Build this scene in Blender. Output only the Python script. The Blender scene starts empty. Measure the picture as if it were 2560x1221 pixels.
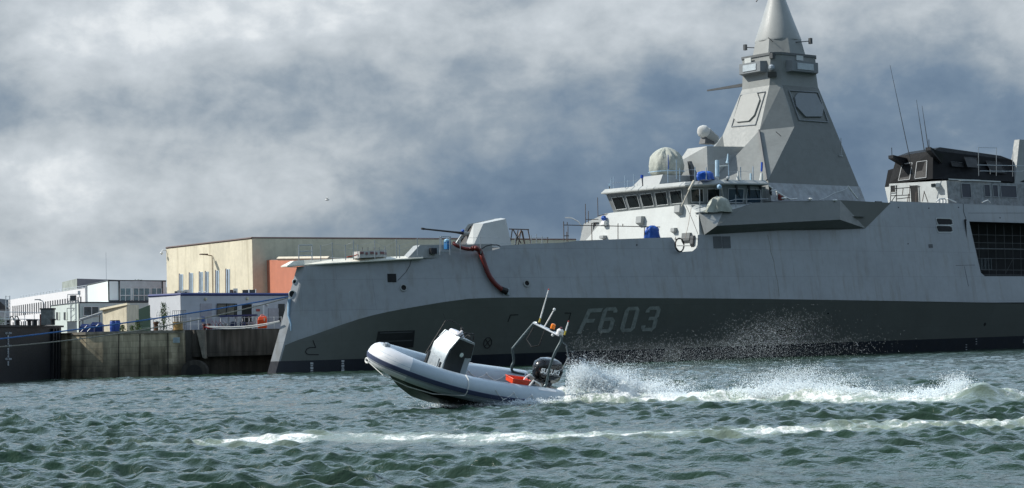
import bpy, math, random
import numpy as np
from mathutils import Vector, Matrix
SC = bpy.context.scene
COL = SC.collection
rad = math.radians
random.seed(7)
RNG = np.random.RandomState(11)

# ------------------------------------------------------------------ camera
F = 4978.0; CX, CY = 1280.0, 610.5          # focal length in photo pixels (70 mm lens), photo centre
SL = -0.026; H0 = 875.0; EYE = 2.0
rho = math.atan(-SL)
pitch = math.atan((H0 + SL*(CX-668) - CY)*math.cos(rho)/F)
f0 = np.array([0, math.cos(pitch), math.sin(pitch)])
u0 = np.array([0, -math.sin(pitch), math.cos(pitch)])
r0 = np.array([1.0, 0, 0])
CR = r0*math.cos(rho) - u0*math.sin(rho)
CU = r0*math.sin(rho) + u0*math.cos(rho)
CP = np.array([0, 0, EYE])
cam_d = bpy.data.cameras.new('camera'); cam = bpy.data.objects.new('camera', cam_d); COL.objects.link(cam)
cam_d.sensor_width = 36.0; cam_d.lens = 36.0*F/2560.0
cam_d.clip_start = 0.5; cam_d.clip_end = 20000
cam.matrix_world = Matrix([[CR[0], CU[0], -f0[0], CP[0]], [CR[1], CU[1], -f0[1], CP[1]], [CR[2], CU[2], -f0[2], CP[2]], [0, 0, 0, 1]])
SC.camera = cam

# ------------------------------------------------------------------ light, exposure
SUN_EL, SUN_V = rad(42), Vector((-1.0, 0.04, 0))
SUN_V.normalize()
sun_dir = Vector((SUN_V.x*math.cos(SUN_EL), SUN_V.y*math.cos(SUN_EL), math.sin(SUN_EL)))
sd = bpy.data.lights.new('sun', 'SUN'); sd.energy = 4.6; sd.angle = rad(0.53); sd.color = (1.0, 0.96, 0.88)
so = bpy.data.objects.new('sun', sd); COL.objects.link(so)
so.rotation_euler = sun_dir.to_track_quat('Z', 'Y').to_euler(); so.location = (-60, 0, 80)
SC.view_settings.view_transform = 'Standard'; SC.view_settings.look = 'None'
SC.view_settings.exposure = 0.0; SC.view_settings.gamma = 1.0
SC.render.engine = 'CYCLES'
SC.cycles.max_bounces = 8; SC.cycles.diffuse_bounces = 5; SC.cycles.glossy_bounces = 3
SC.cycles.transparent_max_bounces = 8; SC.cycles.sample_clamp_indirect = 4; SC.cycles.sample_clamp_direct = 12
SC.cycles.use_denoising = True

W = bpy.data.worlds.new('World'); SC.world = W; W.use_nodes = True
def build_world():
    nt = W.node_tree; N = nt.nodes; L = nt.links; N.clear()
    out = N.new('ShaderNodeOutputWorld')
    sky = N.new('ShaderNodeTexSky'); sky.sky_type = 'NISHITA'; sky.sun_disc = False
    sky.sun_elevation = SUN_EL; sky.sun_rotation = math.atan2(SUN_V.x, SUN_V.y); sky.air_density = 1.2; sky.dust_density = 1.5
    b1 = N.new('ShaderNodeBackground'); b1.inputs[1].default_value = 0.06; L.new(sky.outputs[0], b1.inputs[0])
    tc = N.new('ShaderNodeTexCoord'); sep = N.new('ShaderNodeSeparateXYZ'); L.new(tc.outputs['Generated'], sep.inputs[0])
    def M(op, a, b=None, c=None, cl=False):
        n = N.new('ShaderNodeMath'); n.operation = op; n.use_clamp = cl
        for i, v in enumerate((a, b, c)):
            if v is None: continue
            if isinstance(v, (int, float)): n.inputs[i].default_value = v
            else: L.new(v, n.inputs[i])
        return n.outputs[0]
    X, Y, Z = sep.outputs
    az = M('ARCTAN2', X, Y); el = M('ARCSINE', Z)
    elp = M('MAXIMUM', el, -0.02)
    # cloud layer coordinates: azimuth and a stretched elevation, denser layers near the horizon
    cv = N.new('ShaderNodeCombineXYZ'); L.new(M('MULTIPLY', az, 6.8), cv.inputs[0]); L.new(M('MULTIPLY', elp, 9.5), cv.inputs[1]); cv.inputs[2].default_value = 3.7
    def noise(scale, det, rough, vec, dist=0.0, off=None):
        if off:
            a = N.new('ShaderNodeVectorMath'); a.operation = 'ADD'; L.new(vec, a.inputs[0]); a.inputs[1].default_value = off; vec = a.outputs[0]
        n = N.new('ShaderNodeTexNoise'); n.inputs['Scale'].default_value = scale; n.inputs['Detail'].default_value = det
        n.inputs['Roughness'].default_value = rough; n.inputs['Distortion'].default_value = dist; L.new(vec, n.inputs['Vector']); return n.outputs[0]
    n1 = noise(1.5, 5, 0.48, cv.outputs[0], 0.1)
    n2 = noise(4.4, 7, 0.56, cv.outputs[0], 0.12, (5.1, 2.2, 8))
    n3 = noise(0.9, 3, 0.5, cv.outputs[0], 0.0, (1.3, 7.7, 2))
    base = M('ADD', M('MULTIPLY', M('SUBTRACT', n1, 0.5), 0.80), M('MULTIPLY', M('SUBTRACT', n2, 0.5), 1.0))
    base = M('MULTIPLY', base, M('ADD', 0.25, M('MULTIPLY', el, 11.0), None, True))
    # large bright and dark cloud masses: (azimuth, elevation, half width, half height, amount)
    masses = [(-0.205, .158, .07, .026, .36), (-0.136, .165, .05, .020, .28), (-0.076, .174, .05, .016, .32), (0.074, .166, .05, .016, .36), (0.005, .150, .05, .016, .18), (0.20, .160, .08, .022, .34),
              (-0.235, .090, .055, .022, .40), (-0.165, .072, .05, .016, .28), (-0.11, .135, .04, .012, -.10), (-0.165, .118, .05, .010, -.04), (-0.080, .125, .055, .020, .16), (0.044, .115, .06, .012, -.12),
              (-0.006, .082, .07, .018, -.20), (-0.10, .100, .05, .016, .08), (0.19, .095, .10, .028, -.46), (0.06, .065, .08, .022, -.34), (0.15, .140, .04, .012, -.08), (-0.03, .055, .08, .012, -.20),
              (-0.19, .035, .09, .016, .32), (-0.245, .130, .02, .014, -.12)]
    tot = base
    for a, e, sa, se, amt in masses:
        da = M('MULTIPLY', M('SUBTRACT', az, a), 1/sa); de = M('MULTIPLY', M('SUBTRACT', el, e), 1/se)
        r2 = M('ADD', M('MULTIPLY', da, da), M('MULTIPLY', de, de))
        tot = M('ADD', tot, M('MULTIPLY', M('EXPONENT', M('MULTIPLY', r2, -0.7)), amt))
    v = M('ADD', M('MULTIPLY', tot, 0.85), 0.465, None, True)
    cr = N.new('ShaderNodeValToRGB'); L.new(v, cr.inputs[0])
    st = [(0.0, (0.105, 0.162, 0.245)), (0.22, (0.148, 0.210, 0.292)), (0.45, (0.258, 0.312, 0.370)), (0.65, (0.41, 0.455, 0.495)), (0.85, (0.53, 0.575, 0.615)), (1.0, (0.70, 0.735, 0.76))]
    el_ = cr.color_ramp.elements
    el_[0].position, el_[0].color = st[0][0], st[0][1]+(1,)
    el_[1].position, el_[1].color = st[-1][0], st[-1][1]+(1,)
    for p, c in st[1:-1]:
        e_ = el_.new(p); e_.color = c+(1,)
    # the air near the horizon is a smooth pale blue
    hz = M('MULTIPLY', M('SUBTRACT', 1.0, M('DIVIDE', M('ABSOLUTE', el), 0.055), None, True), 0.75)
    mx = N.new('ShaderNodeMix'); mx.data_type = 'RGBA'; L.new(hz, mx.inputs[0]); L.new(cr.outputs[0], mx.inputs[6])
    hc = N.new('ShaderNodeValToRGB'); L.new(M('ADD', M('MULTIPLY', az, 1.8), 0.5, None, True), hc.inputs[0])
    hc.color_ramp.elements[0].color = (0.60, 0.72, 0.83, 1); hc.color_ramp.elements[1].color = (0.22, 0.35, 0.51, 1)
    L.new(hc.outputs[0], mx.inputs[7])
    b2 = N.new('ShaderNodeBackground')
    bm_ = N.new('ShaderNodeMix'); bm_.data_type = 'RGBA'; L.new(M('MULTIPLY', M('MULTIPLY', M('SUBTRACT', Z, 0.19, None, True), 5.0, None, True), 0.55), bm_.inputs[0])
    L.new(mx.outputs[2], bm_.inputs[6]); bm_.inputs[7].default_value = (0.36, 0.52, 0.70, 1); L.new(bm_.outputs[2], b2.inputs[0])
    # brightness of the unseen sky is reweighted to steer the ambient light
    fwd = M('ADD', M('MULTIPLY', Y, 0.9), 0.45, None, True); hi = M('SUBTRACT', 1.0, M('MULTIPLY', M('SUBTRACT', Z, 0.45, None, True), 0.7))
    up_ = M('ADD', 0.52, M('MULTIPLY', M('DIVIDE', Z, 0.6, None, True), 1.0))      # unseen low sky behind dimmed to deepen shade on near sides
    mid_ = M('MULTIPLY', M('MULTIPLY', fwd, 2.1), M('MULTIPLY', M('SUBTRACT', Z, 0.19, None, True), 6.0, None, True))   # unseen sky above the view brightened for the water reflections
    L.new(M('MULTIPLY', M('ADD', mid_, M('ADD', M('MULTIPLY', fwd, M('SUBTRACT', 1.2, up_)), up_)), hi), b2.inputs[1])
    ms = N.new('ShaderNodeMixShader')
    # open sky between the clouds overhead
    cov = M('SUBTRACT', 0.93, M('MULTIPLY', M('MULTIPLY', M('SUBTRACT', n3, 0.45, None, True), M('SUBTRACT', el, 0.16, None, True)), 9.0, None, True), None, True)
    L.new(cov, ms.inputs[0]); L.new(b1.outputs[0], ms.inputs[1]); L.new(b2.outputs[0], ms.inputs[2]); L.new(ms.outputs[0], out.inputs[0])
build_world()

# ------------------------------------------------------------------ geometry of the view
def ray(u, v): return f0*F + CR*(u-CX) - CU*(v-CY)
def onz(u, v, z=0.0):
    d = ray(u, v); return CP + d*((z-EYE)/d[2])
def ony(u, v, y):
    d = ray(u, v); return CP + d*(y/d[1])
def hit(u, v, p, n):
    d = ray(u, v); return CP + d*(((np.array(p)-CP)@np.array(n))/(d@np.array(n)))
# ship frame: s metres aft of the stem at the waterline, w metres to port, z up
SO = onz(668, 935); SQ = onz(2560, 872)
_dd = SQ-SO; PSI = math.atan2(_dd[1], _dd[0]) + math.asin(8.7/math.hypot(_dd[0], _dd[1]))
SA = np.array([math.cos(PSI), math.sin(PSI), 0]); SN = np.array([math.sin(PSI), -math.cos(PSI), 0]); ZZ = np.array([0, 0, 1.0])
def S(s, w, z): return SO + SA*s + SN*w + ZZ*z
def sp(u, v, w):
    d = ray(u, v); p = CP + d*((w-(CP-SO)@SN)/(d@SN)) - SO
    return p@SA, p[2]
def P(u, v, w):
    s, z = sp(u, v, w); return S(s, w, z)
def ss(u, v, s):
    d = ray(u, v); p = CP + d*((s-(CP-SO)@SA)/(d@SA)) - SO
    return p@SN, p[2]
def shit(u, v, p0, n):                     # hit a plane given in ship coordinates, answer in ship coordinates
    Nn = SA*n[0]+SN*n[1]+ZZ*n[2]; q = hit(u, v, S(*p0), Nn) - SO
    return q@SA, q@SN, q[2]

# ------------------------------------------------------------------ mesh helpers
def thing(name, label, cat, loc=(0, 0, 0), rotz=0.0, group=None, kind=None):
    o = bpy.data.objects.new(name, None); COL.objects.link(o)
    o.location = Vector(loc); o.rotation_euler = (0, 0, rotz); o['label'] = label; o['category'] = cat
    if group: o['group'] = group
    if kind: o['kind'] = kind
    return o
ROOTM = {}
def wm(o):
    if o is None: return Matrix.Identity(4)
    if o.name in ROOTM: return ROOTM[o.name]
    m = Matrix.LocRotScale(o.location, o.rotation_euler, o.scale)
    if o.parent: m = wm(o.parent) @ m
    return m
class MB:
    def __init__(s): s.v = []; s.f = []
    def quad(s, *p):
        b = len(s.v); s.v += [tuple(map(float, q)) for q in p]; s.f.append(tuple(range(b, b+len(p)))); return s
    def mesh(s, vs, fs):
        b = len(s.v); s.v += [tuple(map(float, q)) for q in vs]; s.f += [tuple(b+i for i in f) for f in fs]; return s
    def hexa(s, lo, hi):                    # two quads (matching order) joined into a closed block
        return s.loft([lo, hi])
    def loft(s, rings, cap=True, closed=True):
        b = len(s.v); n = len(rings[0])
        for r in rings: s.v += [tuple(map(float, q)) for q in r]
        for i in range(len(rings)-1):
            for j in range(n if closed else n-1):
                k = (j+1) % n
                s.f.append((b+i*n+j, b+i*n+k, b+(i+1)*n+k, b+(i+1)*n+j))
        if cap and closed:
            s.f.append(tuple(b+j for j in range(n))[::-1]); s.f.append(tuple(b+(len(rings)-1)*n+j for j in range(n)))
        return s
    def box(s, c, sx, sy, sz, rz=0.0, ax=None):  # c = centre of base
        X, Y, Z = ax if ax else (np.array([math.cos(rz), math.sin(rz), 0]), np.array([-math.sin(rz), math.cos(rz), 0]), ZZ)
        c = np.array(c, float)
        lo = [c+X*a*sx/2+Y*b*sy/2 for a, b in ((-1, -1), (1, -1), (1, 1), (-1, 1))]
        return s.loft([lo, [p+Z*sz for p in lo]])
    def prism(s, poly, ext):
        ext = np.array(ext, float); return s.loft([[np.array(p, float) for p in poly], [np.array(p, float)+ext for p in poly]])
    def tube(s, pts, r, n=8, cap=True):
        pts = [np.array(p, float) for p in pts]; rs = r if isinstance(r, (list, tuple)) else [r]*len(pts)
        rings = []; prev = None
        for i, p in enumerate(pts):
            t = pts[min(i+1, len(pts)-1)] - pts[max(i-1, 0)]; t = t/(np.linalg.norm(t)+1e-9)
            if prev is None:
                a = np.array([0, 0, 1.0]) if abs(t[2]) < .9 else np.array([1.0, 0, 0])
                x = np.cross(t, a)
            else: x = prev - t*(prev@t)
            x = x/np.linalg.norm(x); prev = x; y = np.cross(t, x)
            rings.append([p+(x*math.cos(2*math.pi*k/n)+y*math.sin(2*math.pi*k/n))*rs[i] for k in range(n)])
        return s.loft(rings, cap)
    def ball(s, c, r, n=10, sc=(1, 1, 1), ax=None):
        c = np.array(c, float); X, Y, Z = ax if ax else (np.array([1., 0, 0]), np.array([0, 1., 0]), ZZ); rings = []
        for i in range(n//2+1):
            t = math.pi*i/(n//2); rr = max(math.sin(t), 1e-3)*r
            rings.append([c+X*rr*math.cos(2*math.pi*k/n)*sc[0]+Y*rr*math.sin(2*math.pi*k/n)*sc[1]-Z*r*math.cos(t)*sc[2] for k in range(n)])
        return s.loft(rings)
    def build(s, name, mat, parent=None, local=False, smooth=None, label=None, cat=None, group=None, kind=None, bevel=None, sharp=35):
        m = bpy.data.meshes.new(name)
        vs = s.v
        if parent is not None and not local:
            inv = wm(parent).inverted(); A_ = np.array(inv); V_ = np.c_[np.array(vs, float), np.ones(len(vs))]@A_.T; vs = [tuple(q) for q in V_[:, :3]]
        m.from_pydata(vs, [], s.f); m.update()
        import bmesh
        bm = bmesh.new(); bm.from_mesh(m); bmesh.ops.remove_doubles(bm, verts=bm.verts, dist=1e-4); bmesh.ops.recalc_face_normals(bm, faces=bm.faces); bm.to_mesh(m); bm.free()
        if smooth:
            m.shade_smooth(); m.set_sharp_from_angle(angle=rad(sharp))
        o = bpy.data.objects.new(name, m); COL.objects.link(o)
        if isinstance(mat, (list, tuple)):
            for q in mat: m.materials.append(q)
        else: m.materials.append(mat)
        if parent is not None: o.parent = parent
        if label: o['label'] = label
        if cat: o['category'] = cat
        if group: o['group'] = group
        if kind: o['kind'] = kind
        if bevel:
            b = o.modifiers.new('bevel', 'BEVEL'); b.width = bevel; b.segments = 2; b.limit_method = 'ANGLE'; b.angle_limit = rad(40)
        return o
def catenary(a, b, sag, n=16):
    a = np.array(a, float); b = np.array(b, float)
    return [a+(b-a)*t - ZZ*sag*4*t*(1-t) for t in np.linspace(0, 1, n)]

# ------------------------------------------------------------------ materials
MATS = {}
def lin(c):
    return tuple((x/255/12.92 if x/255 <= .04045 else ((x/255+.055)/1.055)**2.4) for x in c)
def mat(name, col, rough=0.6, metal=0.0, var=0.12, vs=1.5, streak=0.0, streak_col=(0.16, 0.11, 0.07), bump=0.0, bs=8.0, spec=0.5, coat=0.0, seams=None, emit=None, trans=0.0, alpha=None):
    if name in MATS: return MATS[name]
    m = bpy.data.materials.new(name); m.use_nodes = True; nt = m.node_tree; N = nt.nodes; L = nt.links
    b = N['Principled BSDF']; b.inputs['Roughness'].default_value = rough; b.inputs['Metallic'].default_value = metal
    b.inputs['Specular IOR Level'].default_value = spec; b.inputs['Coat Weight'].default_value = coat
    if trans: b.inputs['Transmission Weight'].default_value = trans
    if alpha is not None: b.inputs['Alpha'].default_value = alpha
    tc = N.new('ShaderNodeTexCoord'); vec = tc.outputs['Object']
    def noise(scale, det=5, vscale=None, rough_=.55):
        v = vec
        if vscale:
            mp = N.new('ShaderNodeMapping'); mp.inputs['Scale'].default_value = vscale; L.new(v, mp.inputs[0]); v = mp.outputs[0]
        n = N.new('ShaderNodeTexNoise'); n.inputs['Scale'].default_value = scale; n.inputs['Detail'].default_value = det; n.inputs['Roughness'].default_value = rough_; L.new(v, n.inputs['Vector']); return n.outputs[0]
    def rng(s_, a, b_, c, d):
        r = N.new('ShaderNodeMapRange'); r.inputs[1].default_value = a; r.inputs[2].default_value = b_; r.inputs[3].default_value = c; r.inputs[4].default_value = d; L.new(s_, r.inputs[0]); return r.outputs[0]
    def mul(cs, f):
        x = N.new('ShaderNodeMix'); x.data_type = 'RGBA'; x.blend_type = 'MULTIPLY'; x.inputs[0].default_value = 1.0
        if isinstance(cs, tuple): x.inputs[6].default_value = cs+(1,)
        else: L.new(cs, x.inputs[6])
        L.new(f, x.inputs[7]); return x.outputs[2]
    def mixc(f, a, c2):
        x = N.new('ShaderNodeMix'); x.data_type = 'RGBA'; L.new(f, x.inputs[0]); L.new(a, x.inputs[6]); x.inputs[7].default_value = c2+(1,); return x.outputs[2]
    n1 = noise(vs); n2 = noise(vs*6.3, 4)
    c = mul(tuple(col), rng(n1, .3, .7, 1-var, 1+var))
    c = mul(c, rng(n2, .3, .7, 1-var*.6, 1+var*.6))
    if streak:
        sn = noise(1.0, 6, (1.6, 1.6, 0.10), .6); sm = rng(sn, .52, .74, 0, streak); c = mixc(sm, c, tuple(streak_col))
    hsrc = None
    if seams:
        w_, h_, dark, off = seams
        mp = N.new('ShaderNodeMapping'); L.new(vec, mp.inputs[0]); mp.inputs['Rotation'].default_value = (rad(-90), 0, 0) if off == 'x' else (rad(90), 0, rad(90))
        if off == 'y': mp.vector_type = 'TEXTURE'
        br = N.new('ShaderNodeTexBrick'); br.inputs['Color1'].default_value = (1, 1, 1, 1); br.inputs['Color2'].default_value = (.955, .955, .955, 1); br.inputs['Mortar'].default_value = (dark, dark, dark, 1)
        br.inputs['Scale'].default_value = 1.0; br.inputs['Brick Width'].default_value = w_; br.inputs['Row Height'].default_value = h_; br.inputs['Mortar Size'].default_value = 0.02; br.inputs['Mortar Smooth'].default_value = 0.6
        L.new(mp.outputs[0], br.inputs[0]); c = mul(c, br.outputs[0])
    L.new(c, b.inputs['Base Color'])
    L.new(rng(n2, .3, .7, max(rough-.08, .02), min(rough+.1, 1)), b.inputs['Roughness'])
    if bump:
        bp = N.new('ShaderNodeBump'); bp.inputs['Strength'].default_value = bump; bp.inputs['Distance'].default_value = 0.05; L.new(noise(bs, 6), bp.inputs['Height']); L.new(bp.outputs[0], b.inputs['Normal'])
    if emit:
        b.inputs['Emission Color'].default_value = tuple(emit)+(1,); b.inputs['Emission Strength'].default_value = 1
    MATS[name] = m; return m
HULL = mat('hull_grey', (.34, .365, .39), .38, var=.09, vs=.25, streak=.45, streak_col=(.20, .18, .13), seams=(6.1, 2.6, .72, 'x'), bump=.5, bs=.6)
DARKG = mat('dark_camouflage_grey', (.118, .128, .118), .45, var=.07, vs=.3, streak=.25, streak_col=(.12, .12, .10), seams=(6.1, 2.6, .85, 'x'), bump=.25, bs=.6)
SUPER = mat('superstructure_grey', (.34, .36, .36), .5, var=.07, vs=.6, streak=.12, bump=.18, bs=1.2, seams=(3.1, 2.3, .90, 'x'))
PALE = mat('pale_primer_grey', (.62, .65, .64), .55, var=.05, vs=.8, streak=.12, streak_col=(.42, .36, .27), seams=(2.4, 2.2, .93, 'y'))
MASTG = mat('mast_grey', (.255, .27, .265), .55, var=.10, vs=.5, streak=.15, bump=.3, bs=.9, streak_col=(.2, .19, .17))
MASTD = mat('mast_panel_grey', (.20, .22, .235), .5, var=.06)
BOOT = mat('boot_topping_navy', (.012, .016, .026), .45, var=.2, vs=.8, streak=.2, streak_col=(.05, .05, .045))
BLACKP = mat('black_paint', (.014, .015, .018), .45, var=.25, vs=.8)
BLACK = mat('black_rubber', (.010, .010, .011), .6, var=.2)
DKGREY = mat('dark_grey_paint', (.07, .075, .08), .5)
DARKHOLE = mat('dark_interior', (.012, .013, .014), .8)
GLASS = mat('tinted_glass', (.012, .018, .020), .08, var=.3, vs=.7, spec=.3)
WHITE = mat('white_paint', (.78, .79, .78), .5, var=.05)
STEEL = mat('galvanised_steel', (.42, .45, .47), .4, metal=.6, var=.1)
RUSTY = mat('rusty_scaffold_tube', (.16, .12, .10), .6, metal=.3, var=.3, vs=3)
BLUET = mat('blue_tarpaulin', (.012, .09, .42), .45, var=.2, vs=3, bump=.5, bs=5)
TARP = mat('grey_green_canvas', (.42, .44, .39), .7, var=.15, vs=2.5, bump=.9, bs=2.6)
LTBLUE = mat('pale_blue_wrap', (.40, .60, .80), .5)
REDHOSE = mat('dark_red_hose', (.13, .013, .010), .4, var=.15, vs=4)
ORANGE = mat('orange_plastic', (.75, .08, .012), .4, var=.08)
# ================================================================== the frigate
ship = thing('frigate', 'long angular grey naval frigate with a tall pyramid mast, moored behind the rubber boat', 'warship', SO, PSI)
def sx(n): return (n[0], n[1], n[2])
# ---- hull form: half breadth as a function of s and z
STEM = 0.352
def gx(x):
    t = min(max(x-.42, 0)/48.0, 1.0); body = 1-(1-t)**2.1
    nose = 0.66*min(max(x, 0)/0.42, 1.0)
    return min(body*8.5+nose, 8.9)
KNPX = [(711, 864), (744, 850.7), (795.6, 833.5), (857.5, 811), (916, 792), (985, 776.7), (1053.6, 764.7), (1115, 754.5), (1175, 747), (1240, 744.5), (1322, 744), (1426, 745), (1600, 745.5), (1887, 747.5), (2100, 750.5), (2300, 754), (2440, 756.5), (2560, 760)]
def solve(u, v, fn):
    w = 3.0
    for _ in range(30):
        s, z = sp(u, v, w); w = .5*w+.5*fn(s, z)
    return s, w, z
KN = []
for u, v in KNPX:
    s, w, z = solve(u, v, lambda s, z: gx(s-STEM*z)); KN.append((s, z))
_ks = [k[0] for k in KN]; _kz = [k[1] for k in KN]
def zk(s):
    if s > _ks[-1]: return _kz[-1]
    if s < _ks[0]: return _kz[0] - (_ks[0]-s)*0.45
    return float(np.interp(s, _ks, _kz))
def hb(s, z):
    x = s-STEM*z; g = gx(x); k = zk(s); m = min(1, max(0, x)/11.0)
    if z >= k: return max(g - 0.14*(z-k)*m, 0.0)
    return max(g - 0.36*(k-z)*m, 0.02 if x > 0 else 0)
TOPPX = [(742, 668), (800, 662), (900, 655), (1000, 647), (1058, 640), (1120, 634), (1189, 630), (1248, 628), (1249.5, 615), (1324, 610), (1400, 607.5), (1446, 602), (1530, 599), (1611, 596), (1679, 593.7), (1686, 603), (1692, 620), (1698, 627), (1707, 630), (1731, 628.5), (1740, 621), (1743.5, 612)]
TOP = [(lambda r: (r[0], r[2]))(solve(u, v, hb)) for u, v in TOPPX]
_ts = [t[0] for t in TOP]; _tz = [t[1] for t in TOP]
def ztop(s): return float(np.interp(s, _ts, _tz))
SJ = _ts[-1]
def hull_grid(side):
    xs = [0, .1, .25, .42, .55, .75, 1.0, 1.25, 1.5, 2, 2.6, 3.3, 4.2, 5.2] + list(np.arange(6.5, SJ-.6, 1.3))
    cols = sorted(set([round(x, 3) for x in xs] + [round(t, 3) for t in _ts if t > 6]))
    mb = MB(); rows = []
    NL, NU = 9, 9
    for c in cols:
        col = []
        def sat(z): return c + STEM*z*max(0.0, 1-c/22.0)
        # knuckle height at this column
        k = 3.0
        for _ in range(12): k = zk(sat(k))
        k = max(k, 1.0)
        t = 9.0
        for _ in range(30): t = .5*t+.5*ztop(max(sat(t), _ts[0]))
        for i in range(NL+1):
            z = -1.5+(k+1.5)*i/NL; s = sat(z); col.append(S(s, side*hb(s, min(z, k)), z))
        for i in range(1, NU+1):
            z = k+(t-k)*i/NU; s = sat(z); col.append(S(s, side*hb(s, z), z))
        rows.append(col)
    mb.loft(rows, cap=False, closed=False)
    return mb, rows
hm, port_rows = hull_grid(1); hm2, stb_rows = hull_grid(-1)
# aft of the notch the side above the knuckle is one flat leaning plate
KZ = zk(60)
def sidew(z): return 8.9-0.14*(z-KZ)
PN = (0, 1, 0.14); PP = (60, 8.9, KZ)
def T(u, v): return shit(u, v, PP, PN)
def TS(u, v): return S(*T(u, v))
ZTOP2 = T(2400, 509.5)[2]
for sd_ in (1, -1):
    def q(s, z): return S(s, sd_*sidew(z), z)
    h = hm
    a = T(1743.5, 612); seam = [T(1744.5, 587.5), T(1950, 579), T(2163, 571.5), T(2227, 507.5)]
    hl_t, hl_b = T(2423, 554), T(2452, 682); hb_b = T(2462, 691)
    SE = 119.0
    low = [(s, zk(s)) for s in (SJ, 48, 54, 60, 68, 76, hl_b[0])]
    # left block up to the boat bay
    rows_ = []
    ups = [(SJ, a[2]), (seam[0][0], seam[0][2]), (54, 12.42), (60, 12.5), (seam[2][0], seam[2][2]), (seam[3][0], ZTOP2), (hl_t[0]-1.2, ZTOP2)]
    lo_s = [SJ, seam[0][0], 54, 60, seam[2][0], seam[3][0], hl_t[0]-1.2]
    for (s1, z1), s0 in zip(ups, lo_s): rows_.append([q(s0+(s1-s0)*t, zk(s0)+(z1-zk(s0))*t) for t in np.linspace(0, 1, 6)])
    h.loft(rows_, cap=False, closed=False)
    s_l = hl_t[0]-1.2
    h.quad(q(s_l, zk(s_l)), q(hl_b[0]+1.2, zk(hl_b[0])), q(hb_b[0], hb_b[2]), q(hl_b[0], hl_b[2]), q(hl_t[0], hl_t[2]), q(s_l, hl_t[2]))
    h.quad(q(s_l, hl_t[2]), q(hl_t[0], hl_t[2]), q(SE, hl_t[2]), q(SE, ZTOP2), q(s_l, ZTOP2))
    h.quad(q(hl_b[0]+1.2, zk(hl_b[0])), q(SE, zk(SE)), q(SE, hb_b[2]), q(hb_b[0], hb_b[2]))
    h.quad(q(103, hb_b[2]), q(SE, hb_b[2]), q(SE, hl_t[2]), q(103, hl_t[2]))
    # lower hull aft
    cs = [SJ, 46, 50, 56, 64, 72, 80, 88, 100, SE]
    h.loft([[S(s, sd_*hb(s, z), z) for z in np.linspace(-1.5, zk(s), 8)] for s in cs], cap=False, closed=False)
    # bay lining
    for (p, r) in (((hl_t[0], hl_t[2]), (hl_b[0], hl_b[2])), ((hl_b[0], hl_b[2]), (hb_b[0], hb_b[2])), ((hb_b[0], hb_b[2]), (103, hb_b[2])), ((103, hl_t[2]), (hl_t[0], hl_t[2]))):
        h.quad(q(*p), q(*r), S(r[0], sd_*(sidew(r[1])-.25), r[1]), S(p[0], sd_*(sidew(p[1])-.25), p[1]))
hm.quad(*[S(SE, w*hb(SE, z) if z < KZ else w*sidew(z), z) for w, z in ((1, -1.5), (1, KZ), (1, ZTOP2), (-1, ZTOP2), (-1, KZ), (-1, -1.5))])
hm.v += []
hm.mesh(hm2.v, hm2.f)
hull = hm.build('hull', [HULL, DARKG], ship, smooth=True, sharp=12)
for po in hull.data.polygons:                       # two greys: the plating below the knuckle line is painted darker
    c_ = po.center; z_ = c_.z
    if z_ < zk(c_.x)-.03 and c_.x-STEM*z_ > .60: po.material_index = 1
# boot topping: dark band 2 cm outside the plating
bt = MB()
for sd_ in (1, -1):
    cols = [0, .1, .25, .42, .7, 1.0, 1.3, 1.7, 2.5, 3.5, 5, 7, 9.5, 12, 15, 18, 22, 26, 30, 34, 38, 42, 44, 50, 56, 64, 72, 80, 88, 100, 119]
    def zb(s): return float(np.interp(s, [0, 4, 14, 28, 50, 80, 119], [1.02, 1.02, 1.05, 1.12, 1.2, 1.32, 1.5]))
    bt.loft([[S(c+STEM*z*max(0., 1-c/22.)-.025, sd_*(hb(c+STEM*z*max(0., 1-c/22.), z)+.025), z) for z in np.linspace(-1.4, zb(c), 6)] for c in cols], cap=False, closed=False)
bt.build('boot_topping', BOOT, ship, smooth=True)
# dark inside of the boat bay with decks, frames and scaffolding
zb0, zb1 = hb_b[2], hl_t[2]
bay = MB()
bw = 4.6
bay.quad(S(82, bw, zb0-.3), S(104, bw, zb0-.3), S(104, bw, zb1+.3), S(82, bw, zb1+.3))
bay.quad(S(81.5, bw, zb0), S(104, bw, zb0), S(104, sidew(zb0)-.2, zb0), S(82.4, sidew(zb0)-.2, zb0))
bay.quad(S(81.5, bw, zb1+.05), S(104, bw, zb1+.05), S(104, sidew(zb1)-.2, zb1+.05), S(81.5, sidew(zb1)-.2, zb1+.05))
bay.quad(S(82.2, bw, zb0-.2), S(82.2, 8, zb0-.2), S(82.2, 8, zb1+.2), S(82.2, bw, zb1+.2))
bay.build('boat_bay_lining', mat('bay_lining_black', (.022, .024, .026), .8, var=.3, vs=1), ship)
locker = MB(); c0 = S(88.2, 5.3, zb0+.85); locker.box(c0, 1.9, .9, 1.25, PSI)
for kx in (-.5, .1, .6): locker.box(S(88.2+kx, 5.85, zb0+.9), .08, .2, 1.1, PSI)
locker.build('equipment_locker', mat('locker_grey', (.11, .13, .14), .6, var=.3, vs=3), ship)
SCT = mat('bay_scaffold_tube', (.11, .115, .115), .5, var=.3, vs=2)
sc_root = thing('bay_scaffold', 'tube scaffold standing inside the dark boat bay of the frigate, at the right edge', 'scaffold', S(88, 7, zb0), PSI, group=None)
tb = MB()
for z in (zb1-1.35, zb1-2.2, zb1-2.9, zb0+2.0, zb0+.75, zb0+.2): tb.tube([S(83.4, 6.9, z), S(103, 6.9, z)], .028, 5)
tb.build('ledger_tube', SCT, sc_root)
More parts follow.
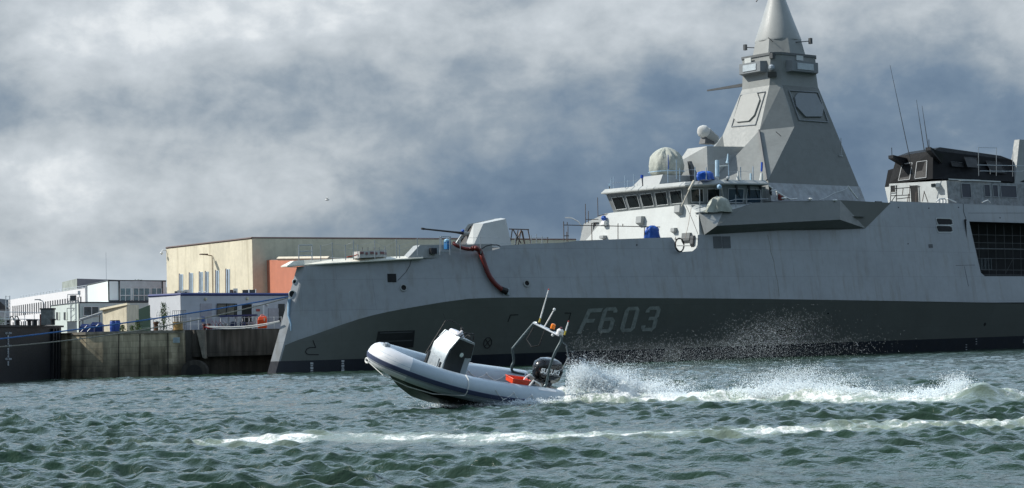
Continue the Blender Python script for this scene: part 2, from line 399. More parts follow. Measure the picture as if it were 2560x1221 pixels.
for i, s in enumerate(list(np.arange(84.2, 103, 1.45))):
    t2 = MB().tube([S(s+random.uniform(-.2, .2), 6.9+.0*i, zb0+.02), S(s, 6.9, zb1-.15)], .03, 5)
    if i % 3 == 1: t2.tube([S(s, 6.85, zb0+.3), S(s+1.4, 6.85, zb0+1.9)], .02, 5)
    t2.build('standard_tube', SCT, sc_root)
MB().box(S(93, 6.7, zb1-2.86), 19, .5, .07, PSI).build('scaffold_board', mat('scaffold_board_grey', (.16, .17, .18), .6, var=.4, vs=2), sc_root)

# ---- decks
DK = mat('deck_grey', (.14, .15, .155), .8)
dk = MB(); fs = [t for t in np.arange(3.3, _ts[14]-.2, 1.6)]
dk.loft([[S(s, hb(s, min(ztop(s), 11.0)-.05)-.03, min(ztop(s), 11.0)-.12), S(s, -hb(s, min(ztop(s), 11.0)-.05)+.03, min(ztop(s), 11.0)-.12)] for s in fs], cap=False, closed=False)
dk.quad(S(_ts[14]-.3, 7.6, 9.3), S(_ts[14]-.3, -7.6, 9.3), S(45, -7.6, 9.3), S(45, 7.6, 9.3))
dk.quad(S(_ts[14]-.8, hb(_ts[14], 11)-.1, 11.2), S(_ts[14]-.8, -hb(_ts[14], 11)+.1, 11.2), S(_ts[14]-.8, -7.5, 9.3), S(_ts[14]-.8, 7.5, 9.3))
dk.quad(S(58, 7.3, ZTOP2-.25), S(118.9, 7.3, ZTOP2-.25), S(118.9, -7.3, ZTOP2-.25), S(58, -7.3, ZTOP2-.25))
dk.quad(S(44, 7.6, 13.85), S(58, 7.6, 13.85), S(58, -7.6, 13.85), S(44, -7.6, 13.85))
dk.build('deck', DK, ship)
# bow coaming: leaning plate that juts past the stem and the sides
cm = MB()
bot = [(718, 664.5), (757, 662.0), (830, 657.5), (905, 653), (980, 648.5), (1058, 644.2)]
topp = [(735, 652.5), (760, 650.5), (835, 648), (910, 645), (985, 641.8), (1058, 639.8)]
B_ = []; T_ = []
for (u, v), (u2, v2) in zip(bot, topp):
    s, w, z = solve(u, v, lambda s, z: hb(max(s, 3.2), 8.9)+.38 if s > 4 else .5); B_.append((s, w, z))
    s, w, z = solve(u2, v2, lambda s, z: hb(max(s, 3.6), 9.2)-.35 if s > 4.4 else .28); T_.append((s, max(w, .25), z))
for sd_ in (1, -1):
    cm.loft([[S(b[0], sd_*b[1], b[2]-.09), S(b[0], sd_*b[1], b[2]), S(t[0], sd_*t[1], t[2]), S(t[0], sd_*(t[1]-.12), t[2]-.02), S(b[0]+.1, sd_*max(b[1]-.55, .02), b[2]-.10)] for b, t in zip(B_, T_)])
b, t = B_[0], T_[0]
cm.mesh([S(b[0], b[1], b[2]-.09), S(b[0], -b[1], b[2]-.09), S(b[0], -b[1], b[2]), S(b[0], b[1], b[2]), S(t[0], t[1], t[2]), S(t[0], -t[1], t[2])], [(0, 1, 2, 3), (3, 2, 5, 4)])
cm.quad(S(b[0], b[1], b[2]-.09), S(b[0], -b[1], b[2]-.09), S(b[0]+1.6, -b[1]-.1, b[2]-.1), S(b[0]+1.6, b[1]+.1, b[2]-.1))
cm.build('bow_coaming', mat('cream_grey_deck_edge', (.80, .78, .68), .6, var=.1, streak=.1), ship)
# breakwater in front of the gun
bk = MB()
a0 = sp(1022, 637, 3.4); zt = sp(1030, 613, 3.4)[1]
k0 = [S(a0[0]-.1, 3.4, 9.6), S(a0[0]+1.2, 3.4, zt), S(20.6, 4.6, zt+.12), S(20.6, 4.6, 9.6)]
k1 = [S(a0[0]-.1, 2.5, 9.6), S(a0[0]+1.2, 2.5, zt), S(20.6, 3.0, zt+.12), S(20.6, 3.0, 9.6)]
bk.loft([k0, k1]); bk.build('breakwater', SUPER, ship)
s_, z_ = sp(1081, 628, 3.75); MB().box(S(s_, 3.85, z_-.25), .62, .3, .5, PSI).build('freeing_port', BLACKP, ship)

# ---- openings and fittings of the hull side
def on_hull(u, v, out=.03):
    s, w, z = solve(u, v, hb) if u < 1740 else T(u, v); e = .05
    if u < 1740:
        n = np.cross(S(s+e, hb(s+e, z), z)-S(s, hb(s, z), z), S(s, hb(s, z+e), z+e)-S(s, hb(s, z), z)); n = n/np.linalg.norm(n)
        if n@SN < 0: n = -n
    else: n = (SN+ZZ*.14)/math.hypot(1, .14)
    return S(s, w, z)+n*out, n
def low_hull(u, v, out=.03):
    s, w, z = solve(u, v, hb); e = .05
    n = np.cross(S(s+e, hb(s+e, z), z)-S(s, hb(s, z), z), S(s, hb(s, z+e), z+e)-S(s, hb(s, z), z)); n = n/np.linalg.norm(n)
    if n@SN < 0: n = -n
    return S(s, w, z)+n*out, n
def plate(pxs, name, m, out=.02, th=.02, fn=low_hull, parent=ship, **k):
    ps = [fn(u, v, out) for u, v in pxs]; n = sum(p[1] for p in ps)/len(ps)
    return MB().prism([p[0] for p in ps], -n*(out*.6+.0*th)).build(name, m, parent, **k)
def disc(u, v, r, name, m, out=.03, th=.02, fn=low_hull, hole=0, parent=ship, n_=20):
    p, n = fn(u, v, out); x = np.cross(n, ZZ); x /= np.linalg.norm(x); y = np.cross(x, n); mb = MB()
    cs_ = [(math.cos(2*math.pi*k/n_), math.sin(2*math.pi*k/n_)) for k in range(n_)]
    if hole:
        R4 = [[p+(x*c+y*s)*r-n*out, p+(x*c+y*s)*r, p+(x*c+y*s)*hole, p+(x*c+y*s)*hole-n*out] for c, s in cs_]; mb.loft(R4+[R4[0]], cap=False)
    else: mb.loft([[p+(x*c+y*s)*r-n*out for c, s in cs_], [p+(x*c+y*s)*r for c, s in cs_]])
    return mb.build(name, m, parent, smooth=True)
disc(1008.5, 720, .32, 'fairlead', SUPER, .10, hole=.23); disc(1008.5, 720, .24, 'fairlead_hole', DARKHOLE, .02)
disc(1316.5, 709, .34, 'fairlead', SUPER, .10, hole=.22); disc(1316.5, 709, .23, 'fairlead_hole', DARKHOLE, .02)
plate([(968, 685), (990, 685), (991, 706), (969, 706)], 'hatch_opening', DARKHOLE, .03)
plate([(945, 829), (1037, 826), (1033, 868), (937, 873)], 'side_recess', BLACKP, .03)
for zz, th_ in ((0.0, 0), (1, 0)):
    plate([(950, 832+zz*21), (1031, 829+zz*21), (1030, 831.5+zz*21), (950, 834.5+zz*21)], 'recess_rail', DKGREY, .06)
def line(pts, wd, name, m, fn=low_hull, out=.022, parent=ship):
    ps = [fn(u, v, out) for u, v in pts]; mb = MB()
    for (p, n), (q_, n2) in zip(ps[:-1], ps[1:]):
        d = q_-p; d = d/np.linalg.norm(d); e = np.cross(n, d)*wd/2; mb.loft([[p-d*wd*.3-e, p-d*wd*.3+e, p-d*wd*.3+e-n*.015, p-d*wd*.3-e-n*.015], [q_+d*wd*.3-e, q_+d*wd*.3+e, q_+d*wd*.3+e-n*.015, q_+d*wd*.3-e-n*.015]])
    return mb.build(name, m, parent)
MK = mat('black_hull_marking', (.012, .013, .015), .5)
line([(782.5, 852), (789, 869), (774, 869.5), (767, 873), (763.5, 880), (766.5, 885), (773, 887), (796, 887)], .085, 'bulb_mark', MK)
line([(1270, 804), (1276, 788), (1295, 787.3)], .08, 'corner_mark', MK); line([(1412, 783), (1427, 783), (1422, 799)], .08, 'corner_mark', MK)
MKR = MB(); p, n = low_hull(1219, 857, .03); x = np.cross(n, ZZ); x /= np.linalg.norm(x); y = np.cross(x, n)
MKR.tube([p+(x*math.cos(t)*.8+y*math.sin(t))*.48 for t in np.linspace(0, 2*math.pi, 25)], .035, 6)
for a in (.8, 2.35): MKR.tube([p+(x*math.cos(a)*.8+y*math.sin(a))*.48, p-(x*math.cos(a)*.8+y*math.sin(a))*.48], .032, 5)
MKR.build('thruster_mark', MK, ship)
line([(1943, 828), (1962, 826), (1966, 822), (1978, 824), (1980, 835), (1964, 838), (1945, 836), (1943, 828)], .06, 'fin_mark', MK)
disc(2462, 811, .18, 'discharge_port', DARKHOLE, .03)
disc(2070, 784, .08, 'discharge_port', DARKHOLE, .03)
# draught marks by the stem
DM = mat('draught_mark_white', (.5, .52, .54), .6)
for u, v0, seq in ((779, 909, 5), (856.5, 903, 5)):
    for i in range(seq):
        line([(u-2.2, v0+i*5.8), (u+2.2, v0+i*5.8)], .10 if i % 2 else .17, 'draught_mark', DM, out=.06)
for u, v0 in ((2440, 848), (2415, 862)):
    for i in range(3): line([(u-1.2, v0+i*6), (u+1.2, v0+i*6)], .08, 'draught_mark', DM, out=.06)
line([(2558, 848), (2557, 857), (2566, 856)], .08, 'draught_mark', DM, out=.06)
# hull number
NUMC = mat('faded_number_grey', (.25, .275, .26), .6, var=.25, vs=2.5)
GL = {'F': ([(0, 0), (0, 1), (.62, 1), (.62, .84), (.18, .84), (.18, .58), (.50, .58), (.50, .43), (.18, .43), (.18, 0)], []),
 '6': ([(.12, 0), (0, .14), (0, .86), (.12, 1), (.50, 1), (.62, .86), (.62, .78), (.45, .78), (.45, .86), (.18, .86), (.18, .60), (.50, .60), (.62, .47), (.62, .14), (.50, 0)], [(.18, .14), (.45, .14), (.45, .46), (.18, .46)]),
 '0': ([(.12, 0), (0, .14), (0, .86), (.12, 1), (.50, 1), (.62, .86), (.62, .14), (.50, 0)], [(.18, .14), (.45, .14), (.45, .86), (.18, .86)]),
 '3': ([(.12, 0), (0, .14), (0, .24), (.17, .24), (.17, .14), (.45, .14), (.45, .44), (.22, .44), (.22, .58), (.45, .58), (.45, .86), (.17, .86), (.17, .76), (0, .76), (0, .86), (.12, 1), (.50, 1), (.62, .86), (.62, .58), (.56, .51), (.62, .44), (.62, .14), (.50, 0)], [])}
import mathutils
def glyph(ch, mapf, name, m, parent):
    outer, hole = GL[ch]; polys = [[Vector((x, y, 0)) for x, y in outer]] + ([[Vector((x, y, 0)) for x, y in hole]] if hole else [])
    tri = mathutils.geometry.tessellate_polygon(polys); flat = [p for q in polys for p in q]
    mb = MB(); mb.mesh([mapf(p.x, p.y) for p in flat], [tuple(t) for t in tri]); return mb.build(name, m, parent)
quads = {'F': ((1441, 835), (1455, 835), (1470, 772)), '6': ((1491, 833), (0, 0), (1509, 769)), '0': ((1547, 831), (0, 0), (1564, 768)), '3': ((1599, 829), (0, 0), (1617, 767))}
for ch, (bl, _, tl) in quads.items():
    def mp_(x, y, bl=bl, tl=tl):
        u = bl[0]+(tl[0]-bl[0])*y + x*60; v = bl[1]+(tl[1]-bl[1])*y - x*2.5
        return low_hull(u, v, .03)[0]
    glyph(ch, mp_, 'hull_number', NUMC, ship)
# side openings aft
def rr(u0, v0, u1, v1, k=0):
    return [(u0+2, v0), (u1-4, v0+1), (u1+k*.5, v0+4), (u1+k, v1-2), (u1+k-3, v1), (u0+k+3, v1), (u0+k, v1-4), (u0, v0+3)]
for v0 in (547.5, 565.5):
    plate(rr(2341, v0, 2377, v0+14, 3), 'side_window_recess', DARKHOLE, .03, fn=on_hull); o_ = rr(2339.5, v0-1.6, 2379, v0+15.8, 3)
    line(o_+[o_[0]], .07, 'window_rim', PALE, on_hull, .05)
plate([(2321, 611), (2331, 611), (2332, 620), (2322, 620)], 'small_vent', DKGREY, .03, fn=on_hull)
for k in range(2):
    plate([(1782+k*23, 591.5), (1803+k*22, 591), (1805+k*22, 621), (1784+k*23, 621.5)], 'louvre_panel', mat('louvre_grey', (.10, .115, .125), .6), .03, fn=on_hull)
for i in range(8):
    line([(1784, 595+i*3.3), (1825, 594.5+i*3.3)], .035, 'louvre_slat', DKGREY, on_hull, .05)
line([(2390, 664), (2437, 663)], .04, 'plate_seam', DKGREY, on_hull, .012); line([(2411, 667), (2421, 716)], .05, 'plate_seam', DKGREY, on_hull, .012)
line([(2408, 511), (2409, 530), (2416, 552)], .09, 'plate_step', DKGREY, on_hull, .02)
for u, v in ((2246, 519), (2322, 521), (2396, 519), (1592, 613), (2270, 610), (2500, 545)): disc(u, v, .07, 'fitting', BLACKP, .03, fn=on_hull if u > 1740 else low_hull)
line([(2420, 533), (2560, 533)], .03, 'plate_seam', DKGREY, on_hull, .012)
RS = mat('rust_weep', (.23, .22, .17), .8, var=.4, vs=4)
for pts in ([(1919, 588), (1925, 611), (1927, 630), (1935, 655), (1938, 680), (1944, 705), (1948, 742)],): line(pts, .05, 'rust_streak', RS, on_hull, .008)

# ---- bow mooring holes and light nose plate
def nose(u, v, out):
    s, w, z = solve(u, v, hb); e = .03
    n = np.cross(S(s+e, hb(s+e, z), z)-S(s, hb(s, z), z), S(s, hb(s+STEM*e, z+e), z+e)-S(s, hb(s, z), z)); n = n/np.linalg.norm(n)
    if n@SN < 0: n = -n
    return S(s, w, z)+n*out, n
for (u, v, r) in ((737, 705, .17), (731, 736, .27)):
    p, n = nose(u, v, .05); n = -SA*.45+SN*.88; n /= np.linalg.norm(n); x = np.cross(n, ZZ); x /= np.linalg.norm(x); y = np.cross(x, n); p = p+n*.02
    MB().tube([p+(x*math.cos(t)+y*math.sin(t)*1.15)*r for t in np.linspace(0, 2*math.pi, 25)], .045, 8).build('hawse_rim', PALE, ship, smooth=True)
    MB().loft([[p-n*.14+(x*math.cos(t)+y*math.sin(t)*1.15)*r*.97 for t in np.linspace(0, 2*math.pi, 20)[:-1]], [p-n*.02+(x*math.cos(t)+y*math.sin(t)*1.15)*r*.97 for t in np.linspace(0, 2*math.pi, 20)[:-1]]]).build('hawse_hole', DARKHOLE, ship)
# ================================================================== bridge block, overhang, mast, gun, funnel block
# front plane of the bridge block leans aft
FP0, FPN = (43.0, 0, 12), (1, 0, -.17)
def FR(u, v): return shit(u, v, FP0, FPN)
def fs_(z): return 43.0+(z-12)*.17
br = MB()
BL = (-8.75, 12.1); TL = (-5.55, 14.72); TR = (5.6, 14.78); WR = (7.40, 13.92); BR = (8.15, 9.4)
pf = [S(fs_(z), w, z) for w, z in ((-8.75, 9.4), BL, TL, TR, WR, BR)]
br.quad(*pf)
# starboard chamfer, closed back along the starboard side
brm = br; br = MB()
br.quad(*[S(*FR(u, v))+SA*.04 for u, v in ((1447, 606), (1449.5, 600), (1458.6, 560), (1514, 533.5), (1524, 533), (1464, 604))])
br.quad(S(fs_(12)+.05, -8.75, 12.1), S(fs_(14.72)+.05, -5.6, 14.70), S(56, -5.6, 14.70), S(56, -8.75, 12.1))
br.build('bridge_chamfer', SUPER, ship); br = brm
br.quad(S(fs_(14.72), -5.55, 14.72), S(fs_(14.78), 5.6, 14.78), S(46.5, 7.3, 14.75), S(54, 7.3, 14.75), S(54, -6.6, 14.72), S(fs_(14.72)+.2, -6.0, 14.72))
br.quad(S(fs_(14.78), 5.6, 14.78), S(fs_(13.92), 7.4, 13.92), S(50, 8.0, 13.95), S(50, 7.3, 14.75), S(46.5, 7.3, 14.75))
br.build('bridge_front', PALE, ship)
# wall between notch and side plating
wb = MB(); wb.quad(S(fs_(9.4), 8.1, 9.4), S(fs_(13.92), 7.4, 13.92), S(44.2, 7.4, 13.9), S(44.2, 8.1, 9.4)); wb.build('notch_lining', PALE, ship)
# ---- side overhang (sponson) with sloping soffit
ov = {}
W1 = 9.25
o_top = [(1807, 531, 8.3), (1850, 519, 8.3), (1885, 507.5, 8.3), (2000, 502.5, 8.3), (2100, 500.8, 8.3), (2227, 507.5, 7.55)]
TOPS = [sp(*a) for a in o_top]
s0, z0 = sp(1792, 565, W1); s1, z1 = sp(2100, 549.5, W1)
s2, w2, z2 = T(2163, 571.5)
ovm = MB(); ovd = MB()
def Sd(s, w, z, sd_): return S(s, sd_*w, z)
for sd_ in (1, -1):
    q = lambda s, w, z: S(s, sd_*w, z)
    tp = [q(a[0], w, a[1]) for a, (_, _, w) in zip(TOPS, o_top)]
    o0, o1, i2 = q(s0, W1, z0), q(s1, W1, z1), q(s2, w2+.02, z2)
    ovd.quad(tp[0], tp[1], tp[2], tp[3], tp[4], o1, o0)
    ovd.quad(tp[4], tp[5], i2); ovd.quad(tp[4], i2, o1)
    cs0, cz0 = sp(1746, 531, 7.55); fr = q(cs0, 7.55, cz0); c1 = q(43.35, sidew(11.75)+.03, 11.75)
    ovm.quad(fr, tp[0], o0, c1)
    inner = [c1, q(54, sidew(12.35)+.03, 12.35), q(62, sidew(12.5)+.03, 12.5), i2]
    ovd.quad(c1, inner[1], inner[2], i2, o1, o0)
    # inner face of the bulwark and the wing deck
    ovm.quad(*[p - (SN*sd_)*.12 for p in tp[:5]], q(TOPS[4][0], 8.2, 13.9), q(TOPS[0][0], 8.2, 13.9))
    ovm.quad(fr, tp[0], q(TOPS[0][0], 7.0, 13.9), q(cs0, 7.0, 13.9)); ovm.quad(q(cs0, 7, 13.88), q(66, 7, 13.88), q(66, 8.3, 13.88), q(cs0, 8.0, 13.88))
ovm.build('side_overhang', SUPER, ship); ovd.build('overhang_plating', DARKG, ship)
# ---- wheelhouse
SLA = [(42.95, -6.05, 16.98), (42.95, 6.05, 16.82), (46.6, 7.75, 17.0), (52.6, 7.7, 17.12), (52.9, 6.6, 17.12), (52.9, -7.0, 17.15), (46.9, -7.75, 17.1)]
cen = np.array([50.0, 0.0])
def inset(p, d, z):
    v = np.array(p[:2])-cen; L_ = np.linalg.norm(v); v = cen+v*(1-d/L_); return S(v[0], v[1], z)
rl = MB()
lo = [S(*p[:2], p[2]-.33) for p in SLA]; mid = [inset(p, .0, p[2]-.22) for p in SLA]; hi = [inset(p, .42, p[2]+.13) for p in SLA]
rl.loft([[inset(p, .7, p[2]-.42) for p in SLA], lo, mid, hi]); rl.build('bridge_roof', mat('roof_edge_grey', (.40, .42, .41), .5, var=.08), ship)
SILL = [(43.9, -5.3), (43.9, 5.35), (47.3, 6.85), (52.6, 6.85), (52.9, 6.5), (52.9, -6.85), (47.3, -6.85)]
HEAD = [(43.35, -5.75), (43.35, 5.8), (47.0, 7.3), (52.6, 7.3), (52.9, 6.7), (52.9, -7.3), (47.0, -7.3)]
zs, zh = 14.74, 16.62
wh = MB(); wh.loft([[S(*p, zs) for p in SILL], [S(*p, zh) for p in HEAD]]); wh.build('wheelhouse_wall', mat('wheelhouse_grey', (.20, .22, .225), .5, var=.06), ship)
FRAME = mat('window_frame_grey', (.42, .45, .46), .45)
def window_on(q4, a0, a1, b0, b1, name='bridge_window', out=.03, m=GLASS, wiper=True, fr=.045, parent=ship, fm=FRAME):
    bl, br_, tr, tl = [np.array(p) for p in q4]; n = np.cross(br_-bl, tl-bl); n /= np.linalg.norm(n)
    if n@(np.array(CP)-bl) < 0: n = -n
    at = lambda a, b: (bl*(1-a)+br_*a)*(1-b)+(tl*(1-a)+tr*a)*b
    c = [at(a0, b0)+n*out, at(a1, b0)+n*out, at(a1, b1)+n*out, at(a0, b1)+n*out]
    w = MB().prism(c, -n*.04).build(name, m, parent)
    MB().tube(c+[c[0]], fr, 4).build('frame', fm, w if False else parent) if False else None
    f = MB()
    for i in range(4):
        a_, b_ = c[i], c[(i+1) % 4]; f.tube([a_+n*.02, b_+n*.02], fr, 4)
    fo = f.build('window_frame', fm, None); fo.parent = w
    fo.data.transform(wm(parent).inverted())
    if wiper:
        g = MB().tube([at((a0+a1)/2, b1+.06)+n*.07, at(a0+(a1-a0)*.8, b0+(b1-b0)*.35)+n*.06], .025, 4).build('wiper', BLACK, None); g.parent = w; g.data.transform(wm(parent).inverted())
    return w
def face(i): return (S(*SILL[i], zs), S(*SILL[i+1], zs), S(*HEAD[i+1], zh), S(*HEAD[i], zh))
for k in range(5): window_on(face(0), .055+k*.185, .055+k*.185+.145, .14, .80)
for k in range(2): window_on(face(1), .10+k*.44, .10+k*.44+.33, .16, .82)
for k in range(2): window_on(face(2), .08+k*.46, .08+k*.46+.38, .14, .84, m=mat('blue_tinted_glass', (.035, .06, .085), .12, var=.3))
MB().tube([S(47.1, 7.1, zs-.1), S(45.9, 7.9, zh-.2)], .09, 6).build('strut', SUPER, ship); MB().ball(S(45.6, 7.95, zh-.25), .24).build('searchlight', LTBLUE, ship)
for s in (48.3, 50.0, 51.6, 53.0): MB().loft([[S(s, 7.3, 16.65), S(s, 7.7, 16.65), S(s+.05, 7.7, 16.65), S(s+.05, 7.3, 16.65)], [S(s+.55, 6.9, 15.6), S(s+.55, 7.1, 15.6), S(s+.6, 7.1, 15.6), S(s+.6, 6.9, 15.6)]]).build('roof_bracket', DKGREY, ship)
# wing plating below the windows
wp = MB(); wp.quad(S(43.6, 6.1, 14.7), S(53.2, 6.95, 14.8), S(57, 6.95, 14.8), S(57, 7.2, 13.5), S(43.2, 7.2, 13.5)); wp.build('wing_wall', mat('wheelhouse_grey', (.2, .22, .22)), ship)
# fittings on the white front
def fr_box(u, v, wd, ht, dp, name='locker_box', m=SUPER, z0_=0):
    s, w, z = FR(u, v); return MB().loft([[S(fs_(z+dz)-dp*.0, w+dw, z+dz) for dw, dz in ((-wd/2, -ht/2), (wd/2, -ht/2), (wd/2, ht/2), (-wd/2, ht/2))], [S(fs_(z+dz)-dp, w+dw, z+dz) for dw, dz in ((-wd/2, -ht*.2), (wd/2, -ht*.2), (wd/2, ht/2), (-wd/2, ht/2))]]).build(name, m, ship)
fr_box(1702, 526, .75, .95, .55); fr_box(1605, 553, .75, .9, .5, 'bracket'); fr_box(1688, 577, .5, .5, .4, 'socket_box'); fr_box(1512, 594, .6, .35, .5, 'socket_box')
fr_box(1718, 596, 1.1, 1.0, .25, 'door_panel', mat('hatch_grey', (.16, .17, .17), .5)); fr_box(1733, 604, .4, 1.1, .25, 'duct', DKGREY)
fr_box(1515, 560, .5, .5, .5, 'floodlight', WHITE)
s, w, z = FR(1515, 546); MB().ball(S(s-.3, w, z), .28, 8).build('blue_lamp_cover', BLUET, ship)
# ---- compass deck things
def roofpt(u, v, w): s, z = sp(u, v, w); return s, z
ph = MB(); ph.loft([[S(44.6, -3.6, 17), S(44.6, .6, 17), S(49.5, .6, 17), S(49.5, -3.6, 17)], [S(45.4, -2.6, 18.15), S(45.4, .4, 18.15), S(49.5, .4, 18.15), S(49.5, -2.6, 18.15)]]); ph.build('dome_plinth', SUPER, ship)
# canvas covered dome
dm = thing('covered_dome', 'grey green canvas covered dome on the roof above the bridge windows', 'covered dome', S(47.2, -1.0, 18.1), PSI)
rg = []
pc = (47.2, -1.0)
prof = [(0, 1.35), (.25, 1.55), (.6, 1.68), (1.1, 1.73), (1.6, 1.66), (2.0, 1.50), (2.35, 1.22), (2.65, .85), (2.85, .45), (2.95, .05)]
for i, (z, r) in enumerate(prof):
    ring = []
    for k in range(48):
        a = 2*math.pi*k/48; fold = 1+.035*math.sin(a*9+z*1.3)+.03*math.sin(a*17+z*2.7+1)*(1 if z > .4 else .4)+(.07*math.sin(a*13)+.04*math.sin(a*29) if z > 1.9 else 0)
        ring.append(S(pc[0]+r*fold*math.cos(a), pc[1]+r*fold*math.sin(a), 18.1+z))
    rg.append(ring)
MB().loft(rg).build('canvas_cover', TARP, dm, smooth=True, sharp=60)
MB().tube([S(pc[0]+1.79*math.cos(-2.2), pc[1]+1.79*math.sin(-2.2)*-1, 18.1+z) for z in (.6, 1.1, 1.6, 2.0)], .04, 5).build('strap', BLUET, dm)
MB().tube([S(pc[0]+1.8*math.cos(t), pc[1]+1.8*math.sin(t), 18.55) for t in np.linspace(0, 6.28, 30)], .035, 5).build('rope', LTBLUE, dm)
MB().loft([[S(48.6, 1.0, 17.1), S(49.6, 1.0, 17.1), S(49.6, 1.6, 17.1), S(48.6, 1.6, 17.1)], [S(48.3, .9, 19.5), S(48.6, .9, 19.5), S(48.6, 1.2, 19.5), S(48.3, 1.2, 19.5)]]).build('canvas_flap', DKGREY, dm)
# ---- mast
def PF(u, v): return shit(u, v, (60, 2.79, 27.6), (0, 1, .37))
MF0, MFN = (59.16, 0, 27.6), (1, 0, -.49)
def MF(u, v): return shit(u, v, MF0, MFN)
mast = MB()
def wpz(z): return 2.79+.37*(27.6-z)
def sfz(z): return 59.16-.49*(27.6-z)
SR = 65.55
c_t = (60.1, wpz(27.6), 27.6); fa = PF(1974, 268); fb = PF(1986, 317); fc = PF(1920, 451)
f_t = (sfz(27.6), 1.95, 27.6); f_b = MF(1899, 326); f_b = (f_b[0], f_b[1], f_b[2])
rb = PF(2146, 458); rbb = PF(2159, 506); zb_ = 15.6
fcb = (fc[0]-.5, wpz(15.2), 15.2)
for sd_ in (1, -1):
    q = lambda p: S(p[0], sd_*p[1], p[2])
    mast.quad(q(c_t), q((SR, wpz(27.6), 27.6)), q((67.1, wpz(15.2), 15.2)), q(fcb), q(fc), q(fb), q(fa))      # side plate
    mast.quad(q(f_t), q(c_t), q(fa), q(fb), q(fc), q(f_b))                                                        # chamfer
    mast.quad(q(f_b), q(fc), q((50.5, 1.6, 17.2)), q((56.0, 1.6, 21.2)))                                           # lower flare
    mast.quad(q(fc), q(fcb), q((50.5, 1.6, 15.2)), q((50.5, 1.6, 17.2)))
mast.quad(*[S(*p) for p in (f_t, f_b, (56.0, 1.6, 21.2), (56.0, -1.6, 21.2), (f_b[0], -f_b[1], f_b[2]), (f_t[0], -f_t[1], f_t[2]))])
mast.quad(S(SR, wpz(27.6), 27.6), S(67.1, wpz(15.2), 15.2), S(67.1, -wpz(15.2), 15.2), S(SR, -wpz(27.6), 27.6))
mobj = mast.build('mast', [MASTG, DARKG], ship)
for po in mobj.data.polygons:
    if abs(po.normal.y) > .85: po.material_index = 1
bs_ = MB(); zt2_ = fc[2]-.25
for sd_ in (1, -1): bs_.quad(S(fc[0]-.05, sd_*(wpz(zt2_)+.03), zt2_), S(66.95, sd_*(wpz(zt2_)+.03), zt2_), S(67.1, sd_*(wpz(15.2)+.03), 15.2), S(fcb[0], sd_*(wpz(15.2)+.03), 15.2))
bs_.build('mast_base_strip', mat('mottled_primer_grey', (.34, .36, .38), .55, var=.22, vs=1.6, streak=.3), ship)
def octring(z, sf, wf, sc, wp, sr):
    return [S(sf, -wf, z), S(sf, wf, z), S(sc, wp, z), S(sr-.8, wp, z), S(sr, wf, z), S(sr, -wf, z), S(sr-.8, -wp, z), S(sc, -wp, z)]
MB().loft([octring(27.6, 59.16, 1.95, 60.1, 2.79, 66.3), octring(28.9, 59.3, 1.95, 60.2, 2.7, 66.2), octring(30.75, 59.4, 2.0, 60.25, 2.7, 66.1)]).build('gallery', MASTG, ship)
MB().loft([octring(30.75, 59.3, 2.05, 60.2, 2.78, 66.2), octring(31.0, 59.3, 2.05, 60.2, 2.78, 66.2)]).build('gallery_rail', mat('gallery_dark', (.13, .14, .145), .6), ship)
def cring(z, r, n=32, tw=0): return [S(62.7+r*math.cos(2*math.pi*(k+tw)/n), r*math.sin(2*math.pi*(k+tw)/n), z) for k in range(n)]
MB().loft([cring(30.9, 2.95, 8, .5), cring(32.6, 2.50, 8, .5)]).build('mast_drum', MASTG, ship)
MB().loft([cring(32.55, 2.40), cring(32.75, 2.40), cring(34.8, 1.66), cring(36.9, .95), cring(38.2, .50), cring(38.9, .22), cring(39.0, .02)]).build('radome_cone', mat('radome_grey', (.36, .375, .37), .5, var=.05), ship, smooth=True)
MB().tube([S(62.2, -.6, 37.3), S(61.4, -1.5, 37.15), S(61.3, -1.6, 36.9)], .08, 6).build('sensor_horn', DKGREY, ship)
# radar panels: framed flat arrays, one on the front and one on the port side
def panel(pl, px, inner, name):
    c = [pl(*p) for p in px]; P3 = [S(*p) for p in c]; n = np.cross(P3[1]-P3[0], P3[3]-P3[0]); n /= np.linalg.norm(n)
    if n@(CP-P3[0]) < 0: n = -n
    o = MB(); c3 = [p+n*.05 for p in P3]
    for i in range(4): o.tube([c3[i], c3[(i+1) % 4]], .07, 4)
    fr_ = o.build(name+'_surround', MASTD, ship)
    g = [S(*pl(*p)) for p in inner]
    MB().prism([p-n*.02 for p in g], n*.20).build(name, mat('array_face_grey', (.27, .28, .27), .55, var=.03) if name == 'front_radar_panel' else MASTD, ship, bevel=.03)
    rim = MB()
    return fr_
def z6(*l): return [(1680+x/2.348, y/2.348) for x, y in l]
panel(MF, z6((405, 562), (550, 541), (492, 735), (352, 747)), z6((425, 560), (505, 548), (520, 590), (488, 680), (455, 715), (385, 722), (368, 700), (410, 570)), 'front_radar_panel')
panel(PF, z6((685, 535), (855, 545), (915, 720), (745, 708)), z6((735, 548), (840, 555), (885, 640), (875, 690), (780, 690), (725, 630), (715, 575)), 'side_radar_panel')
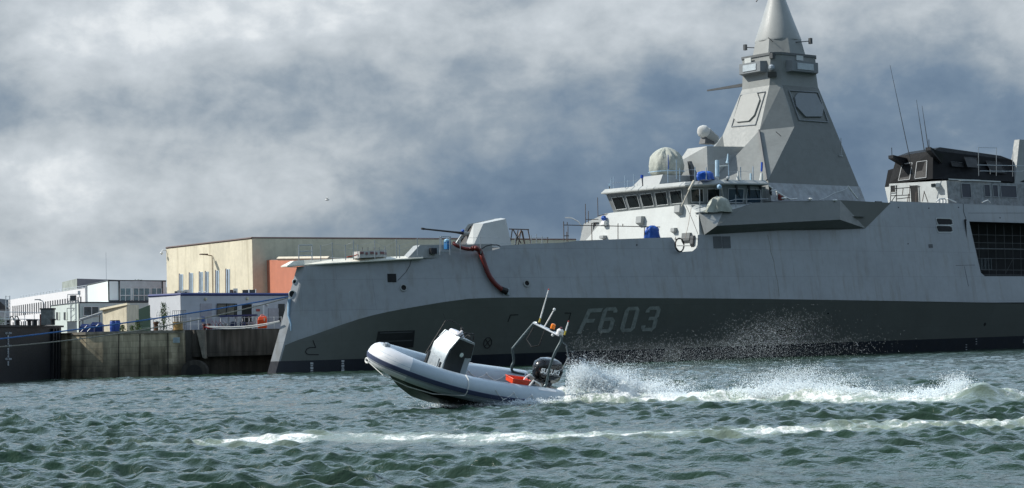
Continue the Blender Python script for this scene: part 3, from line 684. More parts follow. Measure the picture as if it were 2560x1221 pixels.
# sensor boxes jutting from the gallery
def jut(q4, w0, name, dep, inner=None):
    P3 = [np.array(p) for p in q4]; n = np.cross(P3[1]-P3[0], P3[3]-P3[0]); n /= np.linalg.norm(n)
    if n@(CP-P3[0]) < 0: n = -n
    dn = P3[0]-P3[3]; dn = dn/np.linalg.norm(dn)
    mid = sum(P3)/4
    out = [p+n*dep+(mid-p)*.12 for p in P3]; MB().loft([[p-n*.02 for p in P3], out]).build(name, MASTD, ship)
    g = [mid+n*(dep+.02)+(p+n*dep-mid-n*dep)*.55 for p in P3]
    MB().prism(g, n*.04).build('array_window', mat('array_window_pale', (.50, .56, .60), .3), ship)
jut([S(59.3, -1.9, 29.0), S(59.3, 1.5, 29.0), S(59.35, 1.5, 30.2), S(59.35, -1.9, 30.2)], 0, 'sensor_box', .75)
jut([S(60.9, 2.72, 29.0), S(65.3, 2.72, 29.0), S(65.3, 2.72, 30.2), S(60.9, 2.72, 30.2)], 0, 'sensor_box', .6)
MB().box(S(59.5, 2.15, 30.35), .4, .45, .55, PSI).build('optic_box', DKGREY, ship)
MB().ball(S(59.25, 2.25, 29.4), .33, 10).build('camera_ball', mat('camera_ball_pale', (.35, .40, .45), .3), ship)
MB().loft([[S(59.0, 1.9, 28.4), S(59.6, 2.6, 28.4), S(59.7, 2.4, 28.4), S(59.3, 1.8, 28.4)], [S(58.8, 2.1, 28.95), S(59.4, 2.7, 28.95), S(59.8, 2.4, 28.95), S(59.3, 1.8, 28.95)]]).build('camera_bracket', DKGREY, ship)
for u, w_ in ((2026, 3.3), (1863, -3.3)):
    s, z = sp(u, 103 if u > 1900 else 119, w_); b = MB().box(S(s, w_, z-.3), .3, .3, .6, PSI); b.tube([S(s, w_, z), S(62.7, w_*.7, z-.1)], .05, 5); b.build('gallery_sensor', DKGREY, ship)
MB().box(S(59.1, -.9, 30.25), .12, .9, .5, PSI).build('small_panel', PALE, ship); MB().box(S(62.9, 2.75, 30.3), 1.0, .12, .5, PSI).build('small_panel', PALE, ship)
# yard arm, pole, small antennas
MB().loft([[S(60.5, -2.6, 28.5), S(60.5, -2.6, 28.15), S(60.8, -2.6, 28.15), S(60.8, -2.6, 28.5)], [S(61, -9.0, 28.52), S(61, -9.0, 28.36), S(61.15, -9.0, 28.36), S(61.15, -9.0, 28.52)]]).build('yard_arm', DKGREY, ship)
fo = [S(*f_b)+(-SA*.2+SN*.1), S(*fc)+(-SA*.25+SN*.1)]
MB().tube(fo, .12, 4).build('mast_edge_duct', DKGREY, ship)
s, w, z = PF(2098, 380); MB().box(S(s, w, z-.5), .5, .5, .15, PSI).tube([S(s, w+.3, z-.4), S(s, w+.3, z+1.4)], .04, 5).build('stub_antenna', STEEL, ship)
for a_, b_ in (((1938, 330), (1950, 350)), ((1942, 100), (1936, 96))):
    s, w, z = PF(*a_) if a_[1] > 200 else (60.2, .9, 32.7); MB().tube([S(s, w+.1, z), S(s+.2, w+.6, z-.5)], .035, 4).build('mast_rod', BLACK, ship)
for v0, v1 in ((0, 0),):
    for yy in (0.335, 0.62): pass
# house in front of the mast
hs = MB(); zt_ = 21.05
hs.loft([[S(49.9, -2.9, 17), S(50.4, 1.55, 17), S(58, 2.6, 17), S(58, -2.9, 17)], [S(50.0, -2.1, 19.8), S(50.45, 1.5, 19.3), S(57, 2.2, 19.3), S(57, -2.1, 19.8)], [S(50.5, -1.3, zt_), S(50.5, 1.45, zt_), S(57, 1.5, zt_+.2), S(57, -1.3, zt_+.2)]]); hs.build('mast_house', SUPER, ship)
# sloping facet beside the house
e1 = MB(); g_ = [(1821, 411, 3.0), (1874, 381, 2.2), (1905, 392, 3.6), (1909, 408, 4.4), (1842, 423, 4.6)]
# director radar: white conical nose on a dark drum
dr = thing('director_radar', 'white pointed radar nose on a grey drum, in front of the mast', 'radar', S(54.0, -1.6, 21.2), PSI)
c_ = S(*( (lambda s, z: (s, -1.6, z))(*sp(1757, 328, -1.6)))); dx = -SA*.80-SN*.0+ZZ*.42; dx /= np.linalg.norm(dx)
def axr(c, d, r, n=20):
    x = np.cross(d, ZZ); x /= np.linalg.norm(x); y = np.cross(x, d); return [c+(x*math.cos(2*math.pi*k/n)+y*math.sin(2*math.pi*k/n))*r for k in range(n)]
MB().loft([axr(c_+dx*t, dx, r) for t, r in ((-.45, .62), (0, .66), (.25, .55), (.5, .30), (.66, .05))]).build('nose_cone', mat('nose_cone_white', (.6, .6, .58), .45), dr, smooth=True)
MB().loft([axr(c_+dx*t, dx, r) for t, r in ((-1.9, .55), (-.5, .66), (-.42, .5))]).build('drum', SUPER, dr, smooth=True)
MB().loft([[c_-ZZ*1.3+SA*a+SN*b for a, b in ((-.2, -.45), (-.2, .45), (1.2, .45), (1.2, -.45))], [c_-ZZ*.3+SA*a+SN*b for a, b in ((.1, -.3), (.1, .3), (.9, .3), (.9, -.3))]]).build('pedestal', DKGREY, dr)
# ---- gun
gun = MB()
zb_g = 10.7
A_ = sp(1181.8, 614.3, 1.65); B2 = sp(1280, 612.4, 1.65); C_ = sp(1208.3, 559.3, 1.15); D_ = sp(1264.4, 547.5, 1.15)
gun.loft([[S(A_[0], 1.65, zb_g), S(C_[0], 1.15, C_[1]), S(D_[0], 1.15, D_[1]), S(B2[0], 1.65, zb_g)], [S(A_[0]-.35, .9, zb_g), S(C_[0]-.55, .42, C_[1]+.02), S(D_[0], .42, D_[1]+.12), S(B2[0], .9, zb_g)],
          ]); 
gun.loft([[S(A_[0]-.35, -.9, zb_g), S(C_[0]-.55, -.40, C_[1]+.02), S(D_[0], -.42, D_[1]+.12), S(B2[0], -.9, zb_g)], [S(A_[0], -1.65, zb_g), S(C_[0], -1.15, C_[1]), S(D_[0], -1.15, D_[1]), S(B2[0], -1.65, zb_g)]])
gt = gun.build('gun_turret', mat('gun_house_grey', (.52, .54, .53), .5, var=.03), ship)
MB().loft([[S(A_[0]-.0, .9, zb_g), S(C_[0]-.25, .42, C_[1]-.12), S(D_[0]-.02, .42, D_[1]-.05), S(B2[0]-.1, .9, zb_g)], [S(A_[0]-.0, -.9, zb_g), S(C_[0]-.25, -.40, C_[1]-.12), S(D_[0]-.02, -.42, D_[1]-.05), S(B2[0]-.1, -.9, zb_g)]]).build('elevation_slot', BLACKP, ship)
MB().loft([[S(C_[0]+1.0, .42, C_[1]+.10), S(C_[0]+1.0, -.42, C_[1]+.10), S(C_[0]+1.0, -.42, C_[1]-.3), S(C_[0]+1.0, .42, C_[1]-.3)], [S(D_[0]-.01, .42, D_[1]+.10), S(D_[0]-.01, -.42, D_[1]+.10), S(D_[0]-.01, -.42, D_[1]-.3), S(D_[0]-.01, .42, D_[1]-.3)]]).build('turret_roof', gt.data.materials[0], ship)
g0 = S(*((lambda r: (r[0], 0, r[1]))(sp(1180, 588, 0)))); g1 = S(*((lambda r: (r[0], 0, r[1]))(sp(1157, 583.5, 0)))); g2 = S(*((lambda r: (r[0], 0, r[1]))(sp(1054, 572, 0))))
d_ = (g2-g0)/np.linalg.norm(g2-g0)
MB().tube([g0-d_*.3, g1], .21, 10).build('gun_mantlet', SUPER, ship, smooth=True)
gb = MB().tube([g1, g1+d_*.2, g1+d_*.2+d_*.01, g1+d_*.9, g2-d_*.35, g2-d_*.3, g2], [.15, .15, .12, .09, .075, .10, .10], 10); gb.build('gun_barrel', BLACK, ship, smooth=True)
MB().ball(g1+ZZ*.2, .16, 8).build('barrel_cover', BLUET, ship)
# ---- funnel block aft
AF = 83.0
af = MB(); af.loft([[S(AF, -3.1, 16), S(AF, 5.05, 15.6), S(118, 5.05, 15.6), S(118, -3.1, 16)], [S(AF, -3.1, 18.65), S(AF, 4.9, 18.35), S(118, 4.9, 18.35), S(118, -3.1, 18.65)]])
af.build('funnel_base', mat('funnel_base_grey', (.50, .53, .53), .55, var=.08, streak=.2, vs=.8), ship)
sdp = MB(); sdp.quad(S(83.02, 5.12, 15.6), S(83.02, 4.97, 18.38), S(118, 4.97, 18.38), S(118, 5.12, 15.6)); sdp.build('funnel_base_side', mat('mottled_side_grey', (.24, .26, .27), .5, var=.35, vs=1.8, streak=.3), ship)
fb_ = MB()
fb_.loft([[S(AF-.02, -3.1, 18.66), S(AF-.02, 3.05, 18.7), S(98.2, 4.0, 18.7), S(98.2, -3.1, 18.7)], [S(83.9, -2.6, 21.7), S(83.6, 2.75, 21.85), S(97.2, 2.9, 21.3), S(97.2, -2.6, 21.3)]])
fb_.build('funnel_casing', mat('soot_black_paint', (.009, .010, .012), .6, var=.4, vs=.8, spec=.12), ship)
MB().loft([[S(83.9, -2.6, 21.7), S(83.6, 2.75, 21.85), S(97.2, 2.9, 21.3), S(97.2, -2.6, 21.3)], [S(85.5, -2.2, 22.2), S(85.2, 2.4, 22.3), S(95.5, 2.6, 21.75), S(95.5, -2.2, 21.8)]]).build('casing_top', mat('soot_black_paint', (.04, .042, .048)), ship)
MB().loft([[S(84.0, -4.6, 18.4), S(84, -3.1, 18.4), S(90, -3.1, 18.4), S(90, -4.6, 18.4)], [S(84.3, -4.3, 20.3), S(84.3, -3.0, 20.5), S(90, -3, 20.5), S(90, -4.3, 20.3)]]).build('casing_wing', mat('soot_black_paint', (.04, .042, .048)), ship)
MB().loft([[S(84.2, -4.2, 16), S(84.2, -3.1, 16), S(90, -3.1, 16), S(90, -4.2, 16)], [S(84.0, -4.6, 18.4), S(84, -3.1, 18.4), S(90, -3.1, 18.4), S(90, -4.6, 18.4)]]).build('wing_base', PALE, ship)
LV = mat('black_louvre', (.008, .008, .009), .6)
qf = (S(AF-.02, -3.1, 18.66), S(AF-.02, 3.05, 18.7), S(83.6, 2.75, 21.85), S(83.9, -2.6, 21.7))
for a in (.22, .60): window_on(qf, a, a+.26, .06, .66, 'exhaust_louvre', .04, LV, False, .05, fm=mat('pale_louvre_rim', (.38, .40, .41)))
for u, v0, u1, v1 in ((2227, 392, 2262, 404), (2320, 372, 2343, 392)):
    w_ = -1.5 if u < 2300 else 2.9; a = sp(u, v0, w_); b = sp(u1, v1, w_)
    MB().loft([[S(a[0], w_-.35, a[1]+.15), S(a[0], w_+.35, a[1]+.15), S(a[0], w_+.35, a[1]-.2), S(a[0], w_-.35, a[1]-.2)], [S(b[0]+.4, w_-.6, b[1]+.2), S(b[0]+.4, w_+.6, b[1]+.2), S(b[0]+.4, w_+.3, b[1]-.75), S(b[0]+.4, w_-.3, b[1]-.75)]]).tube([S(a[0]+.2, w_, a[1]+.1), S(a[0]+.2, w_, a[1]+1.0)], .04, 5).build('lamp_bracket', BLACKP, ship)
qs = (S(86.0, 3.33, 18.7), S(98.2, 4.02, 18.7), S(97.2, 2.92, 21.3), S(85.6, 2.82, 21.7))
window_on(qs, .04, .20, .5, .66, 'casing_grille', .03, LV, False, .03, fm=BLACKP); window_on(qs, .22, .40, .48, .85, 'casing_grille', .35, BLACKP, False, .03, fm=BLACKP)
window_on(qs, .56, .78, .35, .82, 'casing_grille', .03, LV, False, .03, fm=BLACKP)
q_s = (S(83.02, 5.12, 15.6), S(118, 5.12, 15.6), S(118, 4.97, 18.38), S(83.02, 4.97, 18.38))
LVB = mat('intake_blue_grey', (.035, .042, .06), .5)
for (a, b) in ((85.3, 86.9), (89.2, 90.2), (90.7, 91.6), (92.1, 94.9), (96.4, 99)):
    window_on(q_s, (a-83.02)/34.98, (b-83.02)/34.98, .42 if a > 86 else .35, .90, 'intake_grille', .04, LVB, False, .03)
MB().quad(S(85.3, 5.06, 18.4), S(90.0, 5.06, 18.45), S(90.0, 3.8, 18.75), S(85.3, 3.6, 18.7)).quad(S(83.0, 5.2, 18.42), S(92.0, 5.2, 18.42), S(92, 5.2, 18.55), S(83, 5.2, 18.55)).build('casing_ledge', PALE, ship)
window_on((S(82.97, -3.1, 16), S(82.97, 5.05, 15.6), S(82.97, 4.9, 18.35), S(82.97, -3.1, 18.65)), .38, .52, .1, .88, 'funnel_doorway', .03, DARKHOLE, False, .04, fm=PALE)
window_on((S(82.97, -3.1, 16), S(82.97, 5.05, 15.6), S(82.97, 4.9, 18.35), S(82.97, -3.1, 18.65)), .03, .12, .62, .92, 'funnel_doorway', .03, DARKHOLE, False, .04, fm=PALE)
fl = S(82.7, 3.7, 17.7); MB().box(fl, .8, .7, .45, PSI).build('floodlight', PALE, ship); MB().box(S(82.25, 3.7, 17.75), .06, .55, .35, PSI).build('floodlight_glass', GLASS, ship)
# next superstructure block at the frame edge
s_, z_ = sp(2549, 360, 3.0); e_ = sp(2535, 450, 3.8)
MB().loft([[S(e_[0]-.2, 4.0, 18.3), S(e_[0]+8, 4.0, 18.3), S(e_[0]+8, 3, 18.3), S(e_[0]-.2, 3.0, 18.3)], [S(s_[0] if False else s_, 3.0, z_+.5), S(s_+5, 3.0, z_+.5), S(s_+5, 2.3, z_+.5), S(s_, 2.3, z_+.5)]]).build('aft_tower', MASTG, ship)
# whip antennas
for (u0_, v0_), (u1_, v1_), w_ in (((2286, 449), (2225, 163), 2.0), ((2311, 379), (2291, 250), 0.5), ((2321, 373), (2305, 265), 2.9)):
    a = sp(u0_, v0_, w_); b = sp(u1_, v1_, w_); MB().tube([S(a[0], w_, a[1]), S((a[0]+b[0])/2, w_, (a[1]+b[1])/2), S(b[0], w_, b[1])], [.05, .038, .02], 6).build('whip_antenna', DKGREY, ship)
# ================================================================== the water
def water_material():
    m = bpy.data.materials.new('harbour_water'); m.use_nodes = True; nt = m.node_tree; N = nt.nodes; L = nt.links; b = N['Principled BSDF']
    b.inputs['Roughness'].default_value = .045; b.inputs['IOR'].default_value = 1.33
    tc = N.new('ShaderNodeTexCoord')
    def noise(scale, det, vs=(1, 1, 1), rough=.6, dist=0):
        mp = N.new('ShaderNodeMapping'); mp.inputs['Scale'].default_value = vs; L.new(tc.outputs['Object'], mp.inputs[0])
        n = N.new('ShaderNodeTexNoise'); n.inputs['Scale'].default_value = scale; n.inputs['Detail'].default_value = det; n.inputs['Roughness'].default_value = rough; n.inputs['Distortion'].default_value = dist; L.new(mp.outputs[0], n.inputs['Vector']); return n.outputs[0]
    def M(op, a, b_=None, c=None, cl=False):
        n = N.new('ShaderNodeMath'); n.operation = op; n.use_clamp = cl
        for i, v in enumerate((a, b_, c)):
            if v is None: continue
            if isinstance(v, (int, float)): n.inputs[i].default_value = v
            else: L.new(v, n.inputs[i])
        return n.outputs[0]
    bp = N.new('ShaderNodeBump'); bp.inputs['Strength'].default_value = .7; bp.inputs['Distance'].default_value = .04; L.new(noise(6.5, 4, (1, 1, 1), .62, .4), bp.inputs['Height'])
    b2 = N.new('ShaderNodeBump'); b2.inputs['Strength'].default_value = .7; b2.inputs['Distance'].default_value = .10; L.new(noise(1.7, 4, (1, 1, 1), .6, .3), b2.inputs['Height']); L.new(b2.outputs[0], bp.inputs['Normal'])
    b3 = N.new('ShaderNodeBump'); b3.inputs['Strength'].default_value = .5; b3.inputs['Distance'].default_value = .014; L.new(noise(17, 3, (.7, 1, 1)), b3.inputs['Height']); L.new(bp.outputs[0], b3.inputs['Normal'])
    L.new(b3.outputs[0], b.inputs['Normal'])
    # slow patches of greener and bluer water
    pm = N.new('ShaderNodeMapRange'); pm.inputs[1].default_value = .35; pm.inputs[2].default_value = .65; L.new(noise(.12, 3), pm.inputs[0])
    mx = N.new('ShaderNodeMix'); mx.data_type = 'RGBA'; L.new(pm.outputs[0], mx.inputs[0]); mx.inputs[6].default_value = (.017, .043, .024, 1); mx.inputs[7].default_value = (.022, .043, .029, 1)
    # aerated water is pale green
    at = N.new('ShaderNodeAttribute'); at.attribute_name = 'foam'; fo = at.outputs['Fac']
    mg = N.new('ShaderNodeMix'); mg.data_type = 'RGBA'; L.new(M('MULTIPLY', fo, .95, None, True), mg.inputs[0]); L.new(mx.outputs[2], mg.inputs[6]); mg.inputs[7].default_value = (.34, .41, .34, 1)
    L.new(mg.outputs[2], b.inputs['Base Color'])
    fd = N.new('ShaderNodeBsdfPrincipled'); fd.inputs['Base Color'].default_value = (.86, .88, .87, 1); fd.inputs['Roughness'].default_value = .8
    bf = N.new('ShaderNodeBump'); bf.inputs['Strength'].default_value = 1; bf.inputs['Distance'].default_value = .12; L.new(noise(6, 6), bf.inputs['Height']); L.new(bf.outputs[0], fd.inputs['Normal'])
    lace = M('ADD', M('MULTIPLY', noise(2.3, 7, (1, .55, 1), .68, .8), .75), M('MULTIPLY', noise(9, 5, (1, .6, 1), .65, .5), .35))
    th = M('SUBTRACT', .80, M('MULTIPLY', fo, .38))
    k = M('MULTIPLY', M('SUBTRACT', lace, th), 7.5, None, True)
    k = M('MULTIPLY', k, M('MULTIPLY', fo, 12, None, True))
    ms = N.new('ShaderNodeMixShader'); L.new(k, ms.inputs[0]); L.new(b.outputs[0], ms.inputs[1]); L.new(fd.outputs[0], ms.inputs[2])
    L.new(ms.outputs[0], N['Material Output'].inputs[0]); return m
WAKE = [(1110, 1020), (1230, 1017), (1330, 1014), (1420, 1008), (1600, 1003), (1800, 1003), (2000, 1003), (2200, 1004), (2400, 1004), (2560, 1001), (2900, 993)]
OLD = [(585, 1110), (700, 1101), (830, 1092), (1000, 1096), (1300, 1099), (1600, 1091), (1900, 1081), (2200, 1073), (2560, 1062), (2900, 1052)]
WK = np.array([onz(*p)[:2] for p in WAKE]); OD = np.array([onz(*p)[:2] for p in OLD])
WT0 = float(sum(np.hypot(*(WK[i+1]-WK[i])) for i in range(3)))-.4
def segdist(X, Y, PL):
    best = np.full(X.shape, 1e9); par = np.zeros(X.shape); acc = 0.0; sign = np.zeros(X.shape)
    for a, b in zip(PL[:-1], PL[1:]):
        d = b-a; L2 = d@d; t = np.clip(((X-a[0])*d[0]+(Y-a[1])*d[1])/L2, 0, 1)
        dist = np.hypot(X-a[0]-t*d[0], Y-a[1]-t*d[1]); m = dist < best
        best[m] = dist[m]; par[m] = (acc+t*math.sqrt(L2))[m]; sign[m] = np.sign((X-a[0])*d[1]-(Y-a[1])*d[0])[m]; acc += math.sqrt(L2)
    return best, par, sign
_r = np.random.RandomState(5)
WV = []
for i in range(150):
    lam = 0.34*(7.0/0.34)**(_r.rand()**1.45); th = math.radians(252)+_r.randn()*.60
    amp = .0076*lam**.62*(1.0 if lam < 1.25 else (1.25/lam)**.95)
    WV.append((2*math.pi/lam*math.cos(th), 2*math.pi/lam*math.sin(th), amp*(.5+_r.rand()), _r.rand()*6.283, lam))
def fbm(X, Y, s, seed):
    r = np.random.RandomState(seed); o = np.zeros(X.shape)
    for i in range(9):
        a = r.rand()*6.283; k = s*(.6+1.3*r.rand()); o += np.sin(X*k*math.cos(a)+Y*k*math.sin(a)+r.rand()*6.283+1.2*np.sin(X*k*.6*math.sin(a)+r.rand()*6))
    return o/9*2.2
def surface(X, Y, spacing=None):
    Z = np.zeros(X.shape); DX = np.zeros(X.shape); DY = np.zeros(X.shape)
    patch = 1+.42*np.clip(fbm(X, Y, .22, 3), -1, 1)+.22*np.clip(fbm(X, Y, .7, 77), -1, 1)
    for kx, ky, a, ph, lam in WV:
        w = a if spacing is None else a*np.clip(lam/(spacing*3.2)-.3, 0, 1)
        p = kx*X+ky*Y+ph; c = np.cos(p); s_ = np.sin(p); Z += w*c; k = math.hypot(kx, ky); DX -= w*.6*kx/k*s_; DY -= w*.6*ky/k*s_
    Z *= patch; DX *= patch; DY *= patch
    return Z, DX, DY
def foam_and_lift(X, Y):
    d, t, sg = segdist(X, Y, WK); d2, t2, _ = segdist(X, Y, OD)
    wob = fbm(X, Y, 1.4, 9)*.5; env = .75+.45*np.sin(t*.9+.5)*np.sin(t*.37+1)
    t = t-WT0
    wd = np.interp(t, [-4, -1, 0, 1.5, 4, 8, 30], [.5, 1.0, 1.7, 2.3, 1.7, 2.0, 2.4])
    dd_ = np.abs(d+wob*.35)
    fo = np.clip(1.38-dd_/wd, 0, 1)*np.interp(t, [-3, -1, .3, 5, 12, 30], [.2, 1.0, 1.15, 1.05, .98, .92])*(.9+.16*fbm(X, Y, .8, 31))
    lift = (.10*np.clip((t+3)/3, 0, 1)+(.52+.14*fbm(X, Y, 5.5, 41))*np.exp(-((t-1.5)/1.7)**2)*(t > -1)+.12*env*np.clip((t-2)/4, 0, 1))*np.exp(-(d/1.0)**2)*(1+.35*fbm(X, Y, 3.0, 12))
    # curling green hump towards the right end of the wake
    hx, hy = onz(2450, 1006)[:2]; q = np.exp(-((X-hx)/.75)**2-((Y-hy)/1.3)**2); lift += .42*q; fo *= 1-.62*np.exp(-((X-hx)/.55)**2-((Y-hy+.4)/1.2)**2)
    hx, hy = onz(2080, 1003)[:2]; lift += .18*np.exp(-((X-hx)/1.2)**2-((Y-hy)/1.2)**2)
    on = np.clip((1.15-(d2+fbm(X, Y, 2.1, 4)*.45)/2.0), 0, 1)*(.82+.20*fbm(X, Y, 1.1, 8)); on *= np.interp(t2, [0, 1.0, 3, 60], [.8, 1.3, 1.0, .95])
    lift += .025*np.exp(-(d2/.8)**2)*(1+fbm(X, Y, 1.5, 6))
    fo = np.maximum(fo, np.clip(on, 0, 1))
    # scattered flecks on the near right
    fx = np.clip(fbm(X, Y, .9, 21)-.55, 0, 1)*.9*np.clip((X-2)/4, 0, 1)*np.clip((44-Y)/5, 0, 1)*np.clip((Y-33)/3, 0, 1)
    fo = np.maximum(fo, fx)
    return fo, lift
NR, NCc = 1180, 760
rr_ = 20*np.exp(np.linspace(0, math.log(262/20), NR)); aa = np.radians(np.linspace(-23, 23, NCc))
Rg, Ag = np.meshgrid(rr_, aa, indexing='ij'); X_ = Rg*np.sin(Ag); Y_ = Rg*np.cos(Ag)
Zw, DX_, DY_ = surface(X_, Y_, Rg*.0022)
FO, LI = foam_and_lift(X_, Y_)
co = np.stack([X_+DX_, Y_+DY_, Zw+LI], -1).reshape(-1, 3)
idx = np.arange(NR*NCc).reshape(NR, NCc); fq = np.stack([idx[:-1, :-1], idx[:-1, 1:], idx[1:, 1:], idx[1:, :-1]], -1).reshape(-1, 4)
def bigmesh(name, co, fq, n=4):
    m = bpy.data.meshes.new(name); m.vertices.add(len(co)); m.vertices.foreach_set('co', co.astype(np.float32).ravel())
    m.loops.add(len(fq)*n); m.loops.foreach_set('vertex_index', fq.astype(np.int32).ravel()); m.polygons.add(len(fq))
    m.polygons.foreach_set('loop_start', np.arange(0, len(fq)*n, n, dtype=np.int32)); m.update(calc_edges=True); return m
base = np.array([[-1500, -400, -.4], [1500, -400, -.4], [1500, 2500, -.4], [-1500, 2500, -.4]])
co2 = np.vstack([co, base]); nb = len(co); fq2 = np.vstack([fq, [[nb, nb+1, nb+2, nb+3]]])
wmesh = bigmesh('water', co2, fq2[:, ::1]); wmesh.shade_smooth()
at_ = wmesh.attributes.new('foam', 'FLOAT', 'POINT'); at_.data.foreach_set('value', np.append(FO.ravel(), np.zeros(4)).astype(np.float32))
wo = bpy.data.objects.new('water', wmesh); COL.objects.link(wo); wmesh.materials.append(water_material()); wo['kind'] = 'structure'; wo['label'] = 'choppy green grey harbour water'

# ---- spray: droplets thrown up along the wake (too many to count)
def spray_material():
    m = bpy.data.materials.new('spray_white'); m.use_nodes = True; nt = m.node_tree; N = nt.nodes; L = nt.links; N.remove(N['Principled BSDF'])
    d = N.new('ShaderNodeBsdfDiffuse'); t = N.new('ShaderNodeBsdfTranslucent'); d.inputs[0].default_value = t.inputs[0].default_value = (.53, .55, .56, 1)
    x = N.new('ShaderNodeAddShader'); L.new(d.outputs[0], x.inputs[0]); L.new(t.outputs[0], x.inputs[1]); L.new(x.outputs[0], N['Material Output'].inputs[0]); return m
def droplets(name, C, R, m, label, cat):
    n = len(C); o = np.array([[1, 1, 1], [1, -1, -1], [-1, 1, -1], [-1, -1, 1]], float)*.8
    st = .7+RNG.rand(n, 4, 3)*.9
    V = (C[:, None, :]+o[None]*R[:, None, None]*st).reshape(-1, 3)
    t = np.array([[0, 1, 2], [0, 3, 1], [0, 2, 3], [1, 3, 2]])
    Fq = (np.arange(n)[:, None, None]*4+t[None]).reshape(-1, 3); me = bigmesh(name, V, Fq, 3); me.materials.append(m); me.shade_smooth()
    ob = bpy.data.objects.new(name, me); COL.objects.link(ob); ob['kind'] = 'stuff'; ob['label'] = label; ob['category'] = cat; return ob
sprm = spray_material()
CL = []; RL = []
def cluster(u, v, su, sv, n, rmin=.0035, rmax=.009, yj=.45, tilt=0.0, lump=1.0):
    """a burst of droplets centred over the wake, su/sv = its half width and half height in photo pixels at that depth"""
    n = int(n*NMUL); a, b = RNG.randn(n)*su, np.abs(RNG.randn(n))**.9*np.sign(RNG.randn(n))*sv
    f = 1+lump*(.3*np.sin(a*.23+u+.02*b)+.3*np.sin(a*.077+2*u)+.25*np.sin(a*.61+1.3*u))
    uu = u+a+tilt*b; vv = v+b*np.clip(f, .3, 2)
    wv = np.interp(uu, [q[0] for q in WAKE], [q[1] for q in WAKE])
    def rays(uu, vv): return f0[None]*F+CR[None]*(uu-CX)[:, None]-CU[None]*(vv-CY)[:, None]
    dg = rays(uu, wv); y = (dg*(-EYE/dg[:, 2])[:, None])[:, 1]+RNG.randn(n)*yj
    d = rays(uu, np.minimum(vv, wv+4)); h = CP+d*(y/d[:, 1])[:, None]; k = h[:, 2] > -.1
    k &= ~((uu < 1414) & (uu > 1180) & (vv < 992) & (h[:, 1] < 69)); CL.append(h[k]); RL.append((rmin+(rmax-rmin)*RNG.rand(n)**2.2)[k])
NMUL = 2.4
BIG = dict(rmin=.005, rmax=.018, yj=.32); SM = dict(rmin=.0024, rmax=.0052, yj=.7)
for c in ((1452, 958, 16, 19, 4200), (1500, 963, 36, 17, 7500), (1575, 974, 48, 12, 6500), (1440, 988, 24, 8, 3000), (1655, 990, 50, 5, 2600), (1760, 990, 60, 4, 1900),
          (1900, 985, 42, 7, 3000), (1985, 975, 50, 11, 5000), (2080, 982, 45, 8, 3200), (2240, 992, 60, 4, 1800), (2350, 982, 34, 7, 1500), (2400, 965, 14, 10, 700), (2545, 990, 25, 4, 900),
          (1345, 1008, 42, 4, 9000), (1240, 1014, 60, 3, 5000), (1425, 1003, 20, 6, 3500)): cluster(*c, **BIG, lump=.5)
for c in ((1460, 928, 28, 17, 2200), (1535, 938, 45, 16, 2200), (1650, 965, 60, 12, 1500), (1930, 950, 50, 13, 1300), (2010, 938, 42, 14, 1700), (2100, 955, 40, 12, 800), (2385, 952, 22, 12, 700), (2260, 975, 50, 8, 500), (1150, 1000, 45, 8, 900), (1090, 990, 35, 10, 200)): cluster(*c, lump=.4)
for c in ((1905, 848, 58, 24, 2600), (1965, 812, 60, 20, 1000), (1850, 872, 130, 18, 3400), (1650, 885, 85, 16, 2000), (1500, 892, 60, 18, 1000), (1750, 925, 170, 22, 4600), (2090, 865, 70, 22, 600), (1440, 872, 30, 20, 260), (1480, 862, 60, 20, 360)):
    cluster(c[0], c[1], c[2], c[3], c[4]*.40, **SM, tilt=-.25, lump=.2)
droplets('wake_spray', np.vstack(CL), np.concatenate(RL), sprm, 'white spray and foam thrown up behind the speeding rubber boat', 'spray')
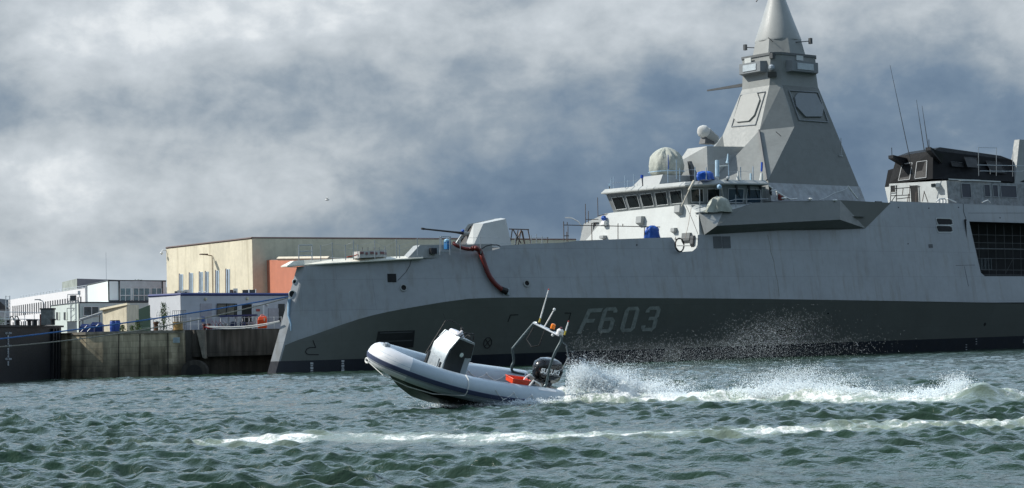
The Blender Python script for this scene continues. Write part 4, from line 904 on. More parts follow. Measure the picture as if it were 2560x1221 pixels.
# ================================================================== quay, buildings and the things on the quay
def G(u, v, y): return ony(u, v, y)
def gx2(u, y, z=0.0):                       # ground position on photo column u at depth y
    p = ony(u, 870, y); return np.array([p[0], p[1], z])
QZ = 3.85
def wallmat(name, col, rows=None, **k): return mat(name, col, **k)
def masonry(name, c1, c2, bw, bh, dirt=.5):
    m = bpy.data.materials.new(name); m.use_nodes = True; nt = m.node_tree; N = nt.nodes; L = nt.links; b = N['Principled BSDF']; b.inputs['Roughness'].default_value = .9
    tc = N.new('ShaderNodeTexCoord'); mp = N.new('ShaderNodeMapping'); mp.inputs['Rotation'].default_value = (rad(-90), 0, 0); L.new(tc.outputs['Object'], mp.inputs[0])
    br = N.new('ShaderNodeTexBrick'); br.inputs['Scale'].default_value = 1; br.inputs['Brick Width'].default_value = bw; br.inputs['Row Height'].default_value = bh; br.inputs['Mortar Size'].default_value = .018
    br.inputs['Color1'].default_value = c1+(1,); br.inputs['Color2'].default_value = c2+(1,); br.inputs['Mortar'].default_value = tuple(x*.55 for x in c1)+(1,); L.new(mp.outputs[0], br.inputs[0])
    n = N.new('ShaderNodeTexNoise'); n.inputs['Scale'].default_value = .7; n.inputs['Detail'].default_value = 8; n.inputs['Roughness'].default_value = .65; L.new(tc.outputs['Object'], n.inputs['Vector'])
    n2 = N.new('ShaderNodeTexNoise'); n2.inputs['Scale'].default_value = 1.0; n2.inputs['Detail'].default_value = 6; mp2 = N.new('ShaderNodeMapping'); mp2.inputs['Scale'].default_value = (2, 2, .25); L.new(tc.outputs['Object'], mp2.inputs[0]); L.new(mp2.outputs[0], n2.inputs['Vector'])
    # tide mark: weed darkens the masonry below high water
    sp_ = N.new('ShaderNodeSeparateXYZ'); L.new(tc.outputs['Object'], sp_.inputs[0])
    a = N.new('ShaderNodeMath'); a.operation = 'ADD'; L.new(sp_.outputs[2], a.inputs[0]); sc = N.new('ShaderNodeMath'); sc.operation = 'MULTIPLY'; L.new(n.outputs[0], sc.inputs[0]); sc.inputs[1].default_value = 3.0; L.new(sc.outputs[0], a.inputs[1])
    mr = N.new('ShaderNodeMapRange'); mr.inputs[1].default_value = 2.2; mr.inputs[2].default_value = 4.4; mr.inputs[3].default_value = 1.0-dirt; mr.inputs[4].default_value = 1.0; L.new(a.outputs[0], mr.inputs[0])
    m1 = N.new('ShaderNodeMix'); m1.data_type = 'RGBA'; m1.blend_type = 'MULTIPLY'; m1.inputs[0].default_value = 1; L.new(br.outputs[0], m1.inputs[6]); L.new(mr.outputs[0], m1.inputs[7])
    r2 = N.new('ShaderNodeMapRange'); r2.inputs[1].default_value = .3; r2.inputs[2].default_value = .7; r2.inputs[3].default_value = .45; r2.inputs[4].default_value = 1.4; L.new(n2.outputs[0], r2.inputs[0])
    m2 = N.new('ShaderNodeMix'); m2.data_type = 'RGBA'; m2.blend_type = 'MULTIPLY'; m2.inputs[0].default_value = 1; L.new(m1.outputs[2], m2.inputs[6]); L.new(r2.outputs[0], m2.inputs[7]); L.new(m2.outputs[2], b.inputs['Base Color'])
    bp = N.new('ShaderNodeBump'); bp.inputs['Strength'].default_value = .7; bp.inputs['Distance'].default_value = .06; L.new(n.outputs[0], bp.inputs['Height']); L.new(bp.outputs[0], b.inputs['Normal'])
    MATS[name] = m; return m
def wroot(name, label, cat, a, b, **k):       # thing whose local x runs from a to b
    a = np.array(a, float); b = np.array(b, float); return thing(name, label, cat, (a[0], a[1], 0), math.atan2(b[1]-a[1], b[0]-a[0]), **k)
STONE = masonry('quay_masonry', (.60, .52, .36), (.40, .34, .23), 1.15, .5, .72)
CONC = masonry('quay_concrete', (.12, .11, .095), (.09, .085, .075), 4.0, 1.9, .6)
w0, w1, w2, w3, w4 = gx2(148, 164.5), gx2(386, 166.5), gx2(459, 167.5), gx2(492, 168.5), gx2(900, 186)
def wallblock(mb, a, b, z0, z1, th=3.0, batter=.0):
    d = (b-a)/np.linalg.norm(b-a); n = np.array([d[1], -d[0], 0])
    if n[1] > 0: n = -n
    mb.loft([[a+n*batter+ZZ*z0, b+n*batter+ZZ*z0, b-n*th+ZZ*z0, a-n*th+ZZ*z0], [a+ZZ*z1, b+ZZ*z1, b-n*th+ZZ*z1, a-n*th+ZZ*z1]]); return n
qa = wroot('quay_wall', 'weathered stone block quay wall beside the black dock gate', 'quay wall', w0, w1)
cur = [w0+[.3, 1.6, 0], gx2(180, 165.2), gx2(215, 164.6), gx2(258, 164.5), gx2(310, 165.0), gx2(380, 166.2), w2]
mb = MB(); mb.loft([[c+[0, -.45, -1.5], c+[0, 0, QZ-.22], c+[0, 5, QZ-.22], c+[0, 5, -1.5]] for c in cur]); mb.build('masonry_face', STONE, qa)
mb = MB(); mb.loft([[c+[0, -.08, QZ-.22], c+[0, -.08, QZ], c+[0, 5, QZ], c+[0, 5, QZ-.22]] for c in cur]); mb.build('coping', mat('coping_stone', (.30, .27, .22), .9, var=.3, vs=2), qa)
mb = MB(); wallblock(mb, w0+[-.25, 1.3, 0], w0+[.35, 1.0, 0], -1.5, QZ-.05, 3, .5); mb.build('corner_pier', STONE, qa)
dj = (w2-w0)/np.linalg.norm(w2-w0)
mb = MB()
for u, yy in ((297, 164.85), (350, 165.65), (420, 166.85)): p = gx2(u, yy); mb.loft([[p+[0, -.52, -1], p+[.05, -.52, -1], p+[.05, -.4, -1], p+[0, -.4, -1]], [p+[0, -.05, 3.6], p+[.05, -.05, 3.6], p+[.05, .1, 3.6], p+[0, .1, 3.6]]])
mb.build('joint', mat('joint_dark', (.03, .028, .025), .9), qa)
qb = wroot('quay_wall', 'dark concrete quay wall with a slanted buttress and an arched culvert, left of the frigate bow', 'quay wall', w2, w4)
mb = MB(); wallblock(mb, w2+[0, .9, 0], w3+[0, .9, 0], -1.5, QZ-.03, 3, .1); wallblock(mb, w3, w4, 1.55, QZ, 3.2, .0); wallblock(mb, w3+[0, 1.4, 0], w4+[0, 1.4, 0], -1.5, 1.6, 2.5); mb.build('concrete_face', CONC, qb)
p = w3; mb = MB(); mb.loft([[p+[-.02, -.05, QZ-.01], p+[.66, .0, QZ-.01], p+[.66, 1.2, QZ-.01], p+[-.02, 1.2, QZ-.01]], [p+[.52, -.35, 1.5], p+[.70, -.35, 1.4], p+[.7, 1.2, 1.4], p+[.52, 1.2, 1.5]]]); mb.build('slanted_buttress', mat('pale_concrete', (.22, .20, .165), .9, var=.35, vs=2), qb)
ctr = gx2(484, 167.3, 0); arch = [ctr+np.array([math.cos(t)*.86, 0, 0])+ZZ*(math.sin(t)*.62+.55) for t in np.linspace(0, math.pi, 14)]
sl = w3-w2; sl = sl/np.linalg.norm(sl)
mb = MB(); mb.prism([ctr+sl*1.35*math.cos(t)+ZZ*(math.sin(t)*.95+.35) for t in np.linspace(0, math.pi, 14)]+[ctr+sl*-1.35-ZZ*1, ctr+sl*1.35-ZZ*1], [0, 1.2, 0]); mb.build('arch_ring', CONC, qb)
mb = MB(); mb.prism([ctr-np.array([0, .02, 0])+sl*.86*math.cos(t)+ZZ*(math.sin(t)*.72+.2) for t in np.linspace(0, math.pi, 14)]+[ctr-np.array([0, .02, 0])+sl*-.86-ZZ*1, ctr-np.array([0, .02, 0])+sl*.86-ZZ*1], [0, .5, 0]); mb.build('culvert_mouth', DARKHOLE, qb)
sg = thing('notice_board', 'small pale rectangular notice board fixed to the dark quay wall', 'sign', G(441, 858, 166.9)); c = G(441, 850, 166.9); MB().box(c-ZZ*.25, .55, .05, .45).build('board', mat('notice_pale', (.45, .55, .58), .5, var=.15, vs=6), sg)
mb = MB()
for i in range(4): mb.box(c+[0, -.035, .10-i*.09], .36, .02, .02)
mb.build('lettering', mat('notice_faint_lines', (.25, .33, .38), .6), sg)
# quay ground
gq = MB(); gq.quad(w0+ZZ*(QZ-.02)+[-.2, .3, 0], w2+ZZ*(QZ-.02)+[0, .8, 0], w3+ZZ*(QZ-.02)+[0, .8, 0], w4+ZZ*(QZ-.02)+[0, 1, 0], np.array([300, 420, QZ-.02]), np.array([300, 900, QZ-.02]), np.array([-500, 900, QZ-.02]), np.array([-160, 240, QZ-.02]), np.array([-60, 168, QZ-.02]))
gq.build('quay_ground', mat('quay_asphalt', (.10, .10, .095), .9, var=.2), None, kind='structure', label='grey concrete surface of the quay')
# black dock gate with draught marks
k0_, k1_ = gx2(-190, 142), gx2(150, 164.8)
dg = wroot('dock_gate', 'black steel dock gate with white draught marks at the left edge', 'dock gate', k0_, k1_)
d = (k1_-k0_)/np.linalg.norm(k1_-k0_); n = np.array([d[1], -d[0], 0]); e_ = k1_
mb = MB(); mb.loft([[k0_+ZZ*-1.5, e_+ZZ*-1.5, e_-n*8+ZZ*-1.5, k0_-n*8+ZZ*-1.5], [k0_+ZZ*4.3, e_+d*.3+ZZ*4.3, e_-n*8+ZZ*4.3, k0_-n*8+ZZ*4.3]]); mb.build('hull_plating', mat('dock_black', (.009, .010, .014), .45, var=.3, vs=1, seams=(3.0, 1.5, .7, 'x'), bump=.3, bs=.8), dg)
mb = MB()
for q in (.0, .55, 1.1): mb.loft([[e_-d*(2.0-q)+n*.02+ZZ*-1, e_-d*(1.8-q)+n*.02+ZZ*-1, e_-d*(1.8-q)+n*.2+ZZ*-1, e_-d*(2.0-q)+n*.2+ZZ*-1], [e_-d*(1.7-q)+n*.02+ZZ*4.2, e_-d*(1.5-q)+n*.02+ZZ*4.2, e_-d*(1.5-q)+n*.2+ZZ*4.2, e_-d*(1.7-q)+n*.2+ZZ*4.2]])
mb.build('fender_strip', BLACKP, dg)
mb = MB(); mb.loft([[k0_+n*.15+ZZ*4.3, e_+d*.5+n*.15+ZZ*4.3, e_+d*.5-n*1.2+ZZ*4.3, k0_-n*1.2+ZZ*4.3], [k0_+n*.15+ZZ*4.45, e_+d*.5+n*.15+ZZ*4.45, e_+d*.5-n*1.2+ZZ*4.45, k0_-n*1.2+ZZ*4.45]]); mb.build('deck_edge', BLACKP, dg)
def KP(u, v, o=.04): return hit(u, v, k0_+n*o, n)
DW = mat('draught_mark_pale', (.55, .57, .6), .6)
def stroke_text(segs, name, m, parent, w=.05, th=.012):
    mb = MB()
    for a, b in segs: mb.tube([a, b], w/2, 4)
    return mb.build(name, m, parent)
SEG = {'1': [((.5, 0), (.5, 1))], '0': [((.1, 0), (.9, 0)), ((.9, 0), (.9, 1)), ((.9, 1), (.1, 1)), ((.1, 1), (.1, 0))], '2': [((.1, 1), (.9, 1)), ((.9, 1), (.9, .5)), ((.9, .5), (.1, .5)), ((.1, .5), (.1, 0)), ((.1, 0), (.9, 0))],
 'M': [((.05, 0), (.05, 1)), ((.05, 1), (.5, .4)), ((.5, .4), (.95, 1)), ((.95, 1), (.95, 0))], '.': [((.4, 0), (.6, 0))], '8': [((.1, 0), (.9, 0)), ((.9, 0), (.9, 1)), ((.9, 1), (.1, 1)), ((.1, 1), (.1, 0)), ((.1, .5), (.9, .5))], '6': [((.9, 1), (.1, 1)), ((.1, 1), (.1, 0)), ((.1, 0), (.9, 0)), ((.9, 0), (.9, .5)), ((.9, .5), (.1, .5))], '4': [((.1, 1), (.1, .5)), ((.1, .5), (.9, .5)), ((.9, 1), (.9, 0))]}
def ktext(t, u, v, w, h, name):
    s = []
    for i, ch in enumerate(t):
        for (a, b), (c, d_) in SEG[ch]: s.append((KP(u+(i+a)*w, v+h*(1-b)), KP(u+(i+c)*w, v+h*(1-d_))))
    stroke_text(s, name, DW, dg, .045)
for t, v in (('12.0M', 831.5), ('11.0M', 863.5), ('10.0M', 896)): ktext(t, 12, v, 3.3, 4, 'draught_mark')
for i, t in enumerate('8642'):
    ktext(t, 19, 839.5+i*6, 3.2, 4, 'draught_mark'); ktext(t, 19, 871.5+i*6, 3.2, 4, 'draught_mark')
for i, t in enumerate('86'): ktext(t, 19, 904+i*6, 3.2, 4, 'draught_mark')
# rails, vents and bollards on the dock gate
rl_ = wroot('dock_railing', 'white tube railing along the top of the black dock gate', 'railing', k0_, k1_)
mb = MB()
for z in (4.95, 5.5): mb.tube([k0_-n*.6+ZZ*z, e_-n*.6+ZZ*z], .03, 5)
mb.build('rail', WHITE, rl_)
Lk = np.linalg.norm(k1_-k0_)
for i in range(1, 14): MB().tube([k0_+d*(Lk*i/13)-n*.6+ZZ*4.4, k0_+d*(Lk*i/13)-n*.6+ZZ*5.5], .03, 5).build('post', WHITE, rl_)
for i, u in enumerate((26, 38)):
    t = thing('vent_pipe', 'gooseneck vent pipe on the black dock gate, %s' % ('nearer the white ladder' if i == 0 else 'right of the first one'), 'vent pipe', gx2(u, 158-i, 4.45))
    p = gx2(u, 158, 4.45); MB().tube([p, p+ZZ*.55, p+ZZ*.72+[.08, 0, 0], p+ZZ*.72+[.2, 0, 0], p+ZZ*.55+[.28, 0, 0], p+ZZ*.4+[.28, 0, 0]], .05, 6).build('pipe', DKGREY, t, smooth=True)
for i, (u, lb) in enumerate(((20, 'leftmost black bollard on the dock gate'), (44, 'black bollard right of the vent pipes on the dock gate'), (74, 'paired black bollard in the middle of the dock gate top'), (88, 'black bollard beside the grey machinery housing'), (133, 'black bollard at the right end of the dock gate'))):
    t = thing('bollard', lb, 'bollard', gx2(u, 160, 4.45), group='bollards on the dock gate'); p = gx2(u, 160, 4.45)
    MB().tube([p, p+ZZ*.35], .16, 8).tube([p+ZZ*.35, p+ZZ*.48], .24, 8).build('post', BLACKP, t)
t = thing('machinery_housing', 'grey winch housing standing on the dock gate', 'machine housing', gx2(121, 161, 4.45)); p = gx2(121, 161, 4.45); MB().box(p, .95, .8, 1.25).build('casing', mat('housing_grey', (.22, .23, .22), .6, var=.3, vs=3), t); MB().box(p+ZZ*1.25, 1.1, .9, .12).build('lid', DKGREY, t); MB().box(gx2(109, 161, 4.45), .45, .5, .9).build('side_box', mat('dark_red_box', (.12, .02, .02), .5), t)
t = thing('ladder', 'white vertical ladder with hoops at the far left', 'ladder', gx2(18, 159, 4.45)); mb = MB(); p = gx2(16, 159, 4.45)
for dx_ in (0, .32): mb.tube([p+[dx_, 0, 0], p+[dx_, 0, 2.4]], .035, 5)
mb.build('stile', WHITE, t); mb = MB()
for i in range(9): mb.tube([p+ZZ*(.2+i*.27), p+[.32, 0, .2+i*.27]], .02, 4)
mb.build('rung', WHITE, t)

# ---- buildings
def face_frame(a, b):
    d = (b-a)/np.linalg.norm(b-a); n = np.array([d[1], -d[0], 0])
    if n@(CP-a) < 0: n = -n
    return d, n
def bbox(mb, a, b, z0, z1, depth):
    d, n = face_frame(a, b); mb.loft([[a+ZZ*z0, b+ZZ*z0, b-n*depth+ZZ*z0, a-n*depth+ZZ*z0], [a+ZZ*z1, b+ZZ*z1, b-n*depth+ZZ*z1, a-n*depth+ZZ*z1]]); return d, n
def fq(a, b, px, name, m, root, out=.04, th=.06):
    d, n = face_frame(a, b); ps = [hit(u, v, a+n*out, n) for u, v in px]; return MB().prism(ps, -n*th).build(name, m, root)
def frect(u0, v0, u1, v1): return [(u0, v0), (u1, v0), (u1, v1), (u0, v1)]
FR_DK = mat('dark_window_frame', (.03, .035, .04), .5); WGL = mat('window_glass_grey', (.06, .08, .09), .12, var=.4, vs=2)
# beige hall
bc, bl_, brr = gx2(635, 230), gx2(420, 247), gx2(1447, 252.8)
hall = wroot('beige_hall', 'tall windowless beige rendered hall with streaked walls, left of the frigate', 'industrial hall', bc, brr)
BEI = mat('beige_render', (.72, .66, .51), .85, var=.10, vs=.35, streak=.45, streak_col=(.27, .22, .13), bump=.2, bs=3)
BEI2 = mat('stained_beige_render', (.62, .61, .48), .85, var=.10, vs=.35, streak=.4, streak_col=(.34, .34, .24), bump=.2, bs=3)
zh_ = 14.9; z_l = 2+(882.2-622)/F*247
mb = MB(); back = brr+(bl_-bc)
mb.loft([[bc, brr, back, bl_], [bc+ZZ*zh_, brr+ZZ*zh_, back+ZZ*zh_, bl_+ZZ*z_l]]); mb.build('wall', BEI, hall)
mb = MB(); d, n = face_frame(bc, brr); mb.quad(bc+n*.08+ZZ*3, brr+n*.08+ZZ*3, brr+n*.08+ZZ*zh_, bc+n*.08+ZZ*zh_); mb.build('side_wall', BEI2, hall)
TRIM = mat('brown_roof_trim', (.11, .07, .06), .6)
mb = MB(); mb.tube([bl_+ZZ*(z_l+.06), bc+ZZ*(zh_+.06)], .13, 4); mb.tube([bc+ZZ*(zh_+.06), brr+ZZ*(zh_+.06)], .13, 4); mb.build('roof_trim', TRIM, hall)
WSL = mat('slatted_window_pale', (.42, .52, .62), .35, var=.15, vs=2); 
for (u0, u1, v) in ((448, 457, 686), (473, 482, 683), (498, 506.6, 680.4), (513, 521, 679.4), (538.6, 547.3, 677), (564.4, 573.7, 673.5)):
    w = fq(bc, bl_, frect(u0, v, u1, 745), 'tall_window', WSL, hall, .05)
    g = fq(bc, bl_, frect(u0+(u1-u0)*.36, v+1, u0+(u1-u0)*.50, 745), 'mullion', FR_DK, hall, .09); g2_ = fq(bc, bl_, frect(u0-1.2, v-1.5, u0+.3, 745), 'reveal', TRIM, hall, .08)
db, nb_ = face_frame(bc, bl_); p = hit(530, 640, bc+nb_*.1, nb_)
mb = MB(); mb.tube([p-ZZ*5.5, p], .05, 5); mb.tube([p, p+nb_*1.0+ZZ*.15], .06, 5); mb.build('wall_pole', mat('brown_pole', (.25, .18, .12), .6), hall); MB().box(p+nb_*1.1+ZZ*.1, .9, .5, .14, math.atan2(nb_[1], nb_[0])).build('wall_lamp', TRIM, hall)
p = bl_+ZZ*(z_l-.3); MB().tube([p, p+[-.4, -.2, .1], p+[-.55, -.3, -.1]], .05, 5).ball(p+[-.55, -.3, -.3], .2, 8).build('wall_camera', WHITE, hall)
mb = MB(); p = gx2(560, 240); mb.loft([[p+[-2.2*math.cos(t)*1, 2, zh_-1.0+1.1*math.sin(t)] for t in np.linspace(0, math.pi, 12)], [p+[-2.2*math.cos(t)*1+2, 8, zh_-1.0+1.1*math.sin(t)] for t in np.linspace(0, math.pi, 12)]]); mb.build('skylight', mat('skylight_pale', (.6, .6, .58), .5), hall)
# red hall
r0_, r1_ = gx2(671, 230.9), gx2(828, 210.4)
red = wroot('red_hall', 'terracotta red rendered hall with a cream parapet, against the beige hall', 'industrial hall', r0_, r1_)
REDM = mat('terracotta_render', (.50, .185, .115), .8, var=.08, vs=.6, streak=.15, streak_col=(.3, .12, .08))
r2_ = gx2(1100, 228)
mb = MB(); mb.loft([[r0_, r1_, r2_, r2_+[0, 18, 0]], [r0_+ZZ*12.4, r1_+ZZ*11.3, r2_+ZZ*11.3, r2_+[0, 18, 11.3]]]); mb.build('wall', REDM, red)
mb = MB(); mb.tube([r0_+(r1_-r0_)*.2+ZZ*12.35, r1_+ZZ*11.5], .22, 4).tube([r1_+ZZ*11.5, r2_+ZZ*11.4], .12, 4); mb.build('parapet', mat('cream_parapet', (.55, .50, .40), .7), red)
mb = MB(); mb.loft([[r0_+[.3, -.3, 12.2], r1_+[0, .4, 11.2], r2_+[0, .4, 11.2], r2_+[0, 17.8, 11.2]], [r0_+[.3, -.3, 12.43], r1_+[0, .4, 11.33], r2_+[0, .4, 11.33], r2_+[0, 17.8, 11.33]]]); mb.build('flat_roof', mat('roof_felt_grey', (.16, .16, .16), .9), red)
# white long building
l0, l1 = gx2(23, 296), gx2(215, 252)
wl = wroot('office_building', 'long low white office building with rows of narrow windows, far left', 'building', l0, l1)
WHR = mat('white_render', (.74, .74, .76), .8, var=.05)
mb = MB(); bbox(mb, l0, l1, QZ-.5, 10.4, 12); mb.build('wall', WHR, wl)
dl, nl = face_frame(l0, l1); Ll = np.linalg.norm(l1-l0)
for i in range(30):
    t0 = .06+i*.0305; a = l0+dl*Ll*t0+nl*.03
    MB().prism([a+ZZ*(7.9 if i < 14 else 8.3), a+dl*.62+ZZ*(7.9 if i < 14 else 8.3), a+dl*.62+ZZ*9.4, a+ZZ*9.4], -nl*.1).build('window', FR_DK, wl)
for i in range(13):
    t0 = .06+i*.0305; a = l0+dl*Ll*t0+nl*.03
    MB().prism([a+ZZ*6.1, a+dl*.62+ZZ*6.1, a+dl*.62+ZZ*7.0, a+ZZ*7.0], -nl*.1).build('window', FR_DK, wl)
mb = MB()
for o in (.5, .95): mb.tube([l0+dl*4-nl*1+ZZ*(10.4+o*.5), l1-nl*1+ZZ*(10.4+o*.5)], .035, 4)
for i in range(24): a = l0+dl*(4+(Ll-4)*i/23)-nl*1; mb.tube([a+ZZ*10.3, a+ZZ*10.9], .03, 4)
mb.build('roof_rail', STEEL, wl)
# grey rooftop block
g0_, g1_, g2__ = gx2(158, 282), gx2(195.5, 270), gx2(313, 280)
gr = wroot('plant_room', 'dark grey box building rising behind the white offices', 'building', g1_, g2__)
mb = MB(); zt_g = 2+(887.3-697)/F*270; mb.loft([[g0_, g1_, g2__, g2__+[0, 14, 0]], [g0_+ZZ*zt_g, g1_+ZZ*zt_g, g2__+ZZ*zt_g, g2__+[0, 14, zt_g]]]); mb.build('wall', mat('slate_cladding', (.12, .12, .14), .7, var=.08), gr)
mb = MB(); d, n = face_frame(g0_, g1_); mb.quad(g0_+n*.03+ZZ*4, g1_+n*.03+ZZ*4, g1_+n*.03+ZZ*zt_g, g0_+n*.03+ZZ*zt_g); mb.build('metal_panel', mat('olive_grey_panel', (.27, .30, .27), .6, var=.3, vs=.8), gr)
# glazed upper building and its lower storey
h0, h1, h2 = gx2(221, 231), gx2(273.5, 220), gx2(418, 226)
gb_ = wroot('glazed_office', 'white panelled office with black edging and a band of windows', 'building', h1, h2)
PNL = mat('pale_panel', (.78, .84, .85), .5, var=.03); zt2 = 2+(885.3-702)/F*220
mb = MB(); mb.loft([[h0, h1, h2, h2+[-6, 14, 0]], [h0+ZZ*(zt2-.1), h1+ZZ*zt2, h2+ZZ*zt2, h2+[-6, 14, zt2]]]); mb.build('wall', PNL, gb_)
zb2 = 2+(885.3-753.5)/F*220
mb = MB(); d, n = face_frame(h1, h2)
mb.tube([h0+ZZ*(zt2-.05), h1+ZZ*zt2, h2+ZZ*zt2], .08, 4).tube([h1+n*.03+ZZ*zb2, h1+n*.03+ZZ*zt2], .08, 4).tube([h1+n*.03+ZZ*zb2, h2+n*.03+ZZ*zb2], .10, 4)
for u in (298, 406): p = hit(u, 730, h1+n*.05, n); mb.tube([[p[0], p[1], zb2], [p[0], p[1], zt2]], .08, 4)
mb.build('black_edging', FR_DK, gb_)
for (u0, u1, k) in ((300, 327, 2), (333, 374, 3), (378, 404, 2)):
    w = fq(h1, h2, frect(u0, 721.5, u1, 752.5), 'window', mat('office_glass', (.16, .27, .30), .3, var=.3, spec=.3), gb_, .05)
    mb = MB()
    for i in range(k+1):
        uu = u0+(u1-u0)*i/k; a, b = hit(uu, 721.5, h1+n*.09, n), hit(uu, 752.5, h1+n*.09, n); mb.tube([a, b], .05, 4)
    mb.tube([hit(u0, 739, h1+n*.09, n), hit(u1, 739, h1+n*.09, n)], .05, 4); f_ = mb.build('window_frame', WHITE, gb_)
fq(h1, h2, frect(300, 703, 405, 720), 'upper_panel', mat('grey_panel', (.52, .58, .60), .5), gb_, .03)
i0, i1, i2_ = gx2(129, 224), gx2(199, 213), gx2(372, 219)
lo_ = wroot('site_office', 'pale green grey single storey office with black roof edge', 'building', i1, i2_)
zt3 = 2+(887.2-757)/F*213
mb = MB(); mb.loft([[i0, i1, i2_, i2_+[-4, 5, 0]], [i0+ZZ*zt3, i1+ZZ*zt3, i2_+ZZ*zt3, i2_+[-4, 5, zt3]]]); mb.build('wall', mat('pale_green_panel', (.60, .67, .64), .6, var=.05, seams=(.9, 5, .85, 'x')), lo_)
MB().tube([i0+ZZ*zt3, i1+ZZ*zt3, i2_+ZZ*zt3], .07, 4).tube([i1+ZZ*zt3+[0, -.05, 0], i1+ZZ*4+[0, -.05, 0]], .06, 4).build('roof_edge', FR_DK, lo_)
fq(i1, i2_, frect(209, 767, 247, 790), 'window', WGL, lo_, .05); fq(i1, i2_, frect(263, 766, 302, 778), 'window', WGL, lo_, .05)
d, n = face_frame(i1, i2_); mb = MB()
for (u0, v0, u1, v1) in ((209, 767, 247, 790), (263, 766, 302, 778)):
    for uu in (u0, (u0+u1)/2+1, u1): mb.tube([hit(uu, v0, i1+n*.08, n), hit(uu, v1, i1+n*.08, n)], .05, 4)
    for vv in (v0, v1): mb.tube([hit(u0, vv, i1+n*.08, n), hit(u1, vv, i1+n*.08, n)], .05, 4)
mb.build('window_frame', WHITE, lo_)
for u0 in (140, 159): fq(i0, i1, frect(u0, 781, u0+5, 800), 'window', FR_DK, lo_, .05); fq(i0, i1, frect(u0+5, 781, u0+9, 800), 'shutter', mat('pale_shutter', (.5, .55, .5), .6), lo_, .06)
# prefab with blue fascia
c0_, c1_, c2_ = gx2(374, 172.6), gx2(453.6, 170), gx2(730, 179.3)
pf_ = wroot('prefab_cabin', 'long pale grey prefabricated cabin with dark blue fascia and an open doorway', 'cabin', c1_, c2_)
ztp = 2+(880.6-737)/F*170; PGR = mat('prefab_grey', (.46, .49, .55), .6, var=.05, seams=(1.1, 6, .86, 'x')); PWH = mat('prefab_white', (.66, .68, .72), .6, var=.04)
mb = MB(); mb.loft([[c0_+ZZ*QZ, c1_+ZZ*QZ, c2_+ZZ*QZ, c2_+[-2, 6, QZ]], [c0_+ZZ*ztp, c1_+ZZ*ztp, c2_+ZZ*(ztp), c2_+[-2, 6, ztp]]]); mb.build('wall', PGR, pf_)
d, n = face_frame(c0_, c1_); mb = MB(); mb.quad(c0_+n*.02+ZZ*QZ, c1_+n*.02+ZZ*QZ, c1_+n*.02+ZZ*ztp, c0_+n*.02+ZZ*ztp); mb.build('end_wall', PWH, pf_)
mb = MB(); mb.tube([c0_+ZZ*(ztp+.02), c1_+ZZ*(ztp+.02), c2_+ZZ*(ztp+.02)], .13, 4); mb.build('fascia', mat('navy_fascia', (.02, .035, .16), .5), pf_)
PW = lambda *r, **k: None
fq(c1_, c2_, frect(543, 760, 592, 790), 'window', mat('prefab_glass', (.10, .10, .08), .15, var=.5, vs=3), pf_, .05)
d, n = face_frame(c1_, c2_); mb = MB()
for uu in (543, 567, 588, 592): mb.tube([hit(uu, 760, c1_+n*.09, n), hit(uu, 790, c1_+n*.09, n)], .035, 4)
for vv in (760, 790): mb.tube([hit(543, vv, c1_+n*.09, n), hit(592, vv, c1_+n*.09, n)], .035, 4)
mb.build('window_frame', FR_DK, pf_)
fq(c1_, c2_, frect(605, 761, 629, 822), 'doorway', DARKHOLE, pf_, .05); fq(c1_, c2_, frect(593, 761, 604.5, 822), 'open_door', mat('door_pale_grey', (.42, .45, .48), .5), pf_, .12)
fq(c1_, c2_, frect(631, 759.5, 661, 823), 'door', PWH, pf_, .05); fq(c1_, c2_, frect(634, 762, 657, 823), 'door_leaf', mat('door_pale_grey', (.42, .45, .48)), pf_, .08)
fq(c1_, c2_, frect(641, 773, 650, 779), 'door_sign', mat('red_sign', (.35, .06, .05), .5, var=.4, vs=9), pf_, .11)
fq(c1_, c2_, frect(504, 792, 512, 805), 'notice', mat('blue_notice', (.05, .12, .35), .5), pf_, .06); fq(c1_, c2_, frect(501, 759, 530, 822), 'blanked_door', mat('blanked_door', (.37, .37, .42), .6), pf_, .04)
fq(c1_, c2_, frect(672, 771, 700, 806), 'shutter_panel', mat('blanked_door', (.37, .37, .42)), pf_, .06); fq(c1_, c2_, frect(697, 760, 712, 806), 'window', FR_DK, pf_, .07)
for (u, v) in ((514, 748), (618, 747)):
    p = hit(u, v, c1_+n*.05, n); MB().ball(p, .15, 8).build('bulkhead_lamp', mat('lamp_cream', (.6, .58, .42), .4), pf_)
p = hit(668, 762, c1_+n*.1, n); MB().ball(p, .11, 8).build('bell', WHITE, pf_)
# roof units
for i, (u0, u1, v0, lab) in enumerate(((440, 446, 721, 'dark'), (447, 453, 719, 'white'), (456, 462, 720, 'pale'), (463, 474, 718, 'wide'), (578, 585, 721, 'brown'), (587, 596, 718, 'tall pale'))):
    lb = {'dark': 'dark narrow air conditioner leftmost on the cabin roof', 'white': 'white air conditioner second from left on the cabin roof', 'pale': 'pale narrow air conditioner third along the cabin roof', 'wide': 'wide air conditioner fourth along the cabin roof', 'brown': 'brown roof unit beside a tall pale one on the cabin', 'tall pale': 'tall pale roof unit right of the brown one'}[lab]
    p = gx2((u0+u1)/2, 177, ztp); wd_ = (u1-u0)/F*177; t = thing('roof_unit', lb, 'air conditioner', p, group='air conditioning units on the prefab roof')
    m_ = {'dark': DKGREY, 'brown': TRIM}.get(lab, mat('unit_white', (.55, .55, .52), .5, var=.1))
    MB().box(p, wd_, .5, (738-v0)/F*177-.1).build('casing', m_, t); MB().tube([p+[0, -.27, .28], p+[0, -.30, .28]], wd_*.36, 10).build('fan_grille', DKGREY, t)
